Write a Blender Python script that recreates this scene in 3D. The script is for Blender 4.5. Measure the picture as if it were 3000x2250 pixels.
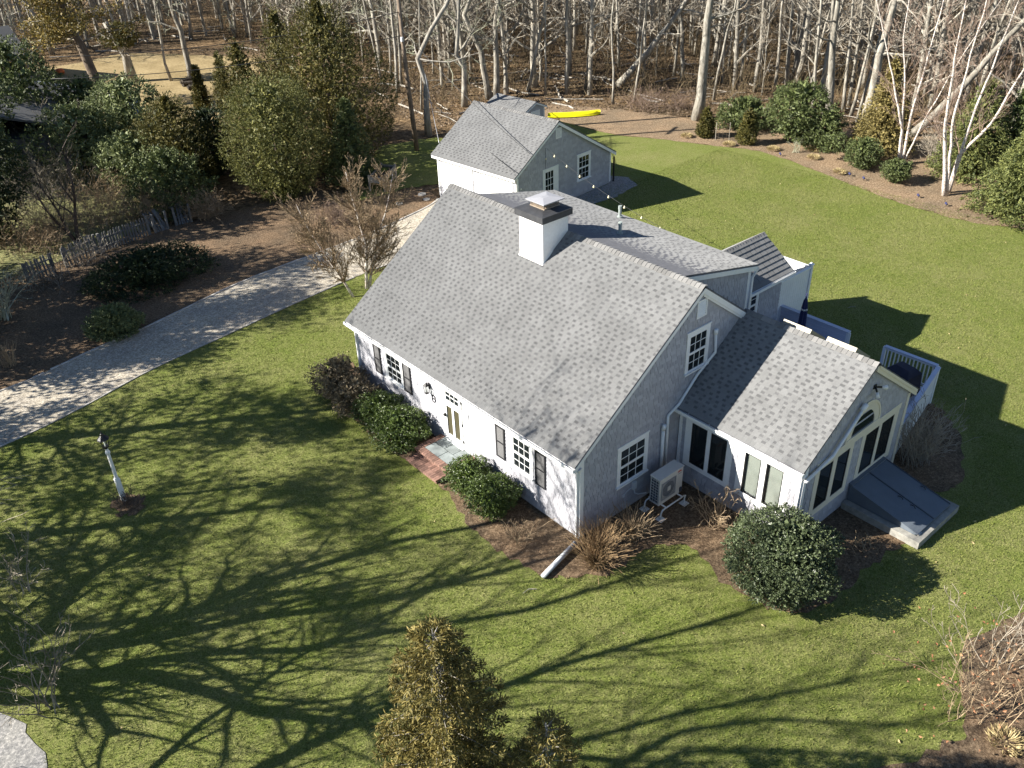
import bpy, math, random
import numpy as np
from mathutils import Vector, Matrix
from mathutils.geometry import tessellate_polygon
for o in list(bpy.data.objects): bpy.data.objects.remove(o)
SC = bpy.context.scene; COL = SC.collection
R = math.radians
# ---------------------------------------------------------------- camera
CAM_POS = Vector((-13.4975, -13.3792, 17.5176)); YAW, PITCH, ROLL, FPX = 0.6966, -0.5694, -0.0351, 2592.64
cd = bpy.data.cameras.new('camera'); cam = bpy.data.objects.new('camera', cd); COL.objects.link(cam)
F_ = Vector((math.sin(YAW)*math.cos(PITCH), math.cos(YAW)*math.cos(PITCH), math.sin(PITCH)))
R0 = Vector((math.cos(YAW), -math.sin(YAW), 0)); U0 = R0.cross(F_)
R1 = R0*math.cos(ROLL)+U0*math.sin(ROLL); U1 = -R0*math.sin(ROLL)+U0*math.cos(ROLL)
m = Matrix((R1, U1, -F_)).transposed().to_4x4(); m.translation = CAM_POS
cam.matrix_world = m
cd.sensor_width = 36; cd.lens = FPX/3000*36; cd.clip_start = .1; cd.clip_end = 3000
SC.camera = cam
# ---------------------------------------------------------------- sky, sun, exposure
SUN_AZ, SUN_EL = R(122.5+180), R(29.5)     # azimuth the sun stands at, clockwise from +Y
w = bpy.data.worlds.new('World'); SC.world = w; w.use_nodes = True
nt = w.node_tree; bg = nt.nodes['Background']
sky = nt.nodes.new('ShaderNodeTexSky'); sky.sky_type = 'NISHITA'; sky.sun_disc = False
sky.sun_elevation = SUN_EL; sky.sun_rotation = SUN_AZ; sky.air_density = .8; sky.dust_density = 0.05; sky.ozone_density = 2.0
nt.links.new(sky.outputs[0], bg.inputs[0]); bg.inputs[1].default_value = 0.05
sd = bpy.data.lights.new('sun', 'SUN'); sd.energy = 5.0; sd.angle = R(.4); sd.color = (1, .95, .86)
sun = bpy.data.objects.new('sun', sd); COL.objects.link(sun)
SV = Vector((math.sin(SUN_AZ)*math.cos(SUN_EL), math.cos(SUN_AZ)*math.cos(SUN_EL), math.sin(SUN_EL)))
sun.rotation_euler = SV.to_track_quat('Z', 'Y').to_euler(); sun.location = SV*80
SC.view_settings.view_transform = 'Standard'; SC.view_settings.look = 'None'
SC.view_settings.exposure = 1.53; SC.view_settings.gamma = 1
SC.render.engine = 'CYCLES'
SC.cycles.max_bounces = 6; SC.cycles.transparent_max_bounces = 12

# ---------------------------------------------------------------- materials
MATS = {}
def nodes(name):
    m = bpy.data.materials.new(name); m.use_nodes = True; MATS[name] = m
    t = m.node_tree; return m, t, t.nodes['Principled BSDF']
def N(t, typ, **kw):
    n = t.nodes.new(typ)
    for k, v in kw.items(): setattr(n, k, v)
    return n
def ramp(t, src, stops, interp='LINEAR'):
    r = N(t, 'ShaderNodeValToRGB'); r.color_ramp.interpolation = interp
    e = r.color_ramp.elements
    while len(e) < len(stops): e.new(.5)
    for i, (p, c) in enumerate(stops):
        e[i].position = p; e[i].color = (*c, 1) if len(c) == 3 else c
    t.links.new(src, r.inputs[0]); return r.outputs[0]
def noise(t, scale, detail=3, rough=.6, coord=None, dist=0, sc=None):
    n = N(t, 'ShaderNodeTexNoise'); n.inputs['Scale'].default_value = scale; n.inputs['Detail'].default_value = detail
    n.inputs['Roughness'].default_value = rough; n.inputs['Distortion'].default_value = dist
    if coord is None: coord = N(t, 'ShaderNodeNewGeometry').outputs['Position']
    if sc:
        mp = N(t, 'ShaderNodeMapping'); mp.inputs['Scale'].default_value = sc[:3]
        if len(sc) > 3: mp.inputs['Rotation'].default_value = (0, 0, sc[3])
        t.links.new(coord, mp.inputs[0]); coord = mp.outputs[0]
    t.links.new(coord, n.inputs[0]); return n.outputs[0]
def mixc(t, f, a, b, mode='MIX'):
    m = N(t, 'ShaderNodeMix', data_type='RGBA', blend_type=mode)
    for v, i in ((f, 0), (a, 6), (b, 7)):
        if isinstance(v, (int, float)): m.inputs[i].default_value = v
        elif isinstance(v, tuple): m.inputs[i].default_value = (*v, 1)
        else: t.links.new(v, m.inputs[i])
    return m.outputs[2]
def math_(t, op, a, b=0.0):
    m = N(t, 'ShaderNodeMath', operation=op)
    for v, i in ((a, 0), (b, 1)):
        if isinstance(v, (int, float)): m.inputs[i].default_value = v
        else: t.links.new(v, m.inputs[i])
    return m.outputs[0]
def bump(t, p, h, strength=.5, dist=.02):
    b = N(t, 'ShaderNodeBump'); b.inputs['Strength'].default_value = strength; b.inputs['Distance'].default_value = dist
    t.links.new(h, b.inputs['Height']); t.links.new(b.outputs[0], p.inputs['Normal'])
def rnd(t):   # a random value per piece: per island and per object
    g = N(t, 'ShaderNodeNewGeometry'); o = N(t, 'ShaderNodeObjectInfo')
    return math_(t, 'FRACT', math_(t, 'ADD', g.outputs['Random Per Island'], o.outputs['Random']))
def mat_plain(name, c, rough=.6, var=.12, nscale=6, metal=0, piece=0, spec=.4):
    m, t, p = nodes(name)
    n = noise(t, nscale, 4)
    a = tuple(x*(1-var) for x in c); b = tuple(min(1, x*(1+var)) for x in c)
    col = ramp(t, n, [(.3, a), (.7, b)])
    if piece:
        k = ramp(t, rnd(t), [(0, (1-piece,)*3), (1, (1+piece,)*3)])
        col = mixc(t, 1.0, col, k, 'MULTIPLY')
    t.links.new(col, p.inputs['Base Color']); p.inputs['Roughness'].default_value = rough
    p.inputs['Metallic'].default_value = metal; p.inputs['Specular IOR Level'].default_value = spec
    if name not in ('glass',): bump(t, p, noise(t, nscale*6, 3), .15, .01)
    return m
def mat_roof(name, c, piece=.16):
    m, t, p = nodes(name)
    k = ramp(t, rnd(t), [(0, tuple(x*(1-piece) for x in c)), (.5, c), (1, tuple(x*(1+piece) for x in c))])
    g = noise(t, 90, 3, .7); k2 = ramp(t, g, [(.3, (.72,)*3), (.7, (1.28,)*3)])
    s = noise(t, .9, 4, .6); k3 = ramp(t, s, [(.3, (.86,)*3), (.7, (1.08,)*3)])
    col = mixc(t, 1.0, mixc(t, 1.0, k, k2, 'MULTIPLY'), k3, 'MULTIPLY')
    t.links.new(col, p.inputs['Base Color']); p.inputs['Roughness'].default_value = .9; p.inputs['Specular IOR Level'].default_value = .25
    if 'Diffuse Roughness' in p.inputs: p.inputs['Diffuse Roughness'].default_value = 1.0
    bump(t, p, g, .4, .004); return m
mat_roof('asphalt_shingle', (.222, .222, .220), .07); mat_roof('asphalt_strip', (.140, .140, .141), .15)
mat_roof('ridge_cap', (.24, .234, .226), .22)
def mat_wallshingle(name, c):
    m, t, p = nodes(name)
    k = ramp(t, rnd(t), [(0, tuple(x*.86 for x in c)), (1, tuple(x*1.08 for x in c))])
    g = noise(t, 9, 4, .6, sc=(6, 6, .8)); k2 = ramp(t, g, [(.3, (.9,)*3), (.7, (1.08,)*3)])
    t.links.new(mixc(t, 1.0, k, k2, 'MULTIPLY'), p.inputs['Base Color']); p.inputs['Roughness'].default_value = .75
    bump(t, p, g, .3, .005); return m
mat_wallshingle('wall_shingle', (.385, .383, .412))
mat_plain('sheathing', (.14, .14, .15), .9)
mat_plain('trim', (.80, .80, .79), .45, .04)
mat_plain('lid', (.33, .33, .35), .5, .05)
mat_plain('skylight_cream', (.34, .305, .225), .5, .04)
mat_plain('trim_cream', (.72, .66, .54), .5, .04)
mat_plain('chimney_white', (.82, .81, .79), .8, .05, 14)
mat_plain('lead', (.045, .046, .05), .6, .25, 5)
mat_plain('metal_light', (.62, .63, .66), .35, .06, 4, metal=.5)
mat_plain('metal_mesh', (.30, .24, .18), .5, .2)
mat_plain('black', (.012, .012, .014), .45, .2)
mat_plain('shutter', (.022, .022, .025), .5, .15)
mat_plain('pipe', (.30, .34, .32), .5, .2)
mat_plain('gray_pvc', (.55, .57, .60), .4, .05)
mat_plain('bulkhead_gray', (.115, .135, .16), .5, .08, 3)
mat_plain('concrete', (.28, .27, .24), .9, .25, 5)
mat_plain('foundation', (.22, .22, .22), .9, .2, 5)
mat_plain('ac_case', (.58, .57, .54), .45, .03)
mat_plain('ac_dark', (.05, .055, .07), .5, .1)
mat_plain('ac_grille', (.30, .31, .33), .5, .1)
mat_plain('red_print', (.45, .06, .05), .5, .05); mat_plain('gray_print', (.2, .2, .22), .5, .05)
mat_plain('brick', (.20, .115, .088), .85, .25, 18, piece=.35)
mat_plain('brick_red', (.20, .085, .06), .85, .25, 18, piece=.35)
mat_plain('mortar', (.30, .27, .23), .95, .2, 18)
mat_plain('bluestone', (.20, .225, .225), .7, .25, 3, piece=.15)
mat_plain('stone', (.40, .38, .35), .85, .2, 4, piece=.25)
mat_plain('deck_paint', (.52, .55, .66), .6, .06, 3, piece=.05)
mat_plain('canvas_dark', (.028, .027, .045), .8, .2, 3)
mat_plain('navy', (.03, .035, .10), .8, .2, 8); mat_plain('white_cloth', (.7, .68, .62), .8, .05)
mat_plain('yellow_plastic', (.78, .72, .01), .35, .05, 2)
mat_plain('orange', (.55, .13, .03), .5, .1); mat_plain('blue_plastic', (.05, .16, .5), .5, .1)
mat_plain('red_plastic', (.5, .04, .04), .4, .1); mat_plain('white_plastic', (.75, .74, .72), .4, .05)
mat_plain('old_wood', (.33, .30, .25), .85, .25, 7, piece=.15)
mat_plain('picket', (.15, .148, .14), .85, .25, 7, piece=.2)
mat_plain('pole_wood', (.17, .13, .095), .9, .3, 5)
mat_plain('soil', (.05, .04, .03), .95, .3, 12)
mat_plain('bulb', (.85, .75, .5), .3, .02)
mat_plain('cable', (.03, .03, .03), .6, .1)
mat_plain('cloth_blind', (.21, .215, .205), .6, .03)
mat_plain('curtain', (.6, .6, .6), .8, .1, 9)
mat_plain('interior', (.03, .032, .035), .8, .2)
mat_plain('interior_warm', (.32, .27, .16), .8, .15)
def glass(name, c, rough=.04):
    m, t, p = nodes(name); p.inputs['Base Color'].default_value = (*c, 1); p.inputs['Roughness'].default_value = rough
    p.inputs['Specular IOR Level'].default_value = .5; bump(t, p, noise(t, 1.2, 2), .06, .02)
glass('glass', (.012, .016, .018)); glass('glass_warm', (.075, .068, .04))
m, t, p = nodes('glass_clear')
tr = N(t, 'ShaderNodeBsdfTransparent'); tr.inputs[0].default_value = (.92, .94, .92, 1); gl = N(t, 'ShaderNodeBsdfGlossy'); gl.inputs['Roughness'].default_value = .03
lw = N(t, 'ShaderNodeLayerWeight'); fc = math_(t, 'ADD', math_(t, 'MULTIPLY', math_(t, 'POWER', lw.outputs['Facing'], 4.0), .5), .05); mx = N(t, 'ShaderNodeMixShader')
t.links.new(fc, mx.inputs[0]); t.links.new(tr.outputs[0], mx.inputs[1]); t.links.new(gl.outputs[0], mx.inputs[2])
t.links.new(mx.outputs[0], t.nodes['Material Output'].inputs[0])
def mat_bark(name, a, b, scale=5, sc=(1, 1, .3)):
    m, t, p = nodes(name); o = N(t, 'ShaderNodeTexCoord').outputs['Object']
    n = noise(t, scale, 5, .65, coord=o, sc=sc)
    r = N(t, 'ShaderNodeObjectInfo').outputs['Random']
    k = ramp(t, r, [(0, (.75,)*3), (1, (1.15,)*3)])
    t.links.new(mixc(t, 1.0, ramp(t, n, [(.35, a), (.65, b)]), k, 'MULTIPLY'), p.inputs['Base Color'])
    p.inputs['Roughness'].default_value = .9; p.inputs['Specular IOR Level'].default_value = .2
    bump(t, p, noise(t, scale*3, 4, coord=o, sc=sc), .8, .04)
mat_bark('bark', (.15, .135, .11), (.42, .39, .33)); mat_bark('bark_dark', (.035, .028, .022), (.09, .075, .06))
mat_bark('twig', (.20, .17, .13), (.40, .35, .28), 3); mat_bark('twig_lichen', (.24, .25, .17), (.42, .42, .32), 3)
mat_bark('bark_brown', (.08, .06, .045), (.2, .16, .12)); mat_bark('bark_snag', (.2, .18, .15), (.42, .39, .34))
mat_bark('twig_red', (.17, .12, .09), (.32, .235, .185), 4); mat_bark('twig_tan', (.22, .16, .10), (.40, .30, .19), 4)
mat_bark('twig_dark', (.05, .04, .035), (.12, .095, .08), 4); mat_bark('twig_orange', (.20, .125, .065), (.40, .28, .155), 4)
m, t, p = nodes('birch')
o = N(t, 'ShaderNodeTexCoord').outputs['Object']
n1 = noise(t, 7, 4, .7, coord=o, sc=(1, 1, 2.6)); n2 = noise(t, 2.5, 3, coord=o)
t.links.new(mixc(t, ramp(t, n1, [(.50, (0, 0, 0)), (.60, (1, 1, 1))]), (.60, .55, .50), mixc(t, n2, (.16, .09, .06), (.34, .22, .17))), p.inputs['Base Color'])
p.inputs['Roughness'].default_value = .8; bump(t, p, n1, .5, .02)
def mat_leaf(name, a, b, rough=.6, spec=.3, trans=.12, scale=1.2):
    m, t, p = nodes(name)
    o = N(t, 'ShaderNodeTexCoord').outputs['Object']
    r = rnd(t); n = noise(t, scale, 3, .6, coord=o)
    f = math_(t, 'ADD', math_(t, 'MULTIPLY', r, .55), math_(t, 'MULTIPLY', n, .5))
    c = ramp(t, f, [(.2, a), (.75, b)])
    t.links.new(c, p.inputs['Base Color']); p.inputs['Roughness'].default_value = rough; p.inputs['Specular IOR Level'].default_value = spec
    tl = N(t, 'ShaderNodeBsdfTranslucent'); t.links.new(c, tl.inputs[0]); mx = N(t, 'ShaderNodeMixShader'); mx.inputs[0].default_value = trans
    t.links.new(p.outputs[0], mx.inputs[1]); t.links.new(tl.outputs[0], mx.inputs[2]); t.links.new(mx.outputs[0], t.nodes['Material Output'].inputs[0])
mat_leaf('leaf_cedar', (.026, .036, .011), (.165, .140, .036)); mat_leaf('leaf_cedar_orange', (.045, .05, .016), (.27, .195, .045))
mat_leaf('leaf_juniper', (.035, .048, .015), (.19, .185, .05)); mat_leaf('leaf_dark', (.012, .022, .010), (.045, .065, .022))
mat_leaf('leaf_holly', (.028, .042, .02), (.12, .15, .07), .42, .35, .05); mat_leaf('leaf_gray', (.05, .07, .03), (.23, .26, .11), .55, .25)
mat_leaf('leaf_green', (.034, .048, .018), (.145, .175, .06), .55, .3); mat_leaf('leaf_spruce', (0.046, 0.065, 0.021), (0.182, 0.195, 0.058))
mat_leaf('leaf_gold', (.085, .075, .026), (.31, .25, .09)); mat_leaf('leaf_box', (0.026, 0.046, 0.013), (0.130, 0.182, 0.039), .4, .5)
mat_leaf('leaf_fir', (.05, .058, .02), (.30, .24, .075), trans=.2); mat_leaf('leaf_brown', (.07, .055, .035), (.22, .16, .11))
mat_leaf('leaf_bronze', (.075, .06, .04), (.32, .26, .16)); mat_leaf('leaf_dead', (.25, .09, .04), (.45, .24, .13))
mat_leaf('straw', (.25, .19, .09), (.55, .45, .24), .8, .2, .2); mat_leaf('leaf_lime', (.04, .07, .01), (.2, .26, .04))
mat_leaf('thicket', (.06, .045, .028), (.22, .17, .10), .9, .1, 0)
mat_leaf('grass_blade', (.065, .105, .015), (.26, .27, .08), .7, .2, .25, .5)
# ---- ground covers
def ground_mat(name, stops, scale, big=None, bumps=.5, bd=.05, fine=None, dots=None):
    m, t, p = nodes(name)
    n = noise(t, scale, 6, .75); c = ramp(t, n, stops)
    if big:
        for bs, lo, hi in big:
            c = mixc(t, 1.0, c, ramp(t, noise(t, bs, 3, .6), [(.35, lo), (.65, hi)]), 'MULTIPLY')
    if dots:
        ds, thr, dc = dots
        v = N(t, 'ShaderNodeTexVoronoi'); v.inputs['Scale'].default_value = ds
        t.links.new(N(t, 'ShaderNodeNewGeometry').outputs['Position'], v.inputs[0])
        c = mixc(t, ramp(t, v.outputs['Color'], [(thr, (0, 0, 0)), (thr+.04, (1, 1, 1))]), c, dc)
    t.links.new(c, p.inputs['Base Color']); p.inputs['Roughness'].default_value = .95; p.inputs['Specular IOR Level'].default_value = .12
    bump(t, p, n, bumps, bd)
ground_mat('litter', [(.33, (.04, .028, .018)), (.47, (.165, .113, .066)), (.57, (.29, .205, .12)), (.70, (.40, .32, .22))], 3.2, [(.25, (.7, .72, .75), (1.15, 1.1, 1.0)), (14, (.6, .6, .6), (1.3, 1.3, 1.3))], 1, .25)
ground_mat('mulch', [(.3, (.05, .033, .022)), (.5, (.165, .115, .073)), (.68, (.34, .25, .165))], 14, [(.5, (.75, .78, .8), (1.15, 1.1, 1.05)), (40, (.65, .65, .65), (1.3, 1.3, 1.3))], 1, .05)
ground_mat('mulch_light', [(.3, (.085, .056, .036)), (.5, (.235, .170, .108)), (.68, (.46, .36, .24))], 12, [(.5, (.8, .82, .84), (1.12, 1.08, 1.05)), (40, (.7, .7, .7), (1.3, 1.3, 1.3))], 1, .05)
ground_mat('shell_drive', [(.32, (.15, .135, .115)), (.5, (.44, .395, .325)), (.66, (.68, .64, .56))], 15, [(.6, (.85, .85, .86), (1.05, 1.04, 1.0)), (6, (.85, .83, .8), (1.08, 1.08, 1.08))], .8, .03)
ground_mat('asphalt', [(.3, (.13, .13, .13)), (.52, (.27, .265, .26)), (.66, (.52, .50, .47))], 16, [(.8, (.85, .85, .85), (1.1, 1.08, 1.02))], .5, .02)
ground_mat('gravel_bed', [(.3, (.12, .12, .12)), (.7, (.45, .44, .42))], 12, None, 1, .05)
ground_mat('tan_lawn', [(.3, (.19, .145, .07)), (.7, (.40, .32, .18))], 5, [(.35, (.78, .75, .7), (1.12, 1.1, 1.1))], .6, .06)
ground_mat('rough_grass', [(.3, (.10, .105, .04)), (.7, (.40, .37, .18))], 4, [(.4, (.6, .65, .6), (1.15, 1.15, 1.1))], .8, .1)
m, t, p = nodes('lawn')
n = noise(t, 26, 6, .8); n2 = noise(t, 3.2, 5, .7, dist=.6); n3 = noise(t, .35, 4, .65); n4 = noise(t, 9, 5, .7)
green = ramp(t, n, [(.32, (.034, .060, .007)), (.5, (.120, .160, .024)), (.68, (.28, .315, .07))])
straw = ramp(t, n, [(.32, (.085, .083, .028)), (.5, (.235, .22, .09)), (.68, (.47, .43, .22))])
f = math_(t, 'ADD', math_(t, 'ADD', math_(t, 'MULTIPLY', n2, .45), math_(t, 'MULTIPLY', n3, .6)), math_(t, 'MULTIPLY', n4, .55))
f = ramp(t, f, [(.68, (.12, .12, .12)), (1.02, (.8, .8, .8))])
c = mixc(t, f, green, straw)
t.links.new(c, p.inputs['Base Color']); p.inputs['Roughness'].default_value = .9; p.inputs['Specular IOR Level'].default_value = .15
bump(t, p, math_(t, 'ADD', n, math_(t, 'MULTIPLY', n4, .6)), .9, .05)

# ---------------------------------------------------------------- objects
def tag(o, label=None, cat=None, group=None, kind=None):
    if label: o['label'] = label
    if cat: o['category'] = cat
    if group: o['group'] = group
    if kind: o['kind'] = kind
    return o
WL = {}      # world location of every object, for parenting
def link(o, parent=None, loc=(0, 0, 0)):
    COL.objects.link(o); WL[o] = Vector(loc)
    if parent is not None:
        o.parent = parent; o.location = Vector(loc)-WL[parent]
    else: o.location = loc
    return o
def thing(name, loc, label, cat, group=None):
    o = bpy.data.objects.new(name, None); o.empty_display_size = .2
    link(o, None, loc); return tag(o, label, cat, group)
class Fr:
    def __init__(s, o=(0, 0, 0), x=(1, 0, 0), y=(0, 1, 0), z=(0, 0, 1)):
        s.o, s.x, s.y, s.z = Vector(o), Vector(x), Vector(y), Vector(z)
    def __call__(s, a, b, c): return s.o+s.x*a+s.y*b+s.z*c
W0 = Fr()
class MB:
    def __init__(s, fr=W0): s.v = []; s.f = []; s.mi = []; s.fr = fr; s.uv = []
    def pt(s, p): s.v.append(tuple(s.fr(*p))); return len(s.v)-1
    def face(s, ids, mi=0): s.f.append(tuple(ids)); s.mi.append(mi)
    def poly(s, pts, mi=0): s.face([s.pt(p) for p in pts], mi)
    def box(s, x0, x1, y0, y1, z0, z1, mi=0):
        i = [s.pt((x, y, z)) for z in (z0, z1) for y in (y0, y1) for x in (x0, x1)]
        for q in ((0, 2, 3, 1), (4, 5, 7, 6), (0, 1, 5, 4), (2, 6, 7, 3), (0, 4, 6, 2), (1, 3, 7, 5)): s.face([i[k] for k in q], mi)
        return s
    def hull(s, a, b, mi=0):      # prism between two equal polygons
        n = len(a); A = [s.pt(p) for p in a]; B = [s.pt(p) for p in b]
        s.face(A[::-1], mi); s.face(B, mi)
        for k in range(n): s.face((A[k], A[(k+1) % n], B[(k+1) % n], B[k]), mi)
        return s
    def beam(s, p, q, wd, ht, mi=0, up=(0, 0, 1)):
        p, q = Vector(p), Vector(q); d = (q-p).normalized(); u = Vector(up); sd_ = d.cross(u).normalized(); u = sd_.cross(d)
        c = [sd_*(a*wd/2)+u*(b*ht/2) for a, b in ((-1, -1), (1, -1), (1, 1), (-1, 1))]
        return s.hull([p+k for k in c], [q+k for k in c], mi)
    def tube(s, pts, rad, n=6, mi=0, cap=True):
        pts = [Vector(p) for p in pts]; rings = []
        if isinstance(rad, (int, float)): rad = [rad]*len(pts)
        for i, p in enumerate(pts):
            d = (pts[min(i+1, len(pts)-1)]-pts[max(i-1, 0)]).normalized()
            a = d.cross(Vector((0.31, .95, .05))).normalized() if abs(d.y) < .9 else d.cross(Vector((1, 0, 0))).normalized(); b = d.cross(a)
            rings.append([s.pt(p+a*(rad[i]*math.cos(2*math.pi*k/n))+b*(rad[i]*math.sin(2*math.pi*k/n))) for k in range(n)])
        for i in range(len(rings)-1):
            for k in range(n): s.face((rings[i][k], rings[i][(k+1) % n], rings[i+1][(k+1) % n], rings[i+1][k]), mi)
        if cap: s.face(rings[0][::-1], mi); s.face(rings[-1], mi)
        return s
    def lathe(s, c, prof, n=12, mi=0):
        c = Vector(c); rings = [[s.pt(c+Vector((r*math.cos(2*math.pi*k/n), r*math.sin(2*math.pi*k/n), z))) for k in range(n)] for r, z in prof]
        for i in range(len(rings)-1):
            for k in range(n): s.face((rings[i][k], rings[i][(k+1) % n], rings[i+1][(k+1) % n], rings[i+1][k]), mi)
        s.face(rings[0][::-1], mi); s.face(rings[-1], mi); return s
    def build(s, name, mats, parent=None, loc=None, smooth=False):
        if loc is None: loc = WL[parent] if parent is not None else Vector((0, 0, 0))
        loc = Vector(loc); me = bpy.data.meshes.new(name)
        me.from_pydata([(a-loc.x, b-loc.y, c-loc.z) for a, b, c in s.v], [], s.f)
        for mm in (mats if isinstance(mats, (list, tuple)) else [mats]): me.materials.append(MATS[mm])
        if any(s.mi): me.polygons.foreach_set('material_index', s.mi)
        if smooth: me.polygons.foreach_set('use_smooth', [True]*len(me.polygons))
        me.update(); o = bpy.data.objects.new(name, me); return link(o, parent, loc)
def arr_mesh(name, V, F, mats, smooth=False, mi=None):
    me = bpy.data.meshes.new(name); k = F.shape[1]
    me.vertices.add(len(V)); me.vertices.foreach_set('co', np.ascontiguousarray(V, dtype=np.float32).ravel())
    me.loops.add(F.size); me.loops.foreach_set('vertex_index', np.ascontiguousarray(F, dtype=np.int32).ravel())
    me.polygons.add(len(F)); me.polygons.foreach_set('loop_start', np.arange(0, F.size, k, dtype=np.int32))
    for mm in (mats if isinstance(mats, (list, tuple)) else [mats]): me.materials.append(MATS[mm])
    if mi is not None: me.polygons.foreach_set('material_index', np.ascontiguousarray(mi, dtype=np.int32))
    me.polygons.foreach_set('use_smooth', np.full(len(F), bool(smooth)))
    me.update(calc_edges=True); me.validate(); return me
def mobj(name, me, parent=None, loc=(0, 0, 0)):
    return link(bpy.data.objects.new(name, me), parent, loc)
def copy_tree(root, loc, rotz, label=None, scale=1, group=None):
    r = root.copy(); COL.objects.link(r); r.location = loc; r.rotation_euler = (0, 0, rotz)
    r.scale = (scale,)*3 if isinstance(scale, (int, float)) else scale
    if label: r['label'] = label
    if group: r['group'] = group
    for ch in list(root.children):
        c = ch.copy(); COL.objects.link(c); c.parent = r
        for g in list(ch.children):
            e = g.copy(); COL.objects.link(e); e.parent = c
    return r

# ---------------------------------------------------------------- ground sheets
def sheet(name, pts, z, mat, parent=None, jit=0, seed=0, kind='structure'):
    rng = random.Random(seed); P = []
    n = len(pts)
    for i in range(n):
        a, b = Vector(pts[i]), Vector(pts[(i+1) % n]); L = (b-a).length
        k = max(1, int(L/.35)) if jit and L < 40 else 1
        for q in range(k):
            c = a.lerp(b, q/k)
            if jit: c += Vector((rng.uniform(-jit, jit), rng.uniform(-jit, jit)))
            P.append((c.x, c.y, z))
    tri = tessellate_polygon([[Vector(q) for q in P]])
    me = bpy.data.meshes.new(name); me.from_pydata(P, [], [tuple(t_) for t_ in tri]); me.materials.append(MATS[mat])
    for pl in me.polygons:
        pass
    me.update(); o = bpy.data.objects.new(name, me); link(o, parent)
    if kind: o['kind'] = kind
    return o
def smooth_poly(pts, closed=False, k=6):
    out = []; n = len(pts)
    for i in range(n if closed else n-1):
        p0, p1, p2, p3 = (Vector(pts[(i+j) % n] if closed else pts[min(max(i+j, 0), n-1)]) for j in (-1, 0, 1, 2))
        for q in range(k):
            s_ = q/k; out.append(tuple(.5*((2*p1)+(p2-p0)*s_+(2*p0-5*p1+4*p2-p3)*s_*s_+(3*p1-p0-3*p2+p3)*s_**3)))
    if not closed: out.append(tuple(pts[-1]))
    return out
g = sheet('ground', [(-400, -300), (500, -300), (500, 600), (-400, 600)], -.006, 'litter')
BACK = smooth_poly([(28.2, 32.3), (28.45, 25.9), (29.76, 23.06), (31.05, 19.67), (32.1, 17.0), (31.66, 13.47), (30.5, 8.55), (30.12, 5.4), (30.27, 3.08), (31.03, .92), (33, -6)])
DNEAR = [(-40, 15.0), (-20, 15.6), (-11.17, 16.63), (-8.44, 17.11), (-5.23, 17.99), (-1.76, 18.51), (2.2, 19.11), (6.44, 19.47), (14.2, 19.3)]
DFAR = [(-40, 19.6), (-20, 20.2), (-10.17, 20.44), (-8.24, 20.72), (-5.85, 21.22), (-3.78, 21.57), (.21, 22.54), (3.18, 22.85), (7.95, 23.2), (12.09, 24.0), (13.5, 24.6)]
DNEAR, DFAR = smooth_poly(DNEAR), smooth_poly(DFAR)
sheet('lawn', DNEAR+[(21, 20), (22.2, 24.5), (26.5, 30.6)]+BACK+[(40, -40), (0, -70), (-60, -60), (-60, 0), (-60, 14)], .010, 'lawn', jit=.05, seed=1)
sheet('lawn', [(9.5, 27.6), (13.2, 27.2), (15.0, 26.6), (22, 25.5), (23.0, 30), (19.7, 33.9), (16.5, 34.8), (12.5, 31.5)], .014, 'lawn', jit=.15, seed=9)
sheet('driveway', DNEAR+[(14.3, 19.3), (13.9, 24.6)]+DFAR[::-1], .022, 'shell_drive', jit=.04, seed=2)
sheet('road', [(-14.25, 5.2), (-13.87, 4.4), (-13.8, 3.64), (-13.9, 2.8), (-14.6, 1.9), (-25, 1.4), (-60, 1.4), (-60, 9), (-24, 7), (-16, 6)], .024, 'asphalt', jit=.10, seed=3)
sheet('mulch_bed', BACK+[(40, -8), (44, 2), (40.9, 14.1), (37.8, 18.9), (34, 21.8), (34.5, 24.7), (32.7, 30.0), (30.4, 34.2)], .020, 'mulch_light', jit=.12, seed=4)
sheet('mulch_bed', smooth_poly([(-.45, 13.0), (-1.1, 11.8), (-1.3, 9.89), (-1.55, 8.06), (-1.4, 6.68), (-1.3, 5.39), (-1.5, 4.2), (-1.9, 2.45), (-1.95, 1.08), (-1.7, -.32), (-1.15, -.95), (-.36, -1.5), (.66, -1.55), (1.5, -1.7), (2.1, -2.44), (1.65, -3.8), (1.75, -4.87), (2.05, -5.5), (2.99, -6.1), (4.5, -6.1), (5.85, -6.2), (7.0, -6.3)])+[(7.2, -4), (5, 3), (.5, 11.5), (.6, 13)], .023, 'mulch', jit=.11, seed=5)
sheet('mulch_bed', smooth_poly([(8.6, -4.9), (9.2, -5.7), (10.1, -6.1), (11.3, -5.7), (12.6, -4.9), (13.5, -3.9), (13.7, -3.1), (12.5, -2.6), (9.3, -3.2)], True), .026, 'mulch', jit=.11, seed=6)
sheet('mulch_bed', smooth_poly([(-9.45, 10.95), (-9.1, 11.15), (-8.75, 10.95), (-8.6, 10.5), (-8.8, 10.1), (-9.2, 10.0), (-9.45, 10.35)], True), .028, 'mulch', jit=.11, seed=16)
sheet('mulch_bed', smooth_poly([(-1.5, -9.6), (.9, -10.0), (1.9, -10.3), (2.9, -9.7), (4.9, -9.2), (8, -11), (4, -16), (-2, -16)], True), .026, 'mulch', jit=.12, seed=7)
sheet('mulch_bed', DFAR+[(13.9, 26.5), (10, 27.6), (9.5, 31), (5, 31), (1, 31.5), (-3, 30.4), (-7, 29.6), (-40, 28)], .018, 'mulch', jit=.11, seed=8)
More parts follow.
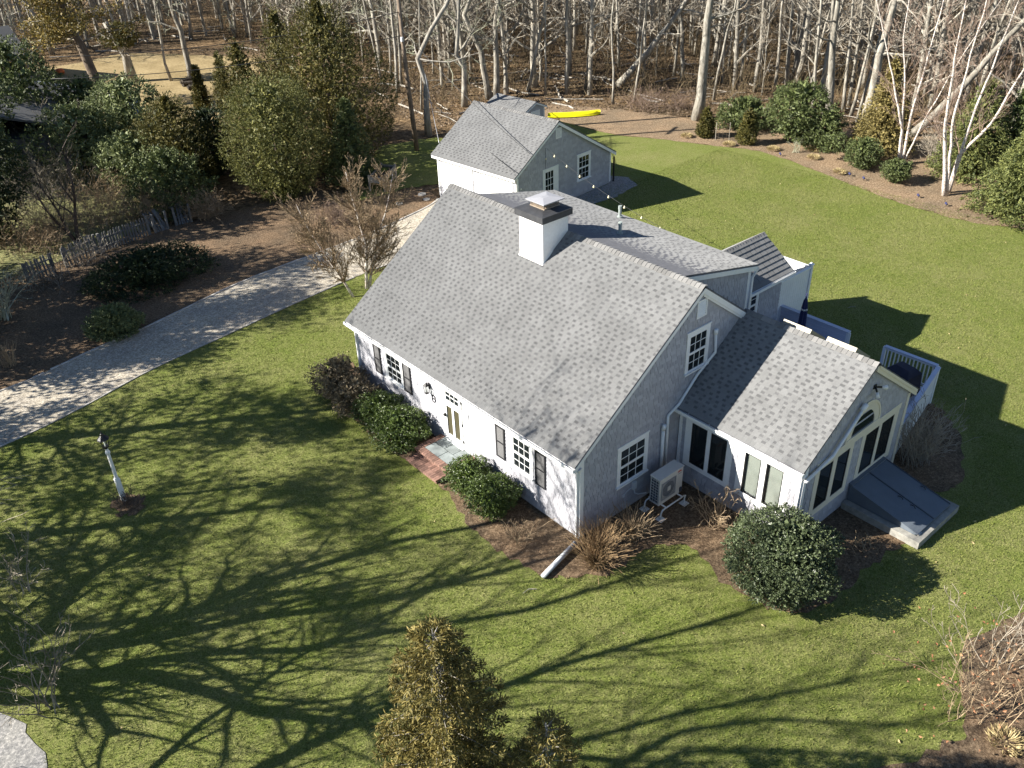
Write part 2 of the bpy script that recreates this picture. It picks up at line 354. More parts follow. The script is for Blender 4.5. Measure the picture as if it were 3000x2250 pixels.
sheet('tan_lawn', smooth_poly([(3.5, 73.3), (11.6, 75.4), (15.2, 75.7), (18.3, 72.3), (21.6, 66.5), (23.2, 62.7), (19.5, 58.5), (14, 52), (10.8, 47.6), (8, 46), (2, 46), (-1, 60)], True), .012, 'tan_lawn', jit=.2, seed=10)
sheet('rough_grass', smooth_poly([(-9, 32), (-4, 31.5), (1.5, 33), (4, 38), (6.5, 46), (3, 50), (-3, 49), (-9, 44)], True), .015, 'rough_grass', jit=.3, seed=11)
sheet('gravel_strip', [(16.5, 18.8), (18.0, 18.0), (20.5, 17.9), (22.6, 18.3), (23.2, 19.5), (22.6, 20.6), (21.7, 20.4), (21.7, 19.6), (16.5, 19.1)], .016+.014, 'gravel_bed', jit=.06, seed=12)
# ---------------------------------------------------------------- shingles
PIECES = {}    # (thing, kind) -> list of pieces
def piece_verts(w_, e_, hb, ht):
    # butt face at v=0 (height hb), top at v=e_ (height ht)
    return [(0, 0, -.004), (w_, 0, -.004), (w_, e_, -.004), (0, e_, -.004), (0, 0, hb), (w_, 0, hb), (w_, e_, ht), (0, e_, ht)]
PF = [(4, 5, 6, 7), (0, 1, 5, 4), (1, 2, 6, 5), (3, 0, 4, 7)]
def inside(poly, a, b):
    r = False; n = len(poly); j = n-1
    for i in range(n):
        xi, yi = poly[i]; xj, yj = poly[j]
        if (yi > b) != (yj > b) and a < (xj-xi)*(b-yi)/(yj-yi)+xi: r = not r
        j = i
    return r
def lay(th, kind, host, O, u, v, ulen, vlen, expo, widths, gaps, hb, ht, mat, over=.02, clip=None, holes=(), seed=0, v_start=0, strip=None, row_off=True):
    """courses of pieces over a plane: O origin, u along the course, v up the slope"""
    rng = random.Random(seed); O, u, v = Vector(O), Vector(u).normalized(), Vector(v).normalized(); n = u.cross(v)
    if n.dot(CAM_POS-O) < 0: n = -n
    k = 0; L = PIECES.setdefault((th, kind), [])
    S = []
    while v_start+k*expo < vlen-.02:
        v0 = v_start+k*expo; e = min(expo+over, vlen-v0)
        if strip: S.append((v0, e))
        a = -rng.uniform(0, max(widths)) if row_off and not strip else -(.13*(k % 2))-rng.uniform(0, .06)-.09*(k//2 % 3)
        while a < ulen:
            w_ = rng.choice(widths); a0, a1 = max(a, 0), min(a+w_, ulen); a += w_+(rng.choice(gaps) if k or not strip else .004)
            if a1-a0 < .03: continue
            c = ((a0+a1)/2, v0+min(expo, e)/2)
            if clip and not all(inside(clip, x_, y_) for x_, y_ in ((a0+.01, v0+.01), (a1-.01, v0+.01), (a1-.01, v0+e-.03), (a0+.01, v0+e-.03))): continue
            if any(h[0]-.0 < a1 and a0 < h[1] and h[2] < v0+expo and v0 < h[3] for h in holes):
                # cut the piece at the opening
                ok = False
                for h in holes:
                    if h[0] < a1 and a0 < h[1] and h[2] < v0+expo and v0 < h[3]:
                        if h[0] > a0 and h[0]-a0 > .03 : a1 = h[0]; ok = True
                        elif h[1] < a1 and a1-h[1] > .03: a0 = h[1]; ok = True
                        elif v0 < h[2] and h[2]-v0 > .03: e = h[2]-v0; ok = True
                        elif v0+expo > h[3] and v0+e-h[3] > .03: ok = True; e = v0+e-h[3]; v0_ = h[3]
                        else: ok = False
                if not ok: e = min(expo+over, vlen-v0); continue
            L.append((O+u*a0+v*v0, u, v, n, round(a1-a0, 3), round(e, 3), hb, ht, host, mat)); e = min(expo+over, vlen-v0)
        k += 1
    if strip:
        mb = MB()
        for v0, e in S:
            hm = strip[0]+(strip[1]-strip[0])*.34
            for lo, hi, h0, h1, mi in ((0, e*.40, strip[0], hm, 1), (e*.40, e, hm, strip[1], 0)):
                p = piece_verts(ulen, hi-lo, h0, h1); P_ = [O+u*q[0]+v*(q[1]+v0+lo)+n*q[2] for q in p]; i0 = len(mb.v)
                mb.v += [tuple(q) for q in P_]
                for f in PF: mb.face([i0+i for i in f], mi)
        mb.build(strip[3], [strip[2], 'asphalt_shingle'], host)['kind'] = 'stuff'
def finish_pieces():
    for (th, kind), L in PIECES.items():
        L.sort(key=lambda q: (q[0]-CAM_POS).length)
        cache = {}
        for q in L[:290]:
            key = q[4:8]+(q[9],)
            if key not in cache:
                mb = MB(); mb.v = piece_verts(*q[4:8]); mb.f = list(PF); mb.mi = [0]*4
                o = mb.build(kind, q[9], None, (0, 0, 0)); COL.objects.unlink(o); cache[key] = o.data; bpy.data.objects.remove(o)
            o = bpy.data.objects.new(kind, cache[key]); COL.objects.link(o); o.parent = q[8]
            M = Matrix((q[1], q[2], q[3])).transposed().to_4x4(); M.translation = q[0]-WL[q[8]]; o.matrix_local = M
        rest = {}
        for q in L[290:]: rest.setdefault((q[8], q[9]), []).append(q)
        for (host, mat), Q in rest.items():
            V = np.zeros((len(Q)*8, 3)); base = np.array(PF)
            for i, q in enumerate(Q):
                A = np.array(piece_verts(*q[4:8])); B = np.array([q[1], q[2], q[3]]); V[i*8:i*8+8] = A@B+np.array(q[0]-WL[host])
            F = (base[None]+np.arange(len(Q))[:, None, None]*8).reshape(-1, 4)
            o = mobj(kind+'s', arr_mesh(kind+'s', V, F, mat), host, WL[host]); o['kind'] = 'stuff'
TABS = dict(expo=.142, widths=(.12, .14, .17, .22), gaps=(.09, .115, .14), hb=.0115, ht=.0075, mat='asphalt_shingle', strip=(.0080, .0035, 'asphalt_strip', 'shingle_strips'))
WSH = dict(expo=.128, widths=(.11, .15, .19, .24), gaps=(.010,), hb=.024, ht=.006, mat='wall_shingle', over=.015)
def ridge_caps(host, a, b, nslopes, w_=.15, seed=0):
    """bent cap pieces along a ridge, each lapping the next; 2 quads a side"""
    a, b = Vector(a), Vector(b); d = (b-a).normalized(); L = (b-a).length; n = int(L/.15); mb = MB(); rng = random.Random(seed)
    s1, s2 = Vector(nslopes[0]), Vector(nslopes[1])
    for k in range(n):
        p, q = a+d*(k*L/n), a+d*((k+1)*L/n+.03)
        h0, h1 = .030+rng.uniform(0, .006), .014
        for pt_, h in ((p, h0), (q, h1)):
            up = Vector((0, 0, h)); mb.v += [tuple(pt_+up+s1*w_), tuple(pt_+up+Vector((0, 0, .004))), tuple(pt_+up+s2*w_), tuple(pt_+s1*(w_+.005)+Vector((0, 0, -.004))), tuple(pt_+s2*(w_+.005)+Vector((0, 0, -.004)))]
        i = len(mb.v)-10
        for f in ((0, 1, 6, 5), (1, 2, 7, 6), (3, 0, 5, 8), (2, 4, 9, 7), (3, 4, 2, 1, 0)): mb.face([i+j for j in f])
    o = mb.build('ridge_caps', 'ridge_cap', host); o['kind'] = 'stuff'; return o
# ---------------------------------------------------------------- joinery
def window(th, fr, u0, u1, z0, z1, cols, rows, out=.035, trimw=.11, sashes=2, label=None, pane_mat='glass', sill=True):
    """fr: x along the wall, y outward, z up. Outer trim box u0..u1, z0..z1"""
    mb = MB(fr); t = trimw
    mb.box(u0, u0+t, 0, out, z0+.05, z1); mb.box(u1-t, u1, 0, out, z0+.05, z1)
    mb.box(u0-.03, u1+.03, 0, out+.012, z1+.001, z1+.045); mb.box(u0+t, u1-t, 0, out-.002, z1-t, z1)
    f = mb.build('window', 'trim', th)
    if label: f['label'] = label
    if sill:
        s = MB(fr); s.box(u0-.03, u1+.03, 0, out+.05, z0, z0+.05); s.build('sill', 'trim', f)
    a0, a1, b0, b1 = u0+t, u1-t, z0+.05, z1-t
    hs = (b1-b0)/sashes
    for k in range(sashes):
        y0 = .004 if k == 0 and sashes == 2 else .010
        y1 = y0+.022; c0, c1 = b0+k*hs, b0+(k+1)*hs; r_ = .04
        s = MB(fr); s.box(a0, a0+r_, y0, y1, c0, c1); s.box(a1-r_, a1, y0, y1, c0, c1); s.box(a0+r_, a1-r_, y0, y1, c0, c0+r_); s.box(a0+r_, a1-r_, y0, y1, c1-r_, c1)
        sw = (a1-a0-2*r_)/cols; sh_ = (hs-2*r_)/rows
        for i in range(1, cols): s.box(a0+r_+i*sw-.009, a0+r_+i*sw+.009, y0, y1-.006, c0+r_, c1-r_)
        for j in range(1, rows): s.box(a0+r_, a1-r_, y0+.001, y1-.007, c0+r_+j*sh_-.009, c0+r_+j*sh_+.009)
        s.build('sash', 'trim', f)
        for i in range(cols):
            for j in range(rows):
                g_ = MB(fr); g_.box(a0+r_+i*sw+.004, a0+r_+(i+1)*sw-.004, -.004, y0+.006, c0+r_+j*sh_+.004, c0+r_+(j+1)*sh_-.004)
                g_.build('pane', pane_mat, f)
    return f
def shutter(th, fr, u0, u1, z0, z1):
    mb = MB(fr); t = .05
    mb.box(u0, u0+t, .02, .055, z0, z1); mb.box(u1-t, u1, .02, .055, z0, z1)
    for a in (z0, (z0+z1)/2-.03, z1-.06): mb.box(u0+t, u1-t, .021, .054, a, a+.06)
    s = mb.build('shutter', 'shutter', th)
    for k in range(24):
        for lo, hi in ((z0+.06, (z0+z1)/2-.03), ((z0+z1)/2+.03, z1-.06)):
            if k >= 12: break
            h = (hi-lo)/12; q = MB(fr); z = lo+k*h
            q.hull([(u0+t, .024, z+.008), (u0+t, .050, z-.004), (u0+t, .050, z+.002), (u0+t, .024, z+h*.9)], [(u1-t, .024, z+.008), (u1-t, .050, z-.004), (u1-t, .050, z+.002), (u1-t, .024, z+h*.9)])
            q.build('slat', 'shutter', s)
    return s
def gutter(th, fr, u0, u1, z, out=0):
    mb = MB(fr); t = .012
    mb.box(u0, u1, out, out+t, z-.10, z); mb.box(u0, u1, out+t, out+.10, z-.10, z-.10+t); mb.box(u0, u1, out+.10, out+.10+t, z-.10, z+.005)
    mb.box(u0-t, u0, out, out+.112, z-.10, z); mb.box(u1, u1+t, out, out+.112, z-.10, z)
    return mb.build('gutter', 'trim', th)
def hangers(th, fr, us, z, out):
    mb = MB(fr)
    for u_ in us:
        mb.box(u_-.012, u_+.012, out-.01, out+.12, z+.006, z+.014); mb.box(u_-.006, u_+.006, out+.10, out+.125, z-.02, z+.006)
    return mb.build('gutter_hangers', 'metal_light', th)

# ================================================================ MAIN HOUSE
HW, HX = 11.2824, 8.2                     # length along Y, depth along X
OV, HE = .303, 2.8437; XR, HR = 4.6704, 6.4987; SL = (HR-HE)/(XR+OV); XD, HD = 8.4031, 5.6597; YD1, YD2 = .7379, 9.9238
RK = .10
house = thing('house', (4, 5.6, 0), 'gray shingled cottage with white trim, white chimney and sunroom wing', 'house')
zf = lambda x: HE+SL*(x+OV)
zr = lambda x: HR-SL*(x-XR)
zd = lambda x: HR-(HR-HD)/(XD-XR)*(x-XR)
XB = 8.45
T = .14
# walls
mb = MB(); mb.box(0, .12, 0, HW, .12, HE+.02); wall_front = mb.build('wall', 'wall_shingle', house)
gp = [(0.12, .12), (HX, .12), (HX, zr(HX)-T), (XR, HR-T-.02), (.12, zf(.12)-T)]
wall_gable = MB().hull([(a, 0, b) for a, b in gp], [(a, .12, b) for a, b in gp]).build('wall', 'wall_shingle', house)
wall_far = MB().hull([(a, HW-.12, b) for a, b in gp], [(a, HW, b) for a, b in gp]).build('wall', 'wall_shingle', house)
mb = MB(); mb.box(HX-.12, HX, .12, HW-.12, .12, zr(HX)-.1); mb.box(HX-.12, HX, YD1+.12, YD2-.12, zr(HX)-.1, HD-.12); mb.build('wall', 'wall_shingle', house)
mb = MB(); mb.box(.03, HX-.03, .03, HW-.03, -.2, .12); mb.build('foundation', 'foundation', house)
# dormer cheeks
ck = [(XR+.4, zr(XR+.4)-.05), (HX, zr(HX)-.1), (HX, zd(HX)-.12), (XR+.4, zd(XR+.4)-.12)]
cheek = MB().hull([(a, YD1+.12, b) for a, b in ck], [(a, YD1+.24, b) for a, b in ck]).build('wall', 'wall_shingle', house)
MB().hull([(a, YD2-.24, b) for a, b in ck], [(a, YD2-.12, b) for a, b in ck]).build('wall', 'wall_shingle', house)
# roof slabs
def slab(name, th, A, B, thick, ya, yb, mat='sheathing'):
    # profile line A->B in XZ, extruded ya..yb
    (xa, za), (xb_, zb) = A, B
    q = [(xa, za), (xb_, zb), (xb_, zb-thick), (xa, za-thick)]
    return MB().hull([(a, ya, b) for a, b in q], [(a, yb, b) for a, b in q]).build(name, mat, th)
roof_front = slab('roof', house, (-OV, HE), (XR, HR), .06, -RK, HW+RK)
roof_rear = slab('roof', house, (XR+.002, HR-.003), (XB, zr(XB)), .06, -RK, HW+RK)
roof_dormer = slab('roof', house, (XR+.02, HR+.012), (XD, HD), .06, YD1, YD2)
cs = math.sqrt(1+SL*SL)
lay(house, 'shingle', roof_front, (-OV-.01, -RK, HE-.005), (0, 1, 0), (1, 0, SL), HW+2*RK, (XR+OV)*cs, seed=1, **TABS)
lay(house, 'shingle', roof_rear, (XB, -RK, zr(XB)), (0, 1, 0), (-1, 0, SL), YD1+RK-.01, (XB-XR)*cs, seed=2, **TABS)
lay(house, 'shingle', roof_rear, (XB, YD2+.01, zr(XB)), (0, 1, 0), (-1, 0, SL), HW+RK-YD2-.01, (XB-XR)*cs, seed=3, **TABS)
SD = (HR-HD)/(XD-XR)
lay(house, 'shingle', roof_dormer, (XD+.01, YD1, HD), (0, 1, 0), (-1, 0, SD), YD2-YD1, (XD-XR)*math.sqrt(1+SD*SD), seed=4, **TABS)
ridge_caps(roof_front, (XR, -RK, HR), (XR, 5.33, HR), ((-1/cs, 0, -SL/cs), (1/cs, 0, -SL/cs*.45)), seed=1)
ridge_caps(roof_front, (XR, 6.44, HR), (XR, HW+RK, HR), ((-1/cs, 0, -SL/cs), (1/cs, 0, -SL/cs*.45)), seed=2)
# rake boards, fascia, corner boards
def rake(th, x0, z0, x1, z1, y, side, depth=.19, thick=.03, mat='trim', drop=.055):
    # board under the roof edge on a gable face; side -1 faces -Y
    ya, yb = (y, y+thick*side)
    q = [(x0, z0-drop), (x1, z1-drop), (x1, z1-drop-depth), (x0, z0-drop-depth)]
    return MB().hull([(a, ya, b) for a, b in q], [(a, yb, b) for a, b in q]).build('rake_board', mat, th)
rake(house, -OV, HE, XR, HR, -.075, -1, .14); rake(house, XR, HR, XB, zr(XB), -.075, -1, .18)
rake(house, XR, HR, XB, zr(XB), -.045, -1, .26); rake(house, -OV+.2, zf(-OV+.2), XR, HR, -.045, -1, .17)
rake(house, -OV, HE, XR, HR, HW+.075, 1, .14); rake(house, XR, HR, XB, zr(XB), HW+.075, 1, .18)
rake(house, XR+.3, zd(XR+.3), XD, HD, YD1+.02, -1, .15)
MB().box(-OV+.02, -OV+.05, -RK, HW+RK, HE-.22, HE-.062).build('fascia', 'trim', house)
MB().box(-OV+.05, 0, -RK+.02, HW+RK-.02, HE-.22, HE-.20).build('soffit', 'trim', house)
MB().box(XD-.12, XD-.02, YD1+.02, YD2, HD-.22, HD-.062).build('fascia', 'trim', house)
for args in ((-.024, .12, -.026, 0, .12, 2.82), (-.026, 0, 0, .11, .12, HE-.2), (-.026, 0, HW-.11, HW, .12, HE-.2), (HX-.12, HX+.02, YD1+.095, YD1+.12, 3.9, HD-.2)):
    MB().box(*args).build('corner_board', 'trim', house)
MB().box(-.022, 0, .11, HW-.11, HE-.36, HE-.222).build('frieze_board', 'trim', house)
# wall shingles
FRF = Fr((0, 0, 0), (0, 1, 0), (-1, 0, 0)); FRG = Fr((0, 0, 0), (1, 0, 0), (0, -1, 0))
lay(house, 'wall_shingle', wall_front, (0, 0, .12), (0, 1, 0), (0, 0, 1), HW, HE-.36-.12, seed=5, holes=[(8.43, 9.53, 1.20-.12, 2.4), (4.92, 6.28, 0, 2.5), (1.90, 2.92, 1.07, 2.4)], **WSH)
lay(house, 'wall_shingle', wall_gable, (0, 0, .12), (1, 0, 0), (0, 0, 1), HX, HR-.3, seed=6, clip=[(.11, 0), (HX, 0), (HX, zr(HX)-.3-.12), (XR, HR-.34-.12), (.11, zf(.11)-.3-.12)],
    holes=[(1.45, 2.76, 1.07-.12, 2.51-.12), (4.16, 5.2, 3.76-.12, 5.15-.12), (4.5, 4.93, 5.49-.12, 6.07-.12)], **WSH)
lay(house, 'wall_shingle', cheek, (XR+.4, YD1+.12, 3.7), (1, 0, 0), (0, 0, 1), HX-XR-.4-.1, 3, seed=7, clip=[(a-XR-.4, b-3.7) for a, b in [(XR+.45, zr(XR+.45)+.02), (HX, zr(HX)+.02), (HX, zd(HX)-.2), (XR+.45, zd(XR+.45)-.2)]], **WSH)
# windows, shutters, door of the front
window(house, FRF, 8.44, 9.52, 1.22, 2.40, 3, 2, label='left front window between black shutters')
shutter(house, FRF, 9.76, 10.16, 1.20, 2.36); shutter(house, FRF, 7.96, 8.40, 1.20, 2.36)
window(house, FRF, 1.91, 2.91, 1.10, 2.38, 3, 2, label='right front window between black shutters')
shutter(house, FRF, 3.15, 3.56, 1.12, 2.30); shutter(house, FRF, 1.36, 1.80, 1.06, 2.30)
window(house, FRG, 1.46, 2.75, 1.08, 2.50, 3, 2, label='lower window of the gable wall')
window(house, FRG, 4.17, 5.19, 3.77, 5.13, 3, 2, label='upper window of the gable wall')
mb = MB(FRF); mb.box(6.20, 6.29, 0, .03, .19, 2.48); mb.box(4.92, 5.01, 0, .03, .19, 2.48); mb.box(6.0, 6.2, 0, .012, .19, 2.42); mb.box(5.01, 5.22, 0, .012, .19, 2.42); mb.box(5.01, 6.2, 0, .031, 2.42, 2.48)
mb.build('door_frame', 'trim', house)
mb = MB(FRF); D0, D1, Z0, Z1 = 5.24, 6.16, .40, 2.40; y = .02
mb.box(D0, D0+.13, 0, y+.02, Z0, Z1); mb.box(D1-.13, D1, 0, y+.02, Z0, Z1); mb.box(D0+.13, D1-.13, 0, y+.02, Z0, Z0+.24); mb.box(D0+.13, D1-.13, 0, y+.02, 1.76, 1.96); mb.box(D0+.13, D1-.13, 0, y+.02, 2.33, Z1); mb.box(5.65, 5.75, 0, y+.02, Z0+.24, 1.76)
door = mb.build('door', 'trim', house)
for a, b in ((D0+.13, 5.65), (5.75, D1-.13)): MB(FRF).box(a, b, -.004, .012, Z0+.24, 1.76).build('pane', 'glass_warm', door)
for i in range(3):
    for j in range(2):
        ww = (D1-D0-.26)/3; MB(FRF).box(D0+.13+i*ww+.012, D0+.13+(i+1)*ww-.012, 0, .012, 1.96+j*.185+.01, 1.96+(j+1)*.185-.01).build('pane', 'glass', door)
mb = MB(FRF); mb.box(D0+.13, D1-.13, 0, .03, 2.138, 2.152)
for i in (1, 2): mb.box(D0+.13+i*ww-.008, D0+.13+i*ww+.008, 0, .031, 1.96, 2.33)
mb.build('muntins', 'trim', door)
mb = MB(FRF); mb.box(D1-.09, D1-.05, .04, .10, 1.30, 1.42); mb.box(D1-.09, D1+.02, .09, .11, 1.35, 1.37); mb.build('handle', 'black', door)
for z in (.65, 1.3, 2.15): MB(FRF).box(D0-.015, D0+.015, .03, .052, z, z+.09).build('hinge', 'black', door)
MB(FRF).box(D0, D1, 0, .09, .38, .40).build('threshold', 'trim', house)
def lantern(fr, u_, z):
    mb = MB(fr); mb.box(u_-.035, u_+.035, .02, .035, z+.02, z+.26)
    mb.beam((u_, .03, z+.24), (u_, .13, z+.30), .02, .02); 
    c = (u_, .14)
    mb.hull([(c[0]-.085, c[1]-.085, z+.2), (c[0]+.085, c[1]-.085, z+.2), (c[0]+.085, c[1]+.085, z+.2), (c[0]-.085, c[1]+.085, z+.2)], [(c[0]-.02, c[1]-.02, z+.29), (c[0]+.02, c[1]-.02, z+.29), (c[0]+.02, c[1]+.02, z+.29), (c[0]-.02, c[1]+.02, z+.29)])
    for a, b in ((-1, -1), (1, -1), (1, 1), (-1, 1)): mb.beam((c[0]+a*.05, c[1]+b*.05, z-.08), (c[0]+a*.075, c[1]+b*.075, z+.2), .012, .012)
    mb.box(c[0]-.055, c[0]+.055, c[1]-.055, c[1]+.055, z-.10, z-.08)
    o = mb.build('wall_lantern', 'black', house)
    MB(fr).box(c[0]-.05, c[0]+.05, c[1]-.05, c[1]+.05, z-.08, z+.19).build('pane', 'glass_clear', o); MB(fr).lathe((c[0], c[1], z-.08), [(.015, 0), (.015, .1), (.02, .12), (.005, .16)], 6).build('bulb', 'white_plastic', o)
lantern(FRF, 6.92, 1.92)
mb = MB(FRF); c_ = [(6.72+.085*math.cos(k*math.pi/8), .03, 1.66+.14*math.sin(k*math.pi/8)) for k in range(17)]
for k in range(16): mb.beam(c_[k], c_[k+1], .022, .022, up=(0, 1, 0))
mb.beam((6.655, .03, 1.66), (6.785, .03, 1.66), .025, .025, up=(0, 1, 0)); mb.build('number_plaque', 'black', house)
mb = MB(FRF)
for a, b in ((7.42, .34), (7.27, .34)):
    cc = [(a+.07*math.cos(k*math.pi/5), .06, b+.11*math.sin(k*math.pi/5)) for k in range(11)]
    for k in range(10): mb.beam(cc[k], cc[k+1], .018, .018, up=(0, 1, 0))
mb.beam((7.2, .03, .5), (7.5, .1, .5), .02, .02); mb.build('hose_hanger', 'black', house)
# gable vent
mb = MB(FRG); mb.box(4.5, 4.54, 0, .04, 5.5, 6.06); mb.box(4.89, 4.93, 0, .04, 5.5, 6.06); mb.box(4.54, 4.89, 0, .04, 5.5, 5.54); mb.box(4.54, 4.89, 0, .04, 6.02, 6.06)
gv = mb.build('gable_vent', 'trim', house)
for k in range(8):
    z = 5.545+k*.059; MB(FRG).hull([(4.54, .005, z+.05), (4.54, .035, z+.01), (4.54, .035, z), (4.54, .005, z)], [(4.89, .005, z+.05), (4.89, .035, z+.01), (4.89, .035, z), (4.89, .005, z)]).build('slat', 'trim', gv)
# gutters and downspouts
gutter(house, FRF, -RK, HW+RK, HE-.04, OV-.02); hangers(house, FRF, [.45+.72*k for k in range(15)], HE-.03, OV-.03)
def spout(th, pts, mat='trim', wd=.075, name='downspout'):
    mb = MB()
    for a, b in zip(pts, pts[1:]): mb.beam(a, b, wd, wd*.8, up=(0.02, .98, .1) if abs((Vector(b)-Vector(a)).normalized().z) > .8 else (0, 0, 1))
    return mb.build(name, mat, th)
spout(house, [(-.28, .02, HE-.13), (-.06, .06, HE-.36), (-.06, .06, .15)])
spout(house, [(-.28, HW-.05, HE-.13), (-.06, HW-.06, HE-.36), (-.06, HW-.06, .15)])
spout(house, [(8.42, YD1+.0, HD-.12), (8.27, YD1+.07, HD-.42), (8.27, YD1+.07, 4.0)])
mb = MB(); pts = [(5.42, -.07, 4.72), (5.50, -.07, 4.05), (4.72, -.07, 3.60), (3.98, -.07, 2.90), (3.52, -.07, 2.72), (3.56, -.07, .75)]
mb.tube(pts, .045, 8); mb.tube([(5.42, -.07, 4.70), (5.42, -.07, 4.86)], .065, 8); mb.build('vent_pipe', 'trim', house, smooth=True)
mb = MB(); mb.tube([(3.33, -.08, 2.38), (3.37, -.08, .85)], .055, 8); mb.tube([(3.33, -.08, 2.3), (3.33, -.12, 2.5)], .065, 8); mb.build('line_cover', 'trim', house, smooth=True)
mb = MB(FRG); mb.box(2.12, 2.27, .02, .10, .72, .98); mb.tube([(2.20, .06, .74), (2.22, .07, .55), (2.35, .1, .45), (2.6, .2, .42)], .02, 6); mb.tube([(2.14, .03, .78), (1.9, .03, .74), (1.78, .03, .66)], .012, 5); mb.build('electrical_box', 'gray_pvc', house)
MB(FRG).box(1.73, 1.83, .02, .04, .6, .7).build('outlet_cover', 'gray_pvc', house)
# chimney
mb = MB(); mb.box(3.60, 4.68, 5.34, 6.43, 5.4, 7.07); mb.hull([(3.55, 5.31, zf(3.55)+.0), (4.0, 5.31, zf(4.0)), (4.0, 6.46, zf(4.0)), (3.55, 6.46, zf(3.55))], [(3.60, 5.34, zf(3.6)+.09), (4.0, 5.34, zf(4.0)+.09), (4.0, 6.43, zf(4)+.09), (3.60, 6.43, zf(3.6)+.09)])
chim = mb.build('chimney', 'chimney_white', house)
mb = MB(); mb.box(3.50, 4.78, 5.24, 6.53, 7.07, 7.28); mb.hull([(3.49, 5.23, 7.28), (4.79, 5.23, 7.28), (4.79, 6.54, 7.28), (3.49, 6.54, 7.28)], [(3.8, 5.55, 7.33), (4.5, 5.55, 7.33), (4.5, 6.22, 7.33), (3.8, 6.22, 7.33)]); mb.build('crown', 'lead', chim)
mb = MB()
for k in range(12):
    for y_ in (5.62, 6.22): mb.box(3.93+k*.055, 3.945+k*.055, y_, y_+.01, 7.33, 7.55)
    for x_ in (3.93, 4.55): mb.box(x_, x_+.01, 5.62+k*.055, 5.635+k*.055, 7.33, 7.55)
mb.box(3.90, 4.58, 5.59, 6.25, 7.31, 7.36); mb.box(3.92, 4.56, 5.61, 6.23, 7.53, 7.55); mb.build('cowl_mesh', 'metal_mesh', chim)
c4_ = [(3.80, 5.5, 7.55), (4.68, 5.5, 7.55), (4.68, 6.34, 7.55), (3.80, 6.34, 7.55)]
MB().hull([(a, b, c-.03) for a, b, c in c4_], c4_).hull([(a, b, c+.001) for a, b, c in c4_], [(4.1, 5.85, 7.60), (4.38, 5.85, 7.60), (4.38, 5.99, 7.60), (4.1, 5.99, 7.60)]).build('cowl_lid', 'lid', chim)
for x_, y_, h in ((8.0, 6.20, .42), (6.30, 4.62, .40)):
    mb = MB(); mb.tube([(x_, y_, zd(x_)-.02), (x_, y_, zd(x_)+h)], .055, 10); mb.tube([(x_, y_, zd(x_)), (x_, y_, zd(x_)+.06)], .10, 10); mb.tube([(x_, y_, zd(x_)+h-.1), (x_, y_, zd(x_)+h+.01)], .065, 10); mb.build('vent_stack', 'pipe', house)
# ---------------- sunroom
SLN, XS, HS, XSR, HSR = 4.233, 3.9307, 2.8307, 6.8931, 4.944
SS = (HSR-HS)/(XSR-XS); XS2 = 2*XSR-XS; SX0, SX1 = XS+.26, XS2-.30
zs = lambda x: HSR-SS*abs(x-XSR)
mb = MB(); mb.box(SX0, SX0+.12, -SLN+.12, 0, .1, .90); mb.box(SX0, SX0+.12, -SLN+.12, 0, 2.34, HS+.1)
for a, b in ((-SLN+.12, -3.65), (-3.08, -2.93), (-2.37, 0)): mb.box(SX0, SX0+.12, a, b, .90, 2.34)
wall_sunside = mb.build('wall', 'wall_shingle', house)
sp = [(SX0, .1), (SX1, .1), (SX1, zs(SX1)-.07), (XSR, HSR-.08), (SX0, zs(SX0)-.07)]
wall_sungable = MB().hull([(a, -SLN, b) for a, b in sp], [(a, -SLN+.12, b) for a, b in sp]).build('wall', 'wall_shingle', house)
MB().box(SX1-.12, SX1, -SLN+.12, 0, .1, HS+.1).build('wall', 'wall_shingle', house)
MB().box(SX0+.03, SX1-.03, -SLN+.03, 0, -.2, .1).build('foundation', 'foundation', house)
MB().box(SX0+.12, SX1-.12, -SLN+.12, -.12, .1, .14).build('sunroom_floor', 'interior_warm', house)
roof_s1 = slab('roof', house, (XS, HS), (XSR, HSR), .06, -SLN-RK, -.001)
roof_s2 = slab('roof', house, (XSR+.002, HSR-.002), (XS2, zs(XS2)), .06, -SLN-RK, 0)
c2s = math.sqrt(1+SS*SS)
lay(house, 'shingle', roof_s1, (XS-.01, -SLN-RK, HS-.005), (0, 1, 0), (1, 0, SS), SLN+RK-.002, (XSR-XS)*c2s, seed=11, **TABS)
lay(house, 'shingle', roof_s2, (XS2, -SLN-RK, zs(XS2)), (0, 1, 0), (-1, 0, SS), SLN+RK-.002, (XSR-XS)*c2s, seed=12, **TABS)
ridge_caps(roof_s1, (XSR, -SLN-RK, HSR), (XSR, -.01, HSR), ((-1/c2s, 0, -SS/c2s), (1/c2s, 0, -SS/c2s)), seed=5)
rake(house, XS, HS, XSR, HSR, -SLN-.05, -1, .10, .025, 'wall_shingle', .05); rake(house, XSR, HSR, XS2, zs(XS2), -SLN-.05, -1, .22, .035, 'trim_cream', .05); rake(house, XSR+.1, HSR-.07, XS2-.03, zs(XS2)+.02, -SLN-.086, -1, .09, .02, 'trim_cream', .045)
MB().box(XS+.02, XS+.05, -SLN-RK, -.002, HS-.20, HS-.062).build('fascia', 'trim', house)
FRS = Fr((SX0, 0, 0), (0, 1, 0), (-1, 0, 0)); FRE = Fr((0, -SLN, 0), (1, 0, 0), (0, -1, 0))
gutter(house, Fr((XS, 0, 0), (0, 1, 0), (-1, 0, 0)), -SLN-RK, -.03, HS-.04, -.02); hangers(house, Fr((XS, 0, 0), (0, 1, 0), (-1, 0, 0)), [-.5-.75*k for k in range(5)], HS-.03, -.03)
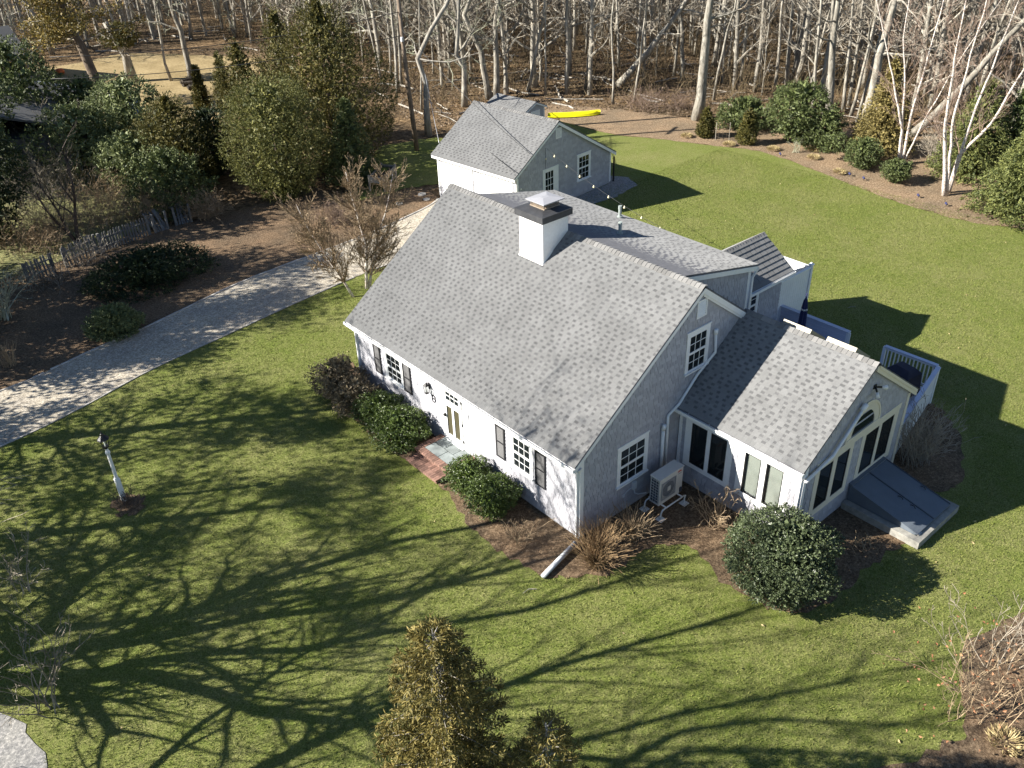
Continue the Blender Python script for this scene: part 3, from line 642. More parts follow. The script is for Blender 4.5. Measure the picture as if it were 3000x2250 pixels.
for args in ((SX0-.024, SX0, -SLN, -SLN+.14, .12, HS-.05), (SX0-.024, SX0+.11, -SLN-.026, -SLN, .12, HS+.0), (SX1-.13, SX1+.02, -SLN-.026, -SLN, .12, zs(SX1)-.25), (SX0-.02, SX0, -.12, -.02, .12, HS-.1)):
    MB().box(*args).build('corner_board', 'trim' if args[0] < 6 else 'trim_cream', house)
def bigwin(fr, u0, u1, z0, z1, panes, pane, trimmat='trim', label=None, depth=0, blinds=False):
    mb = MB(fr); y = .03
    panes = sorted(panes); edges = [u0]+[x for p_ in panes for x in p_]+[u1]
    zb, zt = pane
    for i in range(0, len(edges), 2): mb.box(edges[i], edges[i+1], 0, y, z0, z1)
    for a, b in panes: mb.box(a, b, 0, y-.001, z0, zb); mb.box(a, b, 0, y-.001, zt, z1)
    f = mb.build('window', trimmat, house)
    if label: f['label'] = label
    for a, b in panes:
        s = MB(fr); r_ = .035
        s.box(a, a+r_, 0, y-.012, zb, zt); s.box(b-r_, b, 0, y-.012, zb, zt); s.box(a+r_, b-r_, 0, y-.013, zb, zb+r_); s.box(a+r_, b-r_, 0, y-.013, zt-r_, zt); s.build('sash', 'black', f)
        if blinds:
            MB(fr).box(a+r_, b-r_, -.002, .006, zb+r_, zt-r_).build('pane', 'glass_clear', f)
            MB(fr).box(a-.02, b+.02, -.115, -.10, zb-.03, zt+.03).build('recess', 'interior', f)
            n_ = int((zt-zb-.07)/.05)
            for k in range(n_):
                z = zb+.04+k*.05; MB(fr).hull([(a+.03, -.075, z+.046), (a+.03, -.045, z+.006), (a+.03, -.045, z), (a+.03, -.075, z+.040)], [(b-.01, -.075, z+.046), (b-.01, -.045, z+.006), (b-.01, -.045, z), (b-.01, -.075, z+.040)]).build('slat', 'cloth_blind', f)
        else: MB(fr).box(a+r_, b-r_, -.004, .006, zb+r_, zt-r_).build('pane', 'glass', f)
    return f
bigwin(FRS, -1.96, -.25, .74, 2.52, [(-1.04, -.48), (-1.75, -1.18)], (.89, 2.36), label='shaded sunroom window beside the main house')
f = bigwin(FRS, -3.86, -2.16, .74, 2.52, [(-2.92, -2.38), (-3.64, -3.09)], (.91, 2.33), label='sunlit sunroom window with pale blinds', blinds=True)
lay(house, 'wall_shingle', wall_sunside, (SX0, -SLN, .1), (0, 1, 0), (0, 0, 1), SLN, 2.6, seed=13, holes=[(SLN-1.96, SLN-.25, .64, 2.6), (SLN-3.86, SLN-2.16, .64, 2.6)], **WSH)
# cut real openings behind the blinds is not needed: the wall is thin there
w1 = bigwin(FRE, 4.72, 6.62, .68, 2.46, [(4.94, 5.60), (5.80, 6.44)], (.90, 2.34), 'trim_cream', 'left lower window of the sunroom gable')
w2 = bigwin(FRE, 7.06, 9.06, .72, 2.46, [(7.26, 7.97), (8.13, 8.82)], (.92, 2.36), 'trim_cream', 'right lower window of the sunroom gable')
MB(FRE).box(4.72, 9.08, 0, .045, 2.462, 2.66).build('head_trim', 'trim_cream', house)
# fan light
FC, FRAD = 6.92, .60
def arc(r_, n=14): return [(FC+r_*math.cos(math.pi*k/n), 2.72+r_*1.05*math.sin(math.pi*k/n)) for k in range(n+1)]
for r0_, r1_, yy, nm in ((.60, .84, .03, 'fan_frame'), (.84, .90, .05, 'fan_molding')):
    mb = MB(FRE); A, B = arc(r0_), arc(r1_)
    for k in range(14): mb.hull([(A[k][0], 0, A[k][1]), (B[k][0], 0, B[k][1]), (B[k+1][0], 0, B[k+1][1]), (A[k+1][0], 0, A[k+1][1])], [(A[k][0], yy, A[k][1]), (B[k][0], yy, B[k][1]), (B[k+1][0], yy, B[k+1][1]), (A[k+1][0], yy, A[k+1][1])])
    if r0_ == .60: mb.box(FC-.9, FC+.9, 0, .048, 2.662, 2.72); fan = mb.build('fanlight', 'trim_cream', house)
    else: mb.build(nm, 'trim_cream', fan)
A = arc(.60); MB(FRE).hull([(a, -.002, b) for a, b in A], [(a, .01, b) for a, b in A]).build('pane', 'glass', fan)
PG = [(SX0+.11-SX0, 0), (SX1-.13-SX0, 0), (SX1-.13-SX0, zs(SX1-.13)-.25-.1), (XSR-SX0, HSR-.27), (.11, zs(SX0+.11)-.20-.1)]
lay(house, 'wall_shingle', wall_sungable, (SX0, -SLN, .1), (1, 0, 0), (0, 0, 1), SX1-SX0, 5, seed=14, clip=PG,
    holes=[(4.72-SX0, 6.62-SX0, .58, 2.56), (7.06-SX0, 9.06-SX0, .62, 2.56), (4.72-SX0, 9.08-SX0, 2.36, 2.56), (FC-.88-SX0, FC+.88-SX0, 2.5, 3.0), (FC-.7-SX0, FC+.7-SX0, 3.0, 3.3), (FC-.4-SX0, FC+.4-SX0, 3.3, 3.5)], **WSH)
# flood lights
mb = MB(FRE); mb.box(7.02, 7.14, .02, .05, 4.03, 4.15); mb.tube([(7.08, .05, 4.09), (7.0, .16, 4.0)], .03, 6); mb.tube([(7.08, .05, 4.09), (7.24, .15, 4.06)], .03, 6); fl = mb.build('floodlight', 'black', house)
for a, b in (((7.0, .16, 4.0), (6.97, .22, 3.86)), ((7.24, .15, 4.06), (7.38, .22, 4.02))): MB(FRE).tube([a, b], [.035, .075], 10).build('lamp_shade', 'white_plastic', fl, smooth=True)
# downspout lying across the sunroom gable
mb = MB(FRE); mb.tube([(4.10, .10, 2.42), (5.30, .12, 2.70), (6.50, .12, 3.70)], .05, 8); mb.tube([(6.44, .12, 3.65), (6.60, .12, 3.78)], .08, 8); mb.build('downspout', 'trim', house, smooth=True)
spout(house, [(XS-.05, -SLN+.02, HS-.14), (SX0-.05, -SLN+.05, HS-.38), (SX0-.05, -SLN+.05, .15)])
spout(house, [(XS-.05, -.08, HS-.14), (SX0-.06, -.09, HS-.36), (SX0-.06, -.09, .15)])
# skylights on the back slope
for ya, yb in ((-2.10, -1.18), (-3.53, -2.62)):
    nrm = Vector((SS, 0, 1)).normalized(); dn = Vector((1, 0, -SS)).normalized(); p0 = Vector((XSR+.14, 0, zs(XSR+.14)))
    fs = Fr(p0, dn, (0, 1, 0), nrm); q = MB(fs); q.box(0, .09, ya, yb, 0, .17); q.box(1.0, 1.09, ya, yb, 0, .17); q.box(.09, 1.0, ya, ya+.09, 0, .169); q.box(.09, 1.0, yb-.09, yb, 0, .169)
    sk = q.build('skylight', 'skylight_cream', house); MB(fs).box(.09, 1.0, ya+.09, yb-.09, .1, .13).build('pane', 'glass', sk)
# ---------------- rear wing with its own small gable
BX0, BX1, BY0, BY1, BE, BR = HX, 13.1, 2.70, 5.02, 3.24, 4.30; BYR = (BY0+BY1)/2
bs = (BR-BE)/(BYR-2.42)
bp = [(BY0, .1), (BY1, .1), (BY1, BE+.1), (BYR, BR-.08), (BY0, BE+.1)]
mb = MB(); mb.box(BX0, BX1, BY0, BY0+.12, .1, BE+.12); wall_b = mb.build('wall', 'wall_shingle', house)
MB().box(BX0, BX1, BY1-.12, BY1, .1, BE+.12).build('wall', 'wall_shingle', house)
MB().hull([(BX1-.12, a, b) for a, b in bp], [(BX1, a, b) for a, b in bp]).build('wall', 'wall_shingle', house)
for s_, y0_ in ((1, 2.42), (-1, 2*BYR-2.42)):
    q = [(y0_, BE), (BYR, BR), (BYR, BR-.06), (y0_, BE-.06)]
    rb = MB().hull([(BX0, a, b) for a, b in q], [(BX1+.25, a, b) for a, b in q]).build('roof', 'sheathing', house)
    lay(house, 'shingle', rb, (BX0, y0_, BE), (1, 0, 0), (0, s_, bs), BX1+.25-BX0, (BYR-2.42)*math.sqrt(1+bs*bs), expo=.20, widths=(.24, .28, .32), gaps=(.02, .03), hb=.03, ht=.012, mat='asphalt_shingle', strip=(.01, .004, 'asphalt_strip', 'shingle_strips'), seed=20+s_)
    if s_ == 1: ridge_caps(rb, (BX1+.25, BYR, BR), (BX0, BYR, BR), ((0, -.8, -.6), (0, .8, -.6)), .17, seed=8)
MB().hull([(BX1+.22, 2.42, BE-.06), (BX1+.22, BYR, BR-.06), (BX1+.22, BYR, BR-.22), (BX1+.22, 2.42, BE-.22)], [(BX1+.25, 2.42, BE-.06), (BX1+.25, BYR, BR-.06), (BX1+.25, BYR, BR-.22), (BX1+.25, 2.42, BE-.22)]).build('rake_board', 'trim', house)
FRB = Fr((0, BY0, 0), (1, 0, 0), (0, -1, 0))
gutter(house, Fr((0, 2.42, 0), (1, 0, 0), (0, -1, 0)), BX0+.2, BX1+.25, BE-.02, 0)
lay(house, 'wall_shingle', wall_b, (BX0, BY0, .1), (1, 0, 0), (0, 0, 1), BX1-BX0, BE-.1, seed=15, holes=[(10.75-BX0, 11.75-BX0, 1.8, 2.85)], **WSH)
window(house, FRB, 10.8, 11.70, 1.85, 3.02, 2, 2, label='small window of the rear wing beside the deck')
# ================================================================ STEPS, CELLAR DOORS, AC
steps = thing('front_steps', (-.75, 5.55, 0), 'brick front steps with bluestone landing below the front door', 'steps')
mb = MB(); mb.box(-1.05, -.0, 4.72, 6.40, 0, .31); mb.box(-1.45, -1.06, 4.86, 6.36, 0, .12); mb.build('base', 'mortar', steps)
rng = random.Random(3)
def bricks(x0, x1, y0, y1, z0, h, alongx, bw=.095, mat='brick'):
    n = int(round((y1-y0)/bw)) if alongx else int(round((x1-x0)/bw))
    for k in range(n):
        j = rng.uniform(-.003, .003)
        if alongx: a, b = y0+k*(y1-y0)/n, y0+(k+1)*(y1-y0)/n; bx = (x0+j, x1+j, a+.005, b-.005)
        else: a, b = x0+k*(x1-x0)/n, x0+(k+1)*(x1-x0)/n; bx = (a+.005, b-.005, y0+j, y1+j)
        MB().box(bx[0], bx[1], bx[2], bx[3], z0, z0+h+rng.uniform(-.003, .003)).build('brick', mat, steps)
bricks(-1.12, -.88, 4.66, 6.47, .312, .07, True); bricks(-.875, -.005, 4.66, 4.88, .312, .07, False); bricks(-.875, -.005, 6.25, 6.47, .312, .07, False)
bricks(-1.53, -1.29, 4.80, 6.42, .122, .07, True); bricks(-1.285, -1.055, 4.80, 6.42, .122, .068, True)
for z in (.015, .085, .155, .225):
    for k in range(9): MB().box(-1.075, -1.05, 4.70+k*.19+(.08 if z in (.085, .225) else 0), 4.88+k*.19+(.06 if z in (.085, .225) else 0), z, z+.06).build('brick', 'brick', steps)
for z in (.015, .07):
    for k in range(8): MB().box(-1.475, -1.45, 4.84+k*.19, 5.02+k*.19, z, z+.045).build('brick', 'brick', steps)
for a in ((-.87, -.45, 5.55, 6.245), (-.44, -.006, 5.75, 6.245), (-.87, -.45, 4.885, 5.54), (-.44, -.006, 5.3, 5.74), (-.44, -.006, 4.885, 5.29)):
    MB().box(a[0]+.006, a[1]-.006, a[2]+.006, a[3]-.006, .30, .378+rng.uniform(-.003, .003)).build('flagstone', 'bluestone', steps)
bk = thing('cellar_doors', (7.8, -5.3, 0), 'gray sloping metal cellar doors against the sunroom gable', 'cellar doors')
ZT, ZB, YB, YT = .95, .27, -6.42, -4.28
def bz(y): return ZB+(ZT-.25-ZB)*(y-YB)/(YT-YB)+.0
mb = MB(); mb.box(6.62, 6.84, -6.66, -4.27, -.05, .25); mb.box(8.72, 8.94, -6.66, -4.27, -.05, .25); mb.box(6.84, 8.72, -6.66, -6.46, -.05, .25); mb.build('curb', 'concrete', bk)
zb_ = lambda y: .30+(.78-.30)*(y-YB)/(YT-YB)
for x0 in (6.86, 8.68): MB().hull([(x0, YB, .2), (x0, YT, .2), (x0, YT, zb_(YT)), (x0, YB, zb_(YB))], [(x0+.03, YB, .2), (x0+.03, YT, .2), (x0+.03, YT, zb_(YT)), (x0+.03, YB, zb_(YB))]).build('side_panel', 'bulkhead_gray', bk)
for x0, x1, nm in ((6.84, 7.79, 'door'), (7.80, 8.74, 'door')):
    h_ = .025
    d_ = MB().hull([(x0, YB-.06, zb_(YB)-.01), (x1, YB-.06, zb_(YB)-.01), (x1, YT-.10, zb_(YT-.1)), (x0, YT-.10, zb_(YT-.1))], [(x0, YB-.06, zb_(YB)+h_), (x1, YB-.06, zb_(YB)+h_), (x1, YT-.10, zb_(YT-.1)+h_), (x0, YT-.10, zb_(YT-.1)+h_)]).build('door', 'bulkhead_gray', bk)
    xs_ = x1-.05 if x0 < 7 else x0+.0
    MB().hull([(x1-.03, YB-.05, zb_(YB)+h_), (x1, YB-.05, zb_(YB)+h_), (x1, YT-.1, zb_(YT-.1)+h_), (x1-.03, YT-.1, zb_(YT-.1)+h_)], [(x1-.03, YB-.05, zb_(YB)+h_+.02), (x1, YB-.05, zb_(YB)+h_+.02), (x1, YT-.1, zb_(YT-.1)+h_+.02), (x1-.03, YT-.1, zb_(YT-.1)+h_+.02)]).build('flange', 'ac_dark', d_)
    for y_ in (-5.55, -5.95) if x0 < 7.5 else (-5.75,): MB().tube([(x1-.12, y_, zb_(y_)+.03), (x1-.12, y_+.05, zb_(y_)+.09), (x1-.12, y_+.13, zb_(y_)+.09), (x1-.12, y_+.18, zb_(y_)+.06)], .012, 5).build('handle', 'black', d_)
MB().box(6.84, 8.74, YT-.098, YT+.02, zb_(YT-.1)-.02, zb_(YT)+.05).build('header', 'bulkhead_gray', bk)
MB().box(6.9, 7.05, -6.5, -6.44, .252, .30).build('hinge_shoe', 'metal_light', bk)
ac = thing('heat_pump', (2.9, -.7, 0), 'beige outdoor heat pump on a pipe stand beside the gable wall', 'heat pump')
mb = MB(); mb.box(2.40, 3.42, -.86, -.50, .42, 1.36); mb.box(2.38, 3.44, -.88, -.48, 1.361, 1.385); mb.build('case', 'ac_case', ac)
MB().box(2.392, 2.401, -.83, -.53, .47, 1.31).build('coil', 'ac_dark', ac)
mb = MB()
for k in range(9): mb.box(2.380, 2.392, -.83, -.53, .49+k*.1, .497+k*.1)
for k in range(4): mb.box(2.381, 2.391, -.82+k*.093, -.813+k*.093, .47, 1.31)
mb.build('coil_guard', 'ac_case', ac)
mb = MB(); cc = [(2.78+.26*math.cos(k*math.pi/10), -.864, .88+.26*math.sin(k*math.pi/10)) for k in range(20)]; mb.hull(cc, [(a, -.8645-.002, b) for a, _, b in cc]); mb.build('fan_opening', 'ac_dark', ac)
mb = MB()
for k in range(20): mb.box(2.48, 3.08, -.885, -.878, .60+k*.029, .608+k*.029)
mb.box(2.47, 3.09, -.89, -.87, .57, .60); mb.box(2.47, 3.09, -.89, -.87, 1.17, 1.20); mb.box(2.47, 2.50, -.889, -.869, .6, 1.17); mb.box(3.06, 3.09, -.889, -.869, .6, 1.17); mb.build('fan_grille', 'ac_grille', ac)
MB().box(2.71, 2.85, -.897, -.89, .83, .99).build('label_plate', 'ac_case', ac)
mb = MB(); mb.box(3.17, 3.36, -.866, -.861, 1.24, 1.27); mb.box(3.19, 3.30, -.866, -.861, 1.275, 1.295); mb.build('red_lettering', 'red_print', ac)
MB().box(3.19, 3.35, -.866, -.861, 1.17, 1.195).build('gray_lettering', 'gray_print', ac); MB().box(3.30, 3.38, -.90, -.861, .47, .62).build('valve_cover', 'ac_dark', ac)
mb = MB()
for x_ in (2.36, 3.42):
    mb.tube([(x_, -1.0, .03), (x_, -1.0, .22), (x_+.04, -1.0, .31), (x_+.12 if x_ < 3 else x_-.05, -1.0, .34)], .024, 7)
    mb.tube([(x_, -.37, .03), (x_, -.37, .25), (x_+.05, -.37, .34)], .024, 7)
mb.tube([(2.42, -1.0, .34), (3.4, -1.0, .34)], .024, 7); mb.tube([(2.42, -.37, .34), (3.42, -.37, .34)], .024, 7); mb.tube([(2.55, -1.02, .38), (2.55, -.35, .38)], .024, 6); mb.tube([(3.27, -1.02, .38), (3.27, -.35, .38)], .024, 6)
mb.build('stand', 'white_plastic', ac, smooth=True)
for a, b in ((2.36, -1.0), (3.42, -1.0), (2.36, -.37), (3.42, -.37)): MB().box(a-.11, a+.11, b-.11, b+.11, .02, .045).build('foot', 'white_plastic', ac)
# white pipe from the corner downspout out over the bed
dp = MB().tube([(-.28, -.12, .16), (-1.8, -.42, .10)], [.07, .075], 10).build('drain_pipe', 'gray_pvc', None, (-1, -.3, 0), smooth=True)
tag(dp, 'pale drain pipe lying in the mulch at the near house corner', 'drain pipe')
# ================================================================ DECK
deck = thing('deck', (12, 0, 0), 'white deck with railings and plank wall behind the sunroom', 'deck')
DZ = .48
n = 24
for k in range(n):
    x0 = 9.62+k*(13.78-9.62)/n; y0 = -4.15+(x0-9.7)*.21 if True else -3.6
    MB().box(x0, x0+.168, max(-4.05, -4.12+(x0-9.6)*.2), 2.68, DZ-.04, DZ).build('board', 'deck_paint', deck)
MB().hull([(9.62, -4.05, 0.05), (13.74, -3.22, .05), (13.74, 2.9, .05), (9.62, 2.66, .05)], [(9.62, -4.05, .43), (13.74, -3.22, .43), (13.74, 2.9, .43), (9.62, 2.66, .43)]).build('joists', 'trim', deck)
# plank wall from the rear wing to the stairs
for k in range(6): MB().box(13.68, 13.71, .12, 2.98, DZ+.03+k*.155, DZ+.175+k*.155).build('plank', 'deck_paint', deck)
MB().box(13.62, 13.80, .02, 3.02, 1.455, 1.50).build('cap_rail', 'deck_paint', deck)
for y_ in (.07, 2.94): MB().box(13.67, 13.77, y_-.05, y_+.05, 0, 1.453).build('post', 'trim', deck)
for y_ in (-.12,): MB().box(13.69, 13.73, -.03, .015, .5, 1.45).build('baluster', 'trim', deck)
# seat in front of the plank wall
MB().box(13.2, 13.66, .3, 2.6, .9, .94).build('bench_seat', 'deck_paint', deck)
def rail(p, q, nb, z=1.5, skirt=False):
    p, q = Vector((*p, 0)), Vector((*q, 0)); up = Vector((0, 0, 1)); d = (q-p)
    MB().beam(p+up*(z-.022), q+up*(z-.022), .15, .042).build('cap_rail', 'deck_paint', deck)
    MB().beam(p+up*(z-.09), q+up*(z-.09), .04, .09).build('top_rail', 'trim', deck); MB().beam(p+up*(DZ+.10), q+up*(DZ+.10), .04, .08).build('bottom_rail', 'trim', deck)
    for k in range(1, nb): c = p+d*(k/nb); MB().box(c.x-.018, c.x+.018, c.y-.018, c.y+.018, .12 if skirt else DZ+.12, z-.12).build('baluster', 'trim', deck)
    for c in (p, q): MB().box(c.x-.05, c.x+.05, c.y-.05, c.y+.05, 0, z-.045).build('post', 'trim', deck)
rail((13.73, -1.36), (13.78, -3.25), 14); rail((13.70, -3.31), (9.75, -4.12), 34, skirt=True)
for k in range(3): MB().box(13.80+k*.28, 14.07+k*.28, -1.25, -.05, DZ-.16-k*.15-.04, DZ-.16-k*.15).build('stair_tread', 'deck_paint', deck)
gr = thing('covered_grill', (12.9, -2.6, DZ), 'barbecue under a dark cover in the deck corner', 'grill')
mb = MB(); a = [(12.5, -2.95, DZ+.02), (13.35, -3.05, DZ+.02), (13.5, -2.05, DZ+.02), (12.65, -1.95, DZ+.02)]; b = [(12.52, -2.9, 1.28), (13.28, -3.0, 1.28), (13.42, -2.1, 1.28), (12.68, -2.0, 1.28)]
mb.hull(a, b); mb.hull([(x, y, 1.281) for x, y, _ in b], [(12.75, -2.75, 1.48), (13.1, -2.8, 1.48), (13.2, -2.3, 1.48), (12.85, -2.25, 1.48)]); mb.build('cover', 'canvas_dark', gr)
MB().tube([(12.60, -1.99, 1.2), (13.35, -2.1, 1.22)], .025, 6).build('handle', 'metal_light', gr)
um = thing('patio_umbrella', (12.78, 1.42, DZ), 'closed navy umbrella with white bands standing on the deck', 'umbrella')
mb = MB(); 
mb.lathe((12.78, 1.42, DZ), [(.25, 0), (.25, .06), (.05, .10), (.03, .5)], 10); mb.build('base', 'black', um)
MB().tube([(12.78, 1.42, DZ+.3), (12.78, 1.42, 2.75)], .02, 6).build('pole', 'metal_light', um)
def star(mb, z0, z1, r0, r1, n=16):
    A = [(12.78+(r0*(1 if k % 2 else .68))*math.cos(k*2*math.pi/n), 1.42+(r0*(1 if k % 2 else .68))*math.sin(k*2*math.pi/n), z0) for k in range(n)]
    B = [(12.78+(r1*(1 if k % 2 else .68))*math.cos(k*2*math.pi/n), 1.42+(r1*(1 if k % 2 else .68))*math.sin(k*2*math.pi/n), z1) for k in range(n)]
    mb.hull(A, B)
mb = MB(); star(mb, 1.05, 1.45, .17, .155); star(mb, 1.51, 2.2, .15, .12); star(mb, 2.26, 2.6, .115, .07); mb.lathe((12.78, 1.42, 2.6), [(.07, 0), (.03, .08), (.02, .2), (.03, .24), (.005, .28)], 8); mb.build('canopy', 'navy', um)
mb = MB(); star(mb, 1.451, 1.509, .158, .153); star(mb, 2.201, 2.259, .122, .118); mb.build('fringe', 'white_cloth', um)
# outdoor shower enclosure behind the rear wing
sw = thing('shower_enclosure', (14.4, 3.9, 0), 'tall white board enclosure behind the rear wing', 'shower enclosure')
def panel(p, q, z0, z1, nb):
    p, q = Vector((*p, 0)), Vector((*q, 0)); d = q-p; up = Vector((0, 0, 1))
    for k in range(nb): a, b = p+d*(k/nb), p+d*((k+1)/nb)-d.normalized()*.006; MB().beam((a+up*((z0+z1)/2)), (b+up*((z0+z1)/2)), .03, z1-z0).build('board', 'trim', sw)
    MB().beam(p+up*(z1+.03), q+up*(z1+.03), .09, .06).build('top_rail', 'trim', sw)
panel((13.42, 2.92), (15.35, 2.92), .15, 2.5, 14); panel((15.42, 3.0), (15.42, 4.85), .15, 2.5, 14); panel((15.35, 4.9), (13.42, 4.9), .15, 2.5, 14)
for a, b in ((15.42, 2.92), (15.42, 4.9), (13.4, 2.92)):
    q = MB(); q.box(a-.06, a+.06, b-.06, b+.06, 0, 2.62); q.box(a-.085, a+.085, b-.085, b+.085, 2.621, 2.66); q.hull([(a-.07, b-.07, 2.661), (a+.07, b-.07, 2.661), (a+.07, b+.07, 2.661), (a-.07, b+.07, 2.661)], [(a-.01, b-.01, 2.73), (a+.01, b-.01, 2.73), (a+.01, b+.01, 2.73), (a-.01, b+.01, 2.73)]); q.build('post', 'trim', sw)
# ================================================================ GARAGE
GA = -.0917; GX, GY, GW, GL_, GHE, GHR, GXR, GH2 = 14.3288, 18.9864, 7.5714, 5.8944, 2.4331, 4.5304, 3.0796, 1.7508
e1 = Vector((math.cos(GA), -math.sin(GA), 0)); e2 = Vector((math.sin(GA), math.cos(GA), 0))
FG = Fr((GX, GY, 0), e1, e2)
gar = thing('garage', FG(3.7, 3, 0), 'gray shingled garage with white front behind the cottage', 'garage')
og, rg = .3, .15
gs1 = (GHR-GHE)/(GXR+og); gs2 = (GHR-GH2)/(GW+og-GXR)
zg = lambda a: GHE+gs1*(a+og) if a < GXR else GHR-gs2*(a-GXR)
pp = [(0, 0), (GW, 0), (GW, zg(GW)-.07), (GXR, GHR-.09), (0, zg(0)-.07)]
gwall = MB(FG).hull([(a, 0, b) for a, b in pp], [(a, .12, b) for a, b in pp]).build('wall', 'wall_shingle', gar)
MB(FG).hull([(a, GL_-.12, b) for a, b in pp], [(a, GL_, b) for a, b in pp]).build('wall', 'wall_shingle', gar)
gfront = MB(FG).box(0, .12, .12, GL_-.12, 0, GHE+.1).build('wall', 'wall_shingle', gar)
MB(FG).box(GW-.12, GW, .12, GL_-.12, 0, zg(GW)-.09).build('wall', 'wall_shingle', gar)
def gslab(A, B, nm):
    (xa, za), (xb_, zb) = A, B; q = [(xa, za), (xb_, zb), (xb_, zb-.06), (xa, za-.06)]
    return MB(FG).hull([(a, -rg, b) for a, b in q], [(a, GL_+rg, b) for a, b in q]).build(nm, 'sheathing', gar)
gr1 = gslab((-og, GHE), (GXR, GHR), 'roof'); gr2 = gslab((GXR+.002, GHR-.002), (GW+og, GH2), 'roof')
lay(gar, 'shingle', gr1, FG(-og-.01, -rg, GHE-.005), e2, e1+Vector((0, 0, gs1)), GL_+2*rg, (GXR+og)*math.sqrt(1+gs1**2), seed=31, **TABS)
lay(gar, 'shingle', gr2, FG(GW+og, -rg, GH2), e2, -e1+Vector((0, 0, gs2)), GL_+2*rg, (GW+og-GXR)*math.sqrt(1+gs2**2), seed=32, **TABS)
cg = math.sqrt(1+gs1**2)
ridge_caps(gr1, FG(GXR, -rg, GHR), FG(GXR, GL_+rg, GHR), (-e1/cg+Vector((0, 0, -gs1/cg)), e1/cg+Vector((0, 0, -gs2/cg))), seed=9)
lay(gar, 'wall_shingle', gwall, FG(0, 0, 0), e1, (0, 0, 1), GW, GHR, seed=33, clip=[(.12, .02), (GW-.12, .02), (GW-.12, zg(GW-.12)-.24), (GXR, GHR-.28), (.12, zg(.12)-.24)], holes=[(1.94, 3.15, 0, 2.25), (4.67, 5.78, .86, 2.32), (2.96, 3.4, 3.58, 4.16)],
    expo=.15, widths=(.14, .19, .24, .3), gaps=(.008,), hb=.02, ht=.007, mat='wall_shingle', over=.015)
lay(gar, 'wall_shingle', gfront, FG(0, 0, 0), e2, (0, 0, 1), GL_, 2.2, seed=34, holes=[(.25, 2.65, 0, 2.3), (3.15, 5.45, 0, 2.3)], expo=.15, widths=(.19, .24, .3), gaps=(.008,), hb=.02, ht=.007, mat='wall_shingle', over=.015)
FGG = Fr(FG(0, 0, 0), e1, -e2); FGF = Fr(FG(0, 0, 0), e2, -e1)
def grake(a0, z0, a1, z1, y, dep):
    q = [(a0, z0-.05), (a1, z1-.05), (a1, z1-.05-dep), (a0, z0-.05-dep)]
    MB(FGG).hull([(a, y, b) for a, b in q], [(a, y+.03, b) for a, b in q]).build('rake_board', 'trim', gar)
grake(-og, GHE, GXR, GHR, .12, .13); grake(GXR, GHR, GW+og, GH2, .12, .16)
for args in ((0, .11, 0, .03, .1, 2.3), (GW-.11, GW, 0, .03, .1, zg(GW)-.1)): MB(FGG).box(*args).build('corner_board', 'trim', gar)
MB(FGF).box(0, .12, 0, .03, .1, 2.3).build('corner_board', 'trim', gar); MB(FGF).box(GL_-.12, GL_, 0, .03, .1, 2.3).build('corner_board', 'trim', gar)
MB(FGF).box(-rg, GL_+rg, og-.05, og-.02, GHE-.2, GHE-.06).build('fascia', 'trim', gar); MB(FGF).box(.12, GL_-.12, 0, .028, 2.2, 2.36).build('frieze_board', 'trim', gar)
window(gar, FGG, 4.67, 5.78, .86, 2.30, 3, 2, label='garage gable window with pale curtains', pane_mat='glass')
mb = MB(FGG); mb.box(2.96, 3.0, 0, .03, 3.6, 4.14); mb.box(3.36, 3.40, 0, .03, 3.6, 4.14); mb.box(3.0, 3.36, 0, .029, 3.6, 3.64); mb.box(3.0, 3.36, 0, .029, 4.10, 4.14); q = mb.build('gable_vent', 'trim', gar)
for k in range(7): MB(FGG).box(3.0, 3.36, .005, .024, 3.645+k*.065, 3.69+k*.065).build('slat', 'trim', q)
mb = MB(FGG); mb.box(1.94, 2.04, 0, .035, .1, 2.24); mb.box(3.05, 3.15, 0, .035, .1, 2.24); mb.box(2.04, 3.05, 0, .034, 2.14, 2.24); mb.build('door_frame', 'trim', gar)
mb = MB(FGG); mb.box(2.04, 2.14, 0, .025, .1, 2.14); mb.box(2.95, 3.05, 0, .025, .1, 2.14); mb.box(2.14, 2.95, 0, .024, .1, .95); mb.box(2.14, 2.95, 0, .024, 2.05, 2.14); mb.box(2.76, 2.95, 0, .0235, .95, 2.05)
gd = mb.build('door', 'trim', gar)
for i in range(3):
    for j in range(3): MB(FGG).box(2.14+i*.205+.012, 2.14+(i+1)*.205-.012, 0, .012, .95+j*.366+.015, .95+(j+1)*.366-.015).build('pane', 'glass', gd)
mb = MB(FGG)
for i in (1, 2): mb.box(2.14+i*.205-.012, 2.14+i*.205+.012, 0, .022, .95, 2.05)
for j in (1, 2): mb.box(2.14, 2.76, 0, .021, .95+j*.366-.015, .95+j*.366+.015)
mb.build('muntins', 'trim', gd)
for b0, b1 in ((.25, 2.65), (3.15, 5.45)):
    mb = MB(FGF); mb.box(b0, b0+.1, .0, .05, 0, 2.2); mb.box(b1-.1, b1, 0, .05, 0, 2.2); mb.box(b0+.1, b1-.1, 0, .049, 2.1, 2.2)
    fr_ = mb.build('garage_door', 'trim', gar)
    for k in range(4): MB(FGF).box(b0+.1, b1-.1, 0, .02, .01+k*.52, .515+k*.52).build('panel', 'trim', fr_)
    for k in range(4):
        a = b0+.2+k*(b1-b0-.4)/4; MB(FGF).box(a+.06, a+(b1-b0-.4)/4-.06, .02, .026, 1.66, 1.98).build('pane', 'trim', fr_)
        MB(FGF).box(a+.1, a+.22, .02, .03, 1.30, 1.33).build('strap', 'gray_pvc', fr_)
MB(FGG).box(.22, .30, 0, .08, 1.7, 1.78).build('spigot_light', 'white_plastic', gar)
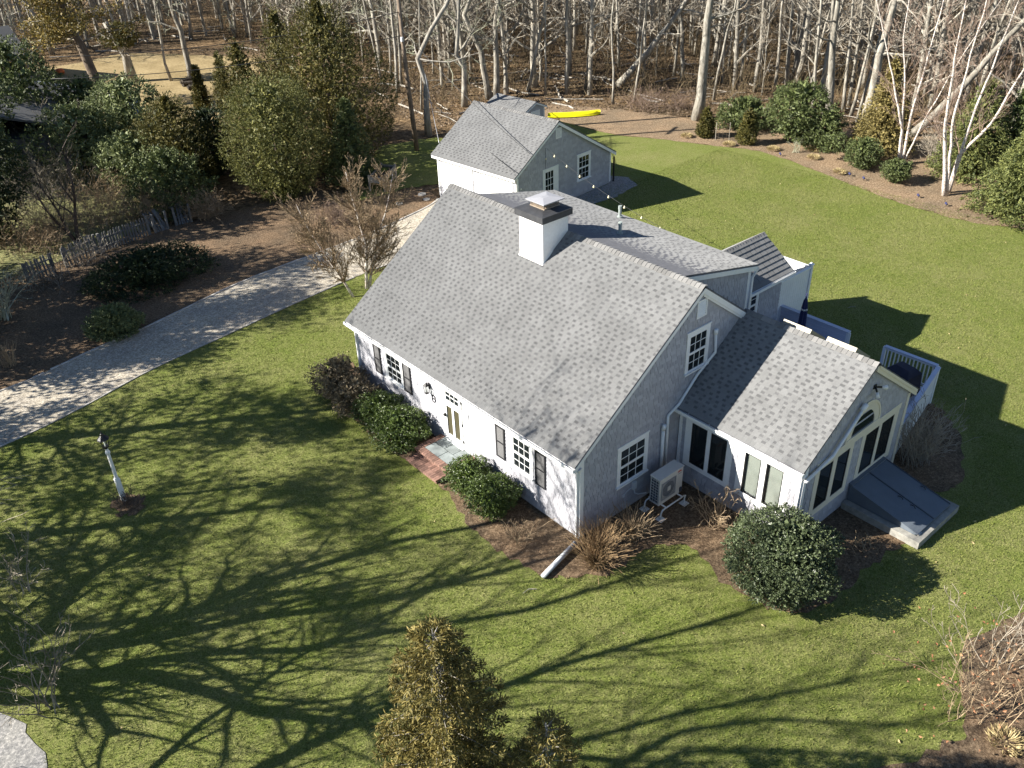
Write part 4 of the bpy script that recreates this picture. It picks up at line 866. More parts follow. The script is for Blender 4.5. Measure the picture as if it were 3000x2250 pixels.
pst = MB(FGG).box(7.80, 7.87, .0, .07, 0, 1.45).build('black_post', 'black', None, FG(7.85, 0, 0)); tag(pst, 'thin black post standing at the right garage corner', 'post')
# ================================================================ SHED, CANOE, POLE, CABLES
FS = Fr((23.75, 28.9, 0), e1, e2); shed = thing('shed', FS(.9, 1.7, 0), 'small gray shed with shingled roof behind the garage', 'shed')
sp_ = [(.05, 0), (1.8, 0), (1.8, 1.86), (.93, 2.2), (.05, 1.86)]
swl = MB(FS).hull([(a, 0, b) for a, b in sp_], [(a, 3.3, b) for a, b in sp_]).build('wall', 'wall_shingle', shed)
for A, B in (((-.1, 1.84), (.93, 2.27)), ((1.96, 1.84), (.93, 2.27))):
    q = [A, B, (B[0], B[1]-.05), (A[0], A[1]-.05)]
    r_ = MB(FS).hull([(a, -.1, b) for a, b in q], [(a, 3.4, b) for a, b in q]).build('roof', 'sheathing', shed)
    sg = 1 if A[0] < .5 else -1
    lay(shed, 'shingle', r_, FS(A[0], -.1, A[1]), e2, e1*sg+Vector((0, 0, .43/1.03)), 3.5, 1.12, seed=40+sg, **TABS)
MB(FS).box(-.09, -.06, -.1, 3.4, 1.66, 1.79).build('fascia', 'trim', shed); 
for A, B in (((-.1, 1.84), (.93, 2.27)), ((.93, 2.27), (1.96, 1.84))):
    q = [(A[0], A[1]-.05), (B[0], B[1]-.05), (B[0], B[1]-.15), (A[0], A[1]-.15)]; MB(FS).hull([(a, -.12, b) for a, b in q], [(a, -.09, b) for a, b in q]).build('rake_board', 'trim', shed)
for a in (.05, 1.71): MB(FS).box(a, a+.09, -.02, 0, 0, 1.8).build('corner_board', 'trim', shed)
MB(FS).box(.5, 1.35, -.03, 0, .1, 1.7).build('door', 'trim', shed)
def loft(name, mat, axis0, axis1, prof, parent=None, loc=(0, 0, 0), n=10, up=0.0):
    pass
# overturned canoe
cn = thing('canoe', (29.6, 30.5, 0), 'bright yellow canoe lying on the leaf litter beside the shed', 'canoe')
A, B = Vector((28.15, 31.55, 0)), Vector((31.15, 29.45, 0)); d = (B-A).normalized(); s_ = Vector((-d.y, d.x, 0)); mb = MB(); rings = []
for i in range(15):
    t_ = i/14; wv = .34*(math.sin(math.pi*min(max(t_, .0), 1)))**.55+.015; h = .22+.10*abs(2*t_-1)**3; c = A.lerp(B, t_)
    ring = []
    for k in range(9):
        a = math.pi*k/8; ring.append(mb.pt(tuple(c+s_*(wv*math.cos(a))+Vector((0, 0, .08+h*math.sin(a)**.75*(1 if wv > .1 else .8))))))
    rings.append(ring)
for i in range(14):
    for k in range(8): mb.face((rings[i][k], rings[i][k+1], rings[i+1][k+1], rings[i+1][k]))
mb.face(rings[0]); mb.face(rings[-1][::-1]); mb.build('hull', 'yellow_plastic', cn, smooth=True)
mb = MB()
for sgn in (-1, 1):
    pts = [A.lerp(B, i/14)+s_*(sgn*(.35*(math.sin(math.pi*i/14))**.55+.02))+Vector((0, 0, .08)) for i in range(15)]; mb.tube(pts, .022, 5)
mb.build('gunwale', 'yellow_plastic', cn)
pole = thing('utility_pole', (17.62, 32.37, 0), 'dark wooden utility pole rising between the cedars and the wood', 'utility pole')
MB().tube([(17.64, 32.37, -.2), (17.45, 32.5, 5), (17.36, 32.56, 10.5)], [.16, .13, .11], 10).build('pole', 'pole_wood', pole, smooth=True)
MB().box(17.2, 17.32, 32.3, 32.42, 6.6, 6.85).build('meter_box', 'white_plastic', pole)
MB().beam((16.6, 32.3, 9.6), (18.2, 32.9, 9.6), .1, .12).build('crossarm', 'pole_wood', pole)
def cable(pts, label, r_=.018, sag=.4, mat='cable', n=14):
    a, b = Vector(pts[0]), Vector(pts[1]); P = [a.lerp(b, i/n)-Vector((0, 0, sag*4*(i/n)*(1-i/n))) for i in range(n+1)]
    o = MB().tube(P, r_, 4).build('power_cable', mat, None, a, smooth=True); tag(o, label, 'cable'); return P
cable([(17.36, 32.5, 7.25), tuple(FG(.9, -.1, 3.4))], 'upper power cable running from the pole over the garage roof', sag=.25)
cable([(17.3, 32.5, 4.5), tuple(FG(-.2, -.1, 2.75))], 'lower power cable from the pole to the garage eave', sag=.12)
cable([(17.3, 32.5, 8.2), (0, 40.5, 7.4)], 'power cable running left from the pole past the cedars', .02, .5)
cable([(17.3, 32.5, 6.9), (0, 41.5, 6.1)], 'lower wire running left from the pole past the cedars', .02, .5)
cable([(20.0, 34.2, 4.0), tuple(FG(.3, GL_+.1, 2.9))], 'pale guy wire from the twisted gray snag to the garage roof', .014, .05, 'metal_light')
sl_ = thing('string_lights', FG(2.2, -.1, 3.3), 'string of round bulbs hanging from the garage gable to the cottage', 'string lights')
a, b = FG(2.15, -.12, 3.35), Vector((10.6, 4.2, 4.25)); P = [a.lerp(b, i/30)-Vector((0, 0, .35*4*(i/30)*(1-i/30))) for i in range(31)]
MB().tube(P, .008, 4).build('cord', 'cable', sl_); MB().tube([FG(2.15, -.03, 3.35), FG(2.15, -.03, 2.26)], .008, 4).build('cord', 'cable', sl_)
for i in range(2, 31, 3): MB().lathe(P[i]-Vector((0, 0, .12)), [(.01, 0), (.045, .03), (.05, .06), (.02, .1), (.02, .13)], 8).build('bulb', 'bulb', sl_, smooth=True)
MB().lathe(FG(2.15, -.06, 2.75), [(.01, 0), (.045, .03), (.05, .06), (.02, .1)], 8).build('bulb', 'bulb', sl_)
# ================================================================ LAMP POST, PLANTER, STONES, EDGING
lp = thing('lamp_post', (-9.08, 10.85, 0), 'white lamp post with glass lantern on the front lawn', 'lamp post')
c = (-9.08, 10.85)
mb = MB(); mb.box(c[0]-.075, c[0]+.075, c[1]-.075, c[1]+.075, 0, .85); mb.hull([(c[0]-.085, c[1]-.085, .85), (c[0]+.085, c[1]-.085, .85), (c[0]+.085, c[1]+.085, .85), (c[0]-.085, c[1]+.085, .85)], [(c[0]-.05, c[1]-.05, .93), (c[0]+.05, c[1]-.05, .93), (c[0]+.05, c[1]+.05, .93), (c[0]-.05, c[1]+.05, .93)])
mb.lathe((c[0], c[1], .92), [(.055, 0), (.05, .9), (.075, .94), (.075, .99), (.05, 1.03), (.045, 1.1)], 10); mb.build('post', 'trim', lp)
mb = MB(); mb.lathe((c[0], c[1], 2.02), [(.04, 0), (.04, .06), (.10, .09), (.10, .11)], 8); mb.lathe((c[0], c[1], 2.38), [(.18, 0), (.16, .03), (.06, .13), (.05, .18), (.02, .2), (.02, .26)], 8)
for k in range(4):
    a = math.pi/4+k*math.pi/2; mb.beam((c[0]+.09*math.cos(a), c[1]+.09*math.sin(a), 2.12), (c[0]+.16*math.cos(a), c[1]+.16*math.sin(a), 2.39), .014, .014)
mb.tube([(c[0]-.18, c[1], 2.06), (c[0]+.18, c[1], 2.06)], .012, 5); mb.build('lantern_frame', 'black', lp)
MB().hull([(c[0]+.095*math.cos(k*math.pi/4), c[1]+.095*math.sin(k*math.pi/4), 2.13) for k in range(8)], [(c[0]+.15*math.cos(k*math.pi/4), c[1]+.15*math.sin(k*math.pi/4), 2.38) for k in range(8)]).build('lantern_glass', 'glass_clear', lp)
MB().lathe((c[0], c[1], 2.13), [(.02, 0), (.02, .1), (.03, .14), (.01, .19)], 6).build('bulb', 'white_plastic', lp)
pl = thing('raised_planter', (12.9, 28.5, 0), 'raised wooden planter on legs with dark soil and herbs', 'planter')
p0, p1, p2, p3 = (Vector(q) for q in ((12.0, 27.65, 0), (13.65, 28.9, 0), (13.2, 29.6, 0), (11.5, 28.35, 0)))
def board(p, q, z0, z1, nm='side_board', par=pl, th_=.035, mat='old_wood'): return MB().beam(p+Vector((0, 0, (z0+z1)/2)), q+Vector((0, 0, (z0+z1)/2)), th_, z1-z0).build(nm, mat, par)
for a, b in ((p0, p1), (p1, p2), (p2, p3), (p3, p0)): board(a, b, .50, .84)
for q in (p0, p1, p2, p3): MB().box(q.x-.045, q.x+.045, q.y-.045, q.y+.045, 0, .92).build('leg', 'old_wood', pl)
board(p0, p1, .18, .27, 'stretcher'); board(p1, p2, .18, .27, 'stretcher')
MB().hull([tuple(q+Vector((0, 0, .52))) for q in (p0, p1, p2, p3)], [tuple(q+Vector((0, 0, .74))) for q in (p0, p1, p2, p3)]).build('soil', 'soil', pl)
ss = [((11.48, 25.55), .24, 'gray stepping stone in the mulch nearest the driveway edge'), ((13.2, 25.75), .25, 'flat pale stepping stone farthest toward the garage'), ((12.93, 24.95), .2, 'small square pale stepping stone at the driveway edge')]
for (x_, y_), r_, lb in ss:
    rng = random.Random(x_); q = [(x_+r_*rng.uniform(.8, 1.15)*math.cos(k*math.pi/3), y_+r_*rng.uniform(.8, 1.15)*math.sin(k*math.pi/3)) for k in range(6)]
    o = MB().hull([(a, b, 0) for a, b in q], [(a, b, .07) for a, b in q]).build('stepping_stone', 'stone', None, (x_, y_, 0)); tag(o, lb, 'stepping stone', 'stepping stones by the driveway')
def edging(pts, name, label, every=.55, wd=.09, h=.05):
    e = thing(name, (pts[len(pts)//2][0], pts[len(pts)//2][1], 0), label, 'edging'); rng = random.Random(len(pts)); acc = []
    P = [Vector((*q, 0)) for q in pts]
    for a, b in zip(P, P[1:]):
        L = (b-a).length; k = max(1, round(L/every))
        for i in range(k):
            c0, c1 = a.lerp(b, i/k), a.lerp(b, (i+1)/k)-(b-a).normalized()*.02
            if c0.x < -16 or c0.x > 13.5 or rng.random() < .04: continue
            z = h*rng.uniform(.7, 1.2); MB().beam(c0+Vector((0, 0, z/2+.01)), c1+Vector((0, 0, z/2+.01)), wd*rng.uniform(.8, 1.2), z).build('edging_stone', 'stone', e)
edging(DFAR, 'driveway_edging', 'pale stone edging along the far side of the shell driveway'); edging(DNEAR, 'driveway_edging', 'low stone edging between the lawn and the driveway', wd=.06, h=.035)
# ---- picket fences at the far left
def fence(a, b, label, n, lean=0, h=.95, seed=0):
    a, b = Vector((*a, 0)), Vector((*b, 0)); f_ = thing('picket_fence', (a+b)/2, label, 'fence', 'weathered picket fence sections behind the driveway bed'); d = (b-a).normalized(); s_ = Vector((-d.y, d.x, 0)); rng = random.Random(seed)
    up = Vector((0, 0, 1)); ln = s_*lean
    for z in (.28, .72): MB().beam(a+up*z+ln*z, b+up*z+ln*z, .04, .07).build('rail', 'picket', f_)
    for k in range(n):
        c = a.lerp(b, (k+.5)/n); tp = c+up*(h*rng.uniform(.94, 1.04))+ln*h+d*rng.uniform(-.03, .03)*(1+6*abs(lean)); w_ = .045
        base = c-s_*.03+up*.03; top = tp-s_*.03
        MB().hull([tuple(base-d*w_), tuple(base+d*w_), tuple(base+d*w_-s_*.02), tuple(base-d*w_-s_*.02)], [tuple(top-d*w_), tuple(top+d*w_), tuple(top+d*w_-s_*.02), tuple(top-d*w_-s_*.02)]).hull([tuple(top-d*w_), tuple(top+d*w_), tuple(top+d*w_-s_*.02), tuple(top-d*w_-s_*.02)], [tuple(top-d*.008+up*.07), tuple(top+d*.008+up*.07), tuple(top+d*.008-s_*.02+up*.07), tuple(top-d*.008-s_*.02+up*.07)]).build('picket', 'picket', f_)
    for q in (a, b): MB().box(q.x-.05, q.x+.05, q.y-.05, q.y+.05, 0, 1.0).build('post', 'picket', f_)
fence((-6.5, 29.6), (-5.2, 29.9), 'shaded picket fence section behind the white bare shrub', 8, .1, seed=1)
fence((-4.6, 30.1), (-2.9, 30.75), 'broken picket fence section half hidden in brambles', 10, .15, seed=2)
fence((-2.7, 30.7), (-.1, 31.15), 'upright weathered picket fence section beside the small dark tree', 17, 0, seed=3)
fence((.2, 31.2), (.9, 31.25), 'fallen leaning picket fence section beside the brambles', 6, .9, .9, seed=4)
fence((1.4, 31.4), (2.2, 31.3), 'last short picket fence section tipped over into the brush', 6, 1.2, .8, seed=5)
# ---- spot lights in the back bed
def spot(x_, y_, lb):
    t_ = thing('garden_spotlight', (x_, y_, 0), lb, 'garden light', 'spot lights along the back bed'); d = Vector((.5, .85, .25)).normalized(); c = Vector((x_, y_, .16))
    MB().tube([(x_, y_, -.05), (x_, y_, .15)], .014, 6).build('stake', 'black', t_); MB().tube([c-d*.07, c+d*.09], [.045, .062], 10).build('lamp_head', 'navy', t_, smooth=True)
for a in ((32.16, 15.54, 'black garden spot light in front of the bare stemmed shrub'), (31.9, 10.8, 'dark spot light left of its twin by the round shrubs'), (31.84, 9.9, 'dark spot light right of its twin by the round shrubs'), (31.44, 6.52, 'lone spot light left of the white birch base'), (31.31, 4.95, 'spot light right in front of the white birch base')): spot(*a)
# ---- neighbour's things
nb = thing('neighbor_house', (-4, 52, 0), 'neighboring low building with gray roof behind the left evergreens', 'house')
q = [(4.9, 54.2), (2.0, 43.6), (-9, 46.6), (-6.2, 57.2)]
MB().hull([(a, b, 0) for a, b in [(4.5, 53.8), (1.7, 44.0), (-8.6, 46.9), (-5.8, 56.8)]], [(a, b, 2.4) for a, b in [(4.5, 53.8), (1.7, 44.0), (-8.6, 46.9), (-5.8, 56.8)]]).build('wall', 'sheathing', nb)
rdg = [(-.7, 55.7, 4.2), (-3.5, 45.1, 4.2)]
mb = MB(); E = [Vector((a, b, 2.45)) for a, b in q]; r0_, r1_ = Vector(rdg[0]), Vector(rdg[1]); dn = Vector((0, 0, -.12))
mb.hull([E[0], E[1], r1_, r0_], [v_+dn for v_ in (E[0], E[1], r1_, r0_)]); mb.hull([r0_, r1_, E[2], E[3]], [v_+dn for v_ in (r0_, r1_, E[2], E[3])]); mb.build('roof', 'asphalt_strip', nb)
MB().beam(E[0]-Vector((0, 0, .05)), E[1]-Vector((0, 0, .05)), .12, .16).build('gutter', 'trim', nb); MB().beam(E[0]+Vector((0.03, 0.03, 0.02)), r0_+Vector((0, 0.03, 0.02)), .1, .14).build('rake_board', 'trim', nb)
n2 = thing('neighbor_garage', (1, 72, 0), 'gray roof of a second neighboring building beyond the cedar', 'garage')
MB().box(-6, 5.2, 68, 76, 0, 2.5).build('wall', 'sheathing', n2)
MB().hull([(-6.3, 67.6, 2.5), (5.5, 67.6, 2.5), (5.5, 72, 4.4), (-6.3, 72, 4.4)], [(-6.3, 67.6, 2.36), (5.5, 67.6, 2.36), (5.5, 72, 4.26), (-6.3, 72, 4.26)]).hull([(-6.3, 72, 4.4), (5.5, 72, 4.4), (5.5, 76.4, 2.5), (-6.3, 76.4, 2.5)], [(-6.3, 72, 4.26), (5.5, 72, 4.26), (5.5, 76.4, 2.36), (-6.3, 76.4, 2.36)]).build('roof', 'asphalt_strip', n2)
js = thing('jet_ski', (7.7, 59.0, 0), 'white and red jet ski parked behind the leaning cedar trunk', 'jet ski')
A, B = Vector((6.9, 60.6, 0)), Vector((8.2, 57.6, 0)); d = (B-A).normalized(); s_ = Vector((-d.y, d.x, 0))
def hullloft(sec, mat, nm):
    mb = MB(); rr = []
    for t_, wv, z0, z1 in sec:
        c = A.lerp(B, t_); rr.append([mb.pt(tuple(c+s_*(wv*a)+Vector((0, 0, z0+(z1-z0)*b)))) for a, b in ((-.5, 0), (-1, .5), (-.8, .8), (0, 1), (.8, .8), (1, .5), (.5, 0))])
    for i in range(len(rr)-1):
        for k in range(6): mb.face((rr[i][k], rr[i][k+1], rr[i+1][k+1], rr[i+1][k]))
        mb.face((rr[i][6], rr[i][0], rr[i+1][0], rr[i+1][6]))
    mb.face(rr[0]); mb.face(rr[-1][::-1]); return mb.build(nm, mat, js, smooth=True)
hullloft([(0, .45, .4, .8), (.3, .6, .35, .9), (.6, .6, .35, 1.0), (.85, .4, .4, .9), (1, .08, .6, .8)], 'white_plastic', 'hull'); hullloft([(.15, .25, .8, 1.1), (.5, .25, .85, 1.2), (.62, .2, .9, 1.35), (.8, .15, .9, 1.1)], 'red_plastic', 'seat')
MB().tube([A.lerp(B, .6)+s_*.4+Vector((0, 0, 1.35)), A.lerp(B, .6)-s_*.4+Vector((0, 0, 1.35))], .04, 6).build('handlebar', 'black', js)
MB().box(7.0, 8.2, 58.2, 59.8, .1, .35).build('trailer', 'black', js)
pk = MB().lathe((8.29, 71.68, 0), [(.2, 0), (.36, .15), (.38, .3), (.28, .5), (.05, .52)], 12).build('pumpkin', 'orange', None, (8.29, 71.68, 0), smooth=True); tag(pk, 'orange pumpkin on the tan lawn of the neighboring yard', 'pumpkin')
bt = MB().hull([(6.0, 49.2, .0), (6.9, 49.0, .0), (7.1, 50.0, .0), (6.2, 50.3, .0)], [(6.1, 49.3, 2.4), (6.8, 49.1, 2.5), (7.0, 49.9, 2.4), (6.3, 50.2, 2.2)]).build('blue_tarp', 'blue_plastic', None, (6.5, 49.6, 0)); tag(bt, 'small blue tarp bundle showing above the gray green holly', 'tarp')
lg = thing('log_pile', (14.3, 58.8, 0), 'dark log pile on the tan lawn beside the tall bare trunk', 'log pile'); rng = random.Random(5)
for k in range(9):
    x_, y_ = 14.5-.05*k+rng.uniform(-.1, .1), 60.2-.4*k; MB().tube([(x_-.35, y_+rng.uniform(-.3, .3), .14+.2*(k % 2)), (x_+.35, y_+rng.uniform(-.3, .3), .16+.2*(k % 2))], .13, 7).build('log', 'bark_dark', lg)
# ================================================================ PLANTS
def seg_arrays(S, n=3):
    S = np.asarray(S, dtype=float); P, Q, r0, r1 = S[:, 0:3], S[:, 3:6], S[:, 6], S[:, 7]
    D = Q-P; D /= np.linalg.norm(D, axis=1)[:, None]+1e-9
    ref = np.where(np.abs(D[:, 2:3]) < .9, [[0, 0, 1.]], [[1., 0, 0]]); A = np.cross(D, ref); A /= np.linalg.norm(A, axis=1)[:, None]+1e-9; B = np.cross(D, A)
    V = np.zeros((len(S), 2*n, 3))
    for k in range(n):
        c, s_ = math.cos(2*math.pi*k/n), math.sin(2*math.pi*k/n); o = A*c+B*s_
        V[:, k] = P+o*r0[:, None]; V[:, n+k] = Q+o*r1[:, None]
    f = np.array([(k, (k+1) % n, n+(k+1) % n, n+k) for k in range(n)])
    F = (f[None]+np.arange(len(S))[:, None, None]*2*n).reshape(-1, 4)
    return V.reshape(-1, 3), F
def seg_obj(name, S, mat, parent=None, loc=(0, 0, 0), n=3, smooth=False):
    V, F = seg_arrays(S, n); return mobj(name, arr_mesh(name, V-np.array(loc, dtype=float), F, mat, smooth), parent, loc)
def leaf_arrays(C, D, L, W, rng, curl=0.0):
    D = D/(np.linalg.norm(D, axis=1)[:, None]+1e-9); S = np.cross(D, rng.normal(size=C.shape)); S /= np.linalg.norm(S, axis=1)[:, None]+1e-9
    L = np.broadcast_to(L, (len(C),))[:, None]; W = np.broadcast_to(W, (len(C),))[:, None]
    N_ = np.cross(D, S); V = np.stack([C, C+D*L*.5+S*W*.5+N_*L*curl, C+D*L, C+D*L*.5-S*W*.5+N_*L*curl], 1)
    F = np.arange(len(C)*4).reshape(-1, 4); return V.reshape(-1, 3), F
def joinVF(parts):
    Vs, Fs, o = [], [], 0
    for V, F in parts: Vs.append(V); Fs.append(F+o); o += len(V)
    return np.concatenate(Vs), np.concatenate(Fs)
def crown_mesh(name, seed, H, prof, z0, nspray, nleaf, sl, lL, lW, mat, updir=.35, out=1.0, jit=.35, lump=.18, depth=.30, lumps=5, ex=(1, 1), core=True):
    rng = np.random.default_rng(seed)
    t = rng.random(nspray*3); rr = np.array([prof(x) for x in t]); keep = rng.random(len(t)) < rr/rr.max()*1.0+.03; t = t[keep][:nspray]; n_ = len(t)
    th = rng.random(n_)*2*math.pi; r = np.array([prof(x) for x in t])
    ph = rng.random((lumps, 3))*6.28; ks = rng.integers(2, 6, lumps); kt = rng.uniform(4, 16, lumps)
    f = sum(np.sin(ks[i]*th+ph[i, 0]+kt[i]*t) for i in range(lumps))/lumps*1.7
    r = r*(1+lump*f)*(1-depth*rng.random(n_)**2)
    P = np.stack([r*np.cos(th)*ex[0], r*np.sin(th)*ex[1], z0+t*H+rng.normal(size=n_)*.02*H], 1)
    O = np.stack([np.cos(th), np.sin(th), np.zeros(n_)], 1)*out+np.array([0, 0, updir])+rng.normal(size=(n_, 3))*jit
    O /= np.linalg.norm(O, axis=1)[:, None]
    s_ = rng.random((n_, nleaf)); C = P[:, None]+O[:, None]*(s_[..., None]-.5)*sl*rng.uniform(.6, 1.3, (n_, 1, 1))
    side = np.cross(O, rng.normal(size=O.shape)); side /= np.linalg.norm(side, axis=1)[:, None]; sg = rng.choice([-1, 1], (n_, nleaf, 1))
    D = O[:, None]*.8+side[:, None]*sg*.7+rng.normal(size=(n_, nleaf, 3))*.25
    V, F = leaf_arrays(C.reshape(-1, 3), D.reshape(-1, 3), lL*rng.uniform(.6, 1.3, n_*nleaf), lW*rng.uniform(.6, 1.3, n_*nleaf), rng, .08)
    parts = [(V, F)]
    if core:   # bigger dim foliage deep inside, so the crown is not see-through
        m_ = max(60, int(n_*.8)); tt = rng.random(m_); r2 = np.array([prof(x) for x in tt])*rng.uniform(.1, .68, m_); a = rng.random(m_)*6.28
        C = np.stack([r2*np.cos(a)*ex[0], r2*np.sin(a)*ex[1], z0+tt*H*.94], 1); parts.append(leaf_arrays(C, rng.normal(size=C.shape)+np.array([0, 0, .3]), lL*2.6, lW*3.6, rng))
    V, F = joinVF(parts); return arr_mesh(name, V, F, mat)
PROF = {
 'cone': lambda t: (1-t)**.75*(min(1, t*6+.45)),
 'spruce': lambda t: (1-t)**.9*(min(1, t*9+.6))*(1+.10*math.sin(t*60)),
 'flame': lambda t: (math.sin(math.pi*min(1, t*.80+.2))**.8)*(1 if t < .9 else (1-t)*10)**.5,
 'arb': lambda t: (max(0, 1-t)**.55)*min(1, .62+t*2.2),
 'ball': lambda t: math.sqrt(max(0.0, 1-(2*t-1)**2))+.001,
 'dome': lambda t: math.sqrt(max(0.0, 1-t*t))*min(1, .7+t*1.5)+.001,
 'loose': lambda t: (math.sqrt(max(0.0, 1-(2*t-1)**2))*.8+.1),
}
def bush(name, x, y, label, cat, H, R_, prof, mat, lL, lW, ns, nl=8, sl=.3, seed=0, z0=0.0, group=None, trunk=None, ex=(1, 1), partname='foliage', tz=None, extra=None, **kw):
    t = thing(name, (x, y, 0), label, cat, group)
    me = crown_mesh(partname, seed, H-z0, (lambda q: PROF[prof](q)*R_), z0, ns, nl, sl, lL, lW, mat, ex=ex, **kw)
    mobj(partname, me, t, (x, y, 0))
    if trunk:
        MB().tube([(x, y, -.05), (x+.02, y, H*.5), (x, y+.02, H*.93 if tz is None else tz)], [trunk, trunk*.7, trunk*.15], 7).build('trunk', 'bark_brown', t, smooth=True)
    return t
def nv(v): return v/(np.linalg.norm(v)+1e-9)
MINR = [.006]
def grow(rng, p, d, L, r, lvl, prm, out):
    """prm[lvl] = (segments, wobble, upward pull, children, child length ratio, child angle, first child at)"""
    ns, wob, up, nch, lr, ang, st = prm[lvl]; step = L/ns; rr = r; pts = [(p.copy(), r)]
    for i in range(ns):
        d = nv(d+rng.normal(size=3)*wob+np.array([0, 0, up])); q = p+d*step; r2 = max(r*(1-(i+1)/ns*.8), MINR[0])
        out.setdefault(lvl, []).append((*p, *q, rr, r2)); p, rr = q, r2; pts.append((p.copy(), rr))
    if lvl+1 < len(prm):
        for k in range(nch):
            t = st+(1-st)*(k+rng.random())/nch; i = min(int(t*ns), ns-1); f = t*ns-i
            c = pts[i][0]*(1-f)+pts[i+1][0]*f; dd = nv(pts[i+1][0]-pts[i][0]); s_ = nv(np.cross(dd, rng.normal(size=3))); a = ang*rng.uniform(.7, 1.3)
            grow(rng, c, nv(dd*math.cos(a)+s_*math.sin(a)), L*lr*rng.uniform(.6, 1.25)*(1-.45*t), max(pts[i][1]*.55, .005), lvl+1, prm, out)
    return pts
def ringtube(pts, name, mat, parent, loc, n=8):
    mb = MB(); mb.tube([p for p, _ in pts], [r for _, r in pts], n); return mb.build(name, mat, parent, loc, smooth=True)
def bare_tree_meshes(seed, H, r, prm, lean=(0, 0), mat='bark', tm='twig', thin=1.0):
    rng = np.random.default_rng(seed); out = {}
    pts = grow(rng, np.array([0, 0, -.1]), nv(np.array([lean[0], lean[1], 1.])), H, r, 0, prm, out)
    mb = MB(); pts[0] = (pts[0][0], r*1.35); mb.tube([p for p, _ in pts], [q for _, q in pts], 8)
    tr = mb.build('trunk', mat, None, (0, 0, 0), smooth=True); COL.objects.unlink(tr); me = tr.data; bpy.data.objects.remove(tr)
    P = []
    for lv in sorted(out):
        if lv == 0: continue
        P.append(seg_arrays(out[lv], 5 if lv == 1 else 3))
    nl = len(P[0][1]); V, F = joinVF(P); mi = np.ones(len(F), dtype=int); mi[:nl] = 0
    return me, arr_mesh('crown', V, F, [mat, tm], mi=mi)
FOREST = [(14, .035, .02, 24, .26, 1.0, .10), (7, .16, .03, 7, .5, .8, .2), (4, .2, .02, 5, .55, .7, .2), (3, .22, .0, 0, 0, 0, 0)]
SLIM = [(12, .035, .02, 20, .20, .85, .10), (5, .16, .05, 6, .5, .7, .2), (3, .2, .02, 4, .5, .7, .2), (2, .2, 0, 0, 0, 0, 0)]
SPREAD = [(9, .12, .0, 13, .5, 1.0, .14), (8, .22, .0, 9, .5, .85, .15), (5, .28, .01, 6, .5, .8, .1), (3, .3, 0, 0, 0, 0, 0)]
CLR = {}
VAR = []
for i in range(6): VAR.append(bare_tree_meshes(100+i, 15+i % 3, .19, FOREST))
for i in range(5): VAR.append(bare_tree_meshes(200+i, 12+i % 3, .11, SLIM))
MINR[0] = .009
for i in range(4): VAR.append(bare_tree_meshes(300+i, 13, .21, SPREAD, mat='bark', tm='twig_lichen'))
def tree_from(v, x, y, rz, sc, label, group=None, name='bare_tree'):
    t = bpy.data.objects.new(name, None); link(t, None, (x, y, 0)); t.rotation_euler = (0, 0, rz); t.scale = sc if isinstance(sc, tuple) else (sc,)*3
    tag(t, label, 'tree', group)
    for nm, me in zip(('trunk', 'crown'), VAR[v]):
        o = bpy.data.objects.new(nm, me); COL.objects.link(o); o.parent = t
    return t
MINR[0] = .007
# ---- custom trees along measured trunks
def custom_tree(name, label, pts, r, Htot=13, seed=0, nb=7, mat='bark', tm='twig', group=None, first=.3, blen=3.2, r_top=None, prm=None, cat='tree', updir=.5, sub=(5, 4)):
    rng = np.random.default_rng(seed); P = [np.array(p, dtype=float) for p in pts]; base = P[0].copy()
    d = nv(P[-1]-P[-2]); d = nv(d+np.array([0, 0, .15])); cur = P[-1]
    while cur[2] < Htot and len(P) < 16: d = nv(d+rng.normal(size=3)*.07+np.array([0, 0, .03])); cur = cur+d*1.6; P.append(cur)
    # resample with wobble
    Q = []
    for a, b in zip(P, P[1:]):
        k = max(1, int(np.linalg.norm(b-a)/1.1))
        for i in range(k): Q.append(a+(b-a)*i/k+(rng.normal(size=3)*.035 if (i or len(Q)) else 0))
    Q.append(P[-1]); n_ = len(Q); rt = r*.25 if r_top is None else r_top
    pr = [(q, r*(1.3 if i == 0 else 1)+(rt-r)*i/(n_-1)) for i, q in enumerate(Q)]
    t = thing(name, tuple(base*np.array([1, 1, 0])), label, cat, group); ringtube(pr, 'trunk', mat, t, tuple(base*np.array([1, 1, 0])))
    out = {}; pm = prm or [None, (6, .17, .04, sub[0], .5, .8, .2), (4, .2, .02, sub[1], .5, .7, .2), (3, .2, 0, 0, 0, 0, 0)]
    for k in range(nb):
        tt = first+(1-first)*(k+rng.random())/nb; i = min(int(tt*(n_-1)), n_-2); dd = nv(Q[i+1]-Q[i]); s_ = nv(np.cross(dd, rng.normal(size=3)))
        grow(rng, Q[i], nv(dd*updir+s_), blen*rng.uniform(.6, 1.2), max(pr[i][1]*.42, .02), 1, pm, out)
    A = [seg_arrays(out[1], 5)]; nl = len(A[0][1]); A += [seg_arrays(out[l], 3) for l in sorted(out) if l > 1]
    V, F = joinVF(A); mi = np.ones(len(F), dtype=int); mi[:nl] = 0; loc = np.array([base[0], base[1], 0])
    mobj('crown', arr_mesh('crown', V-loc, F, [mat, tm], mi=mi), t, tuple(loc)); return t
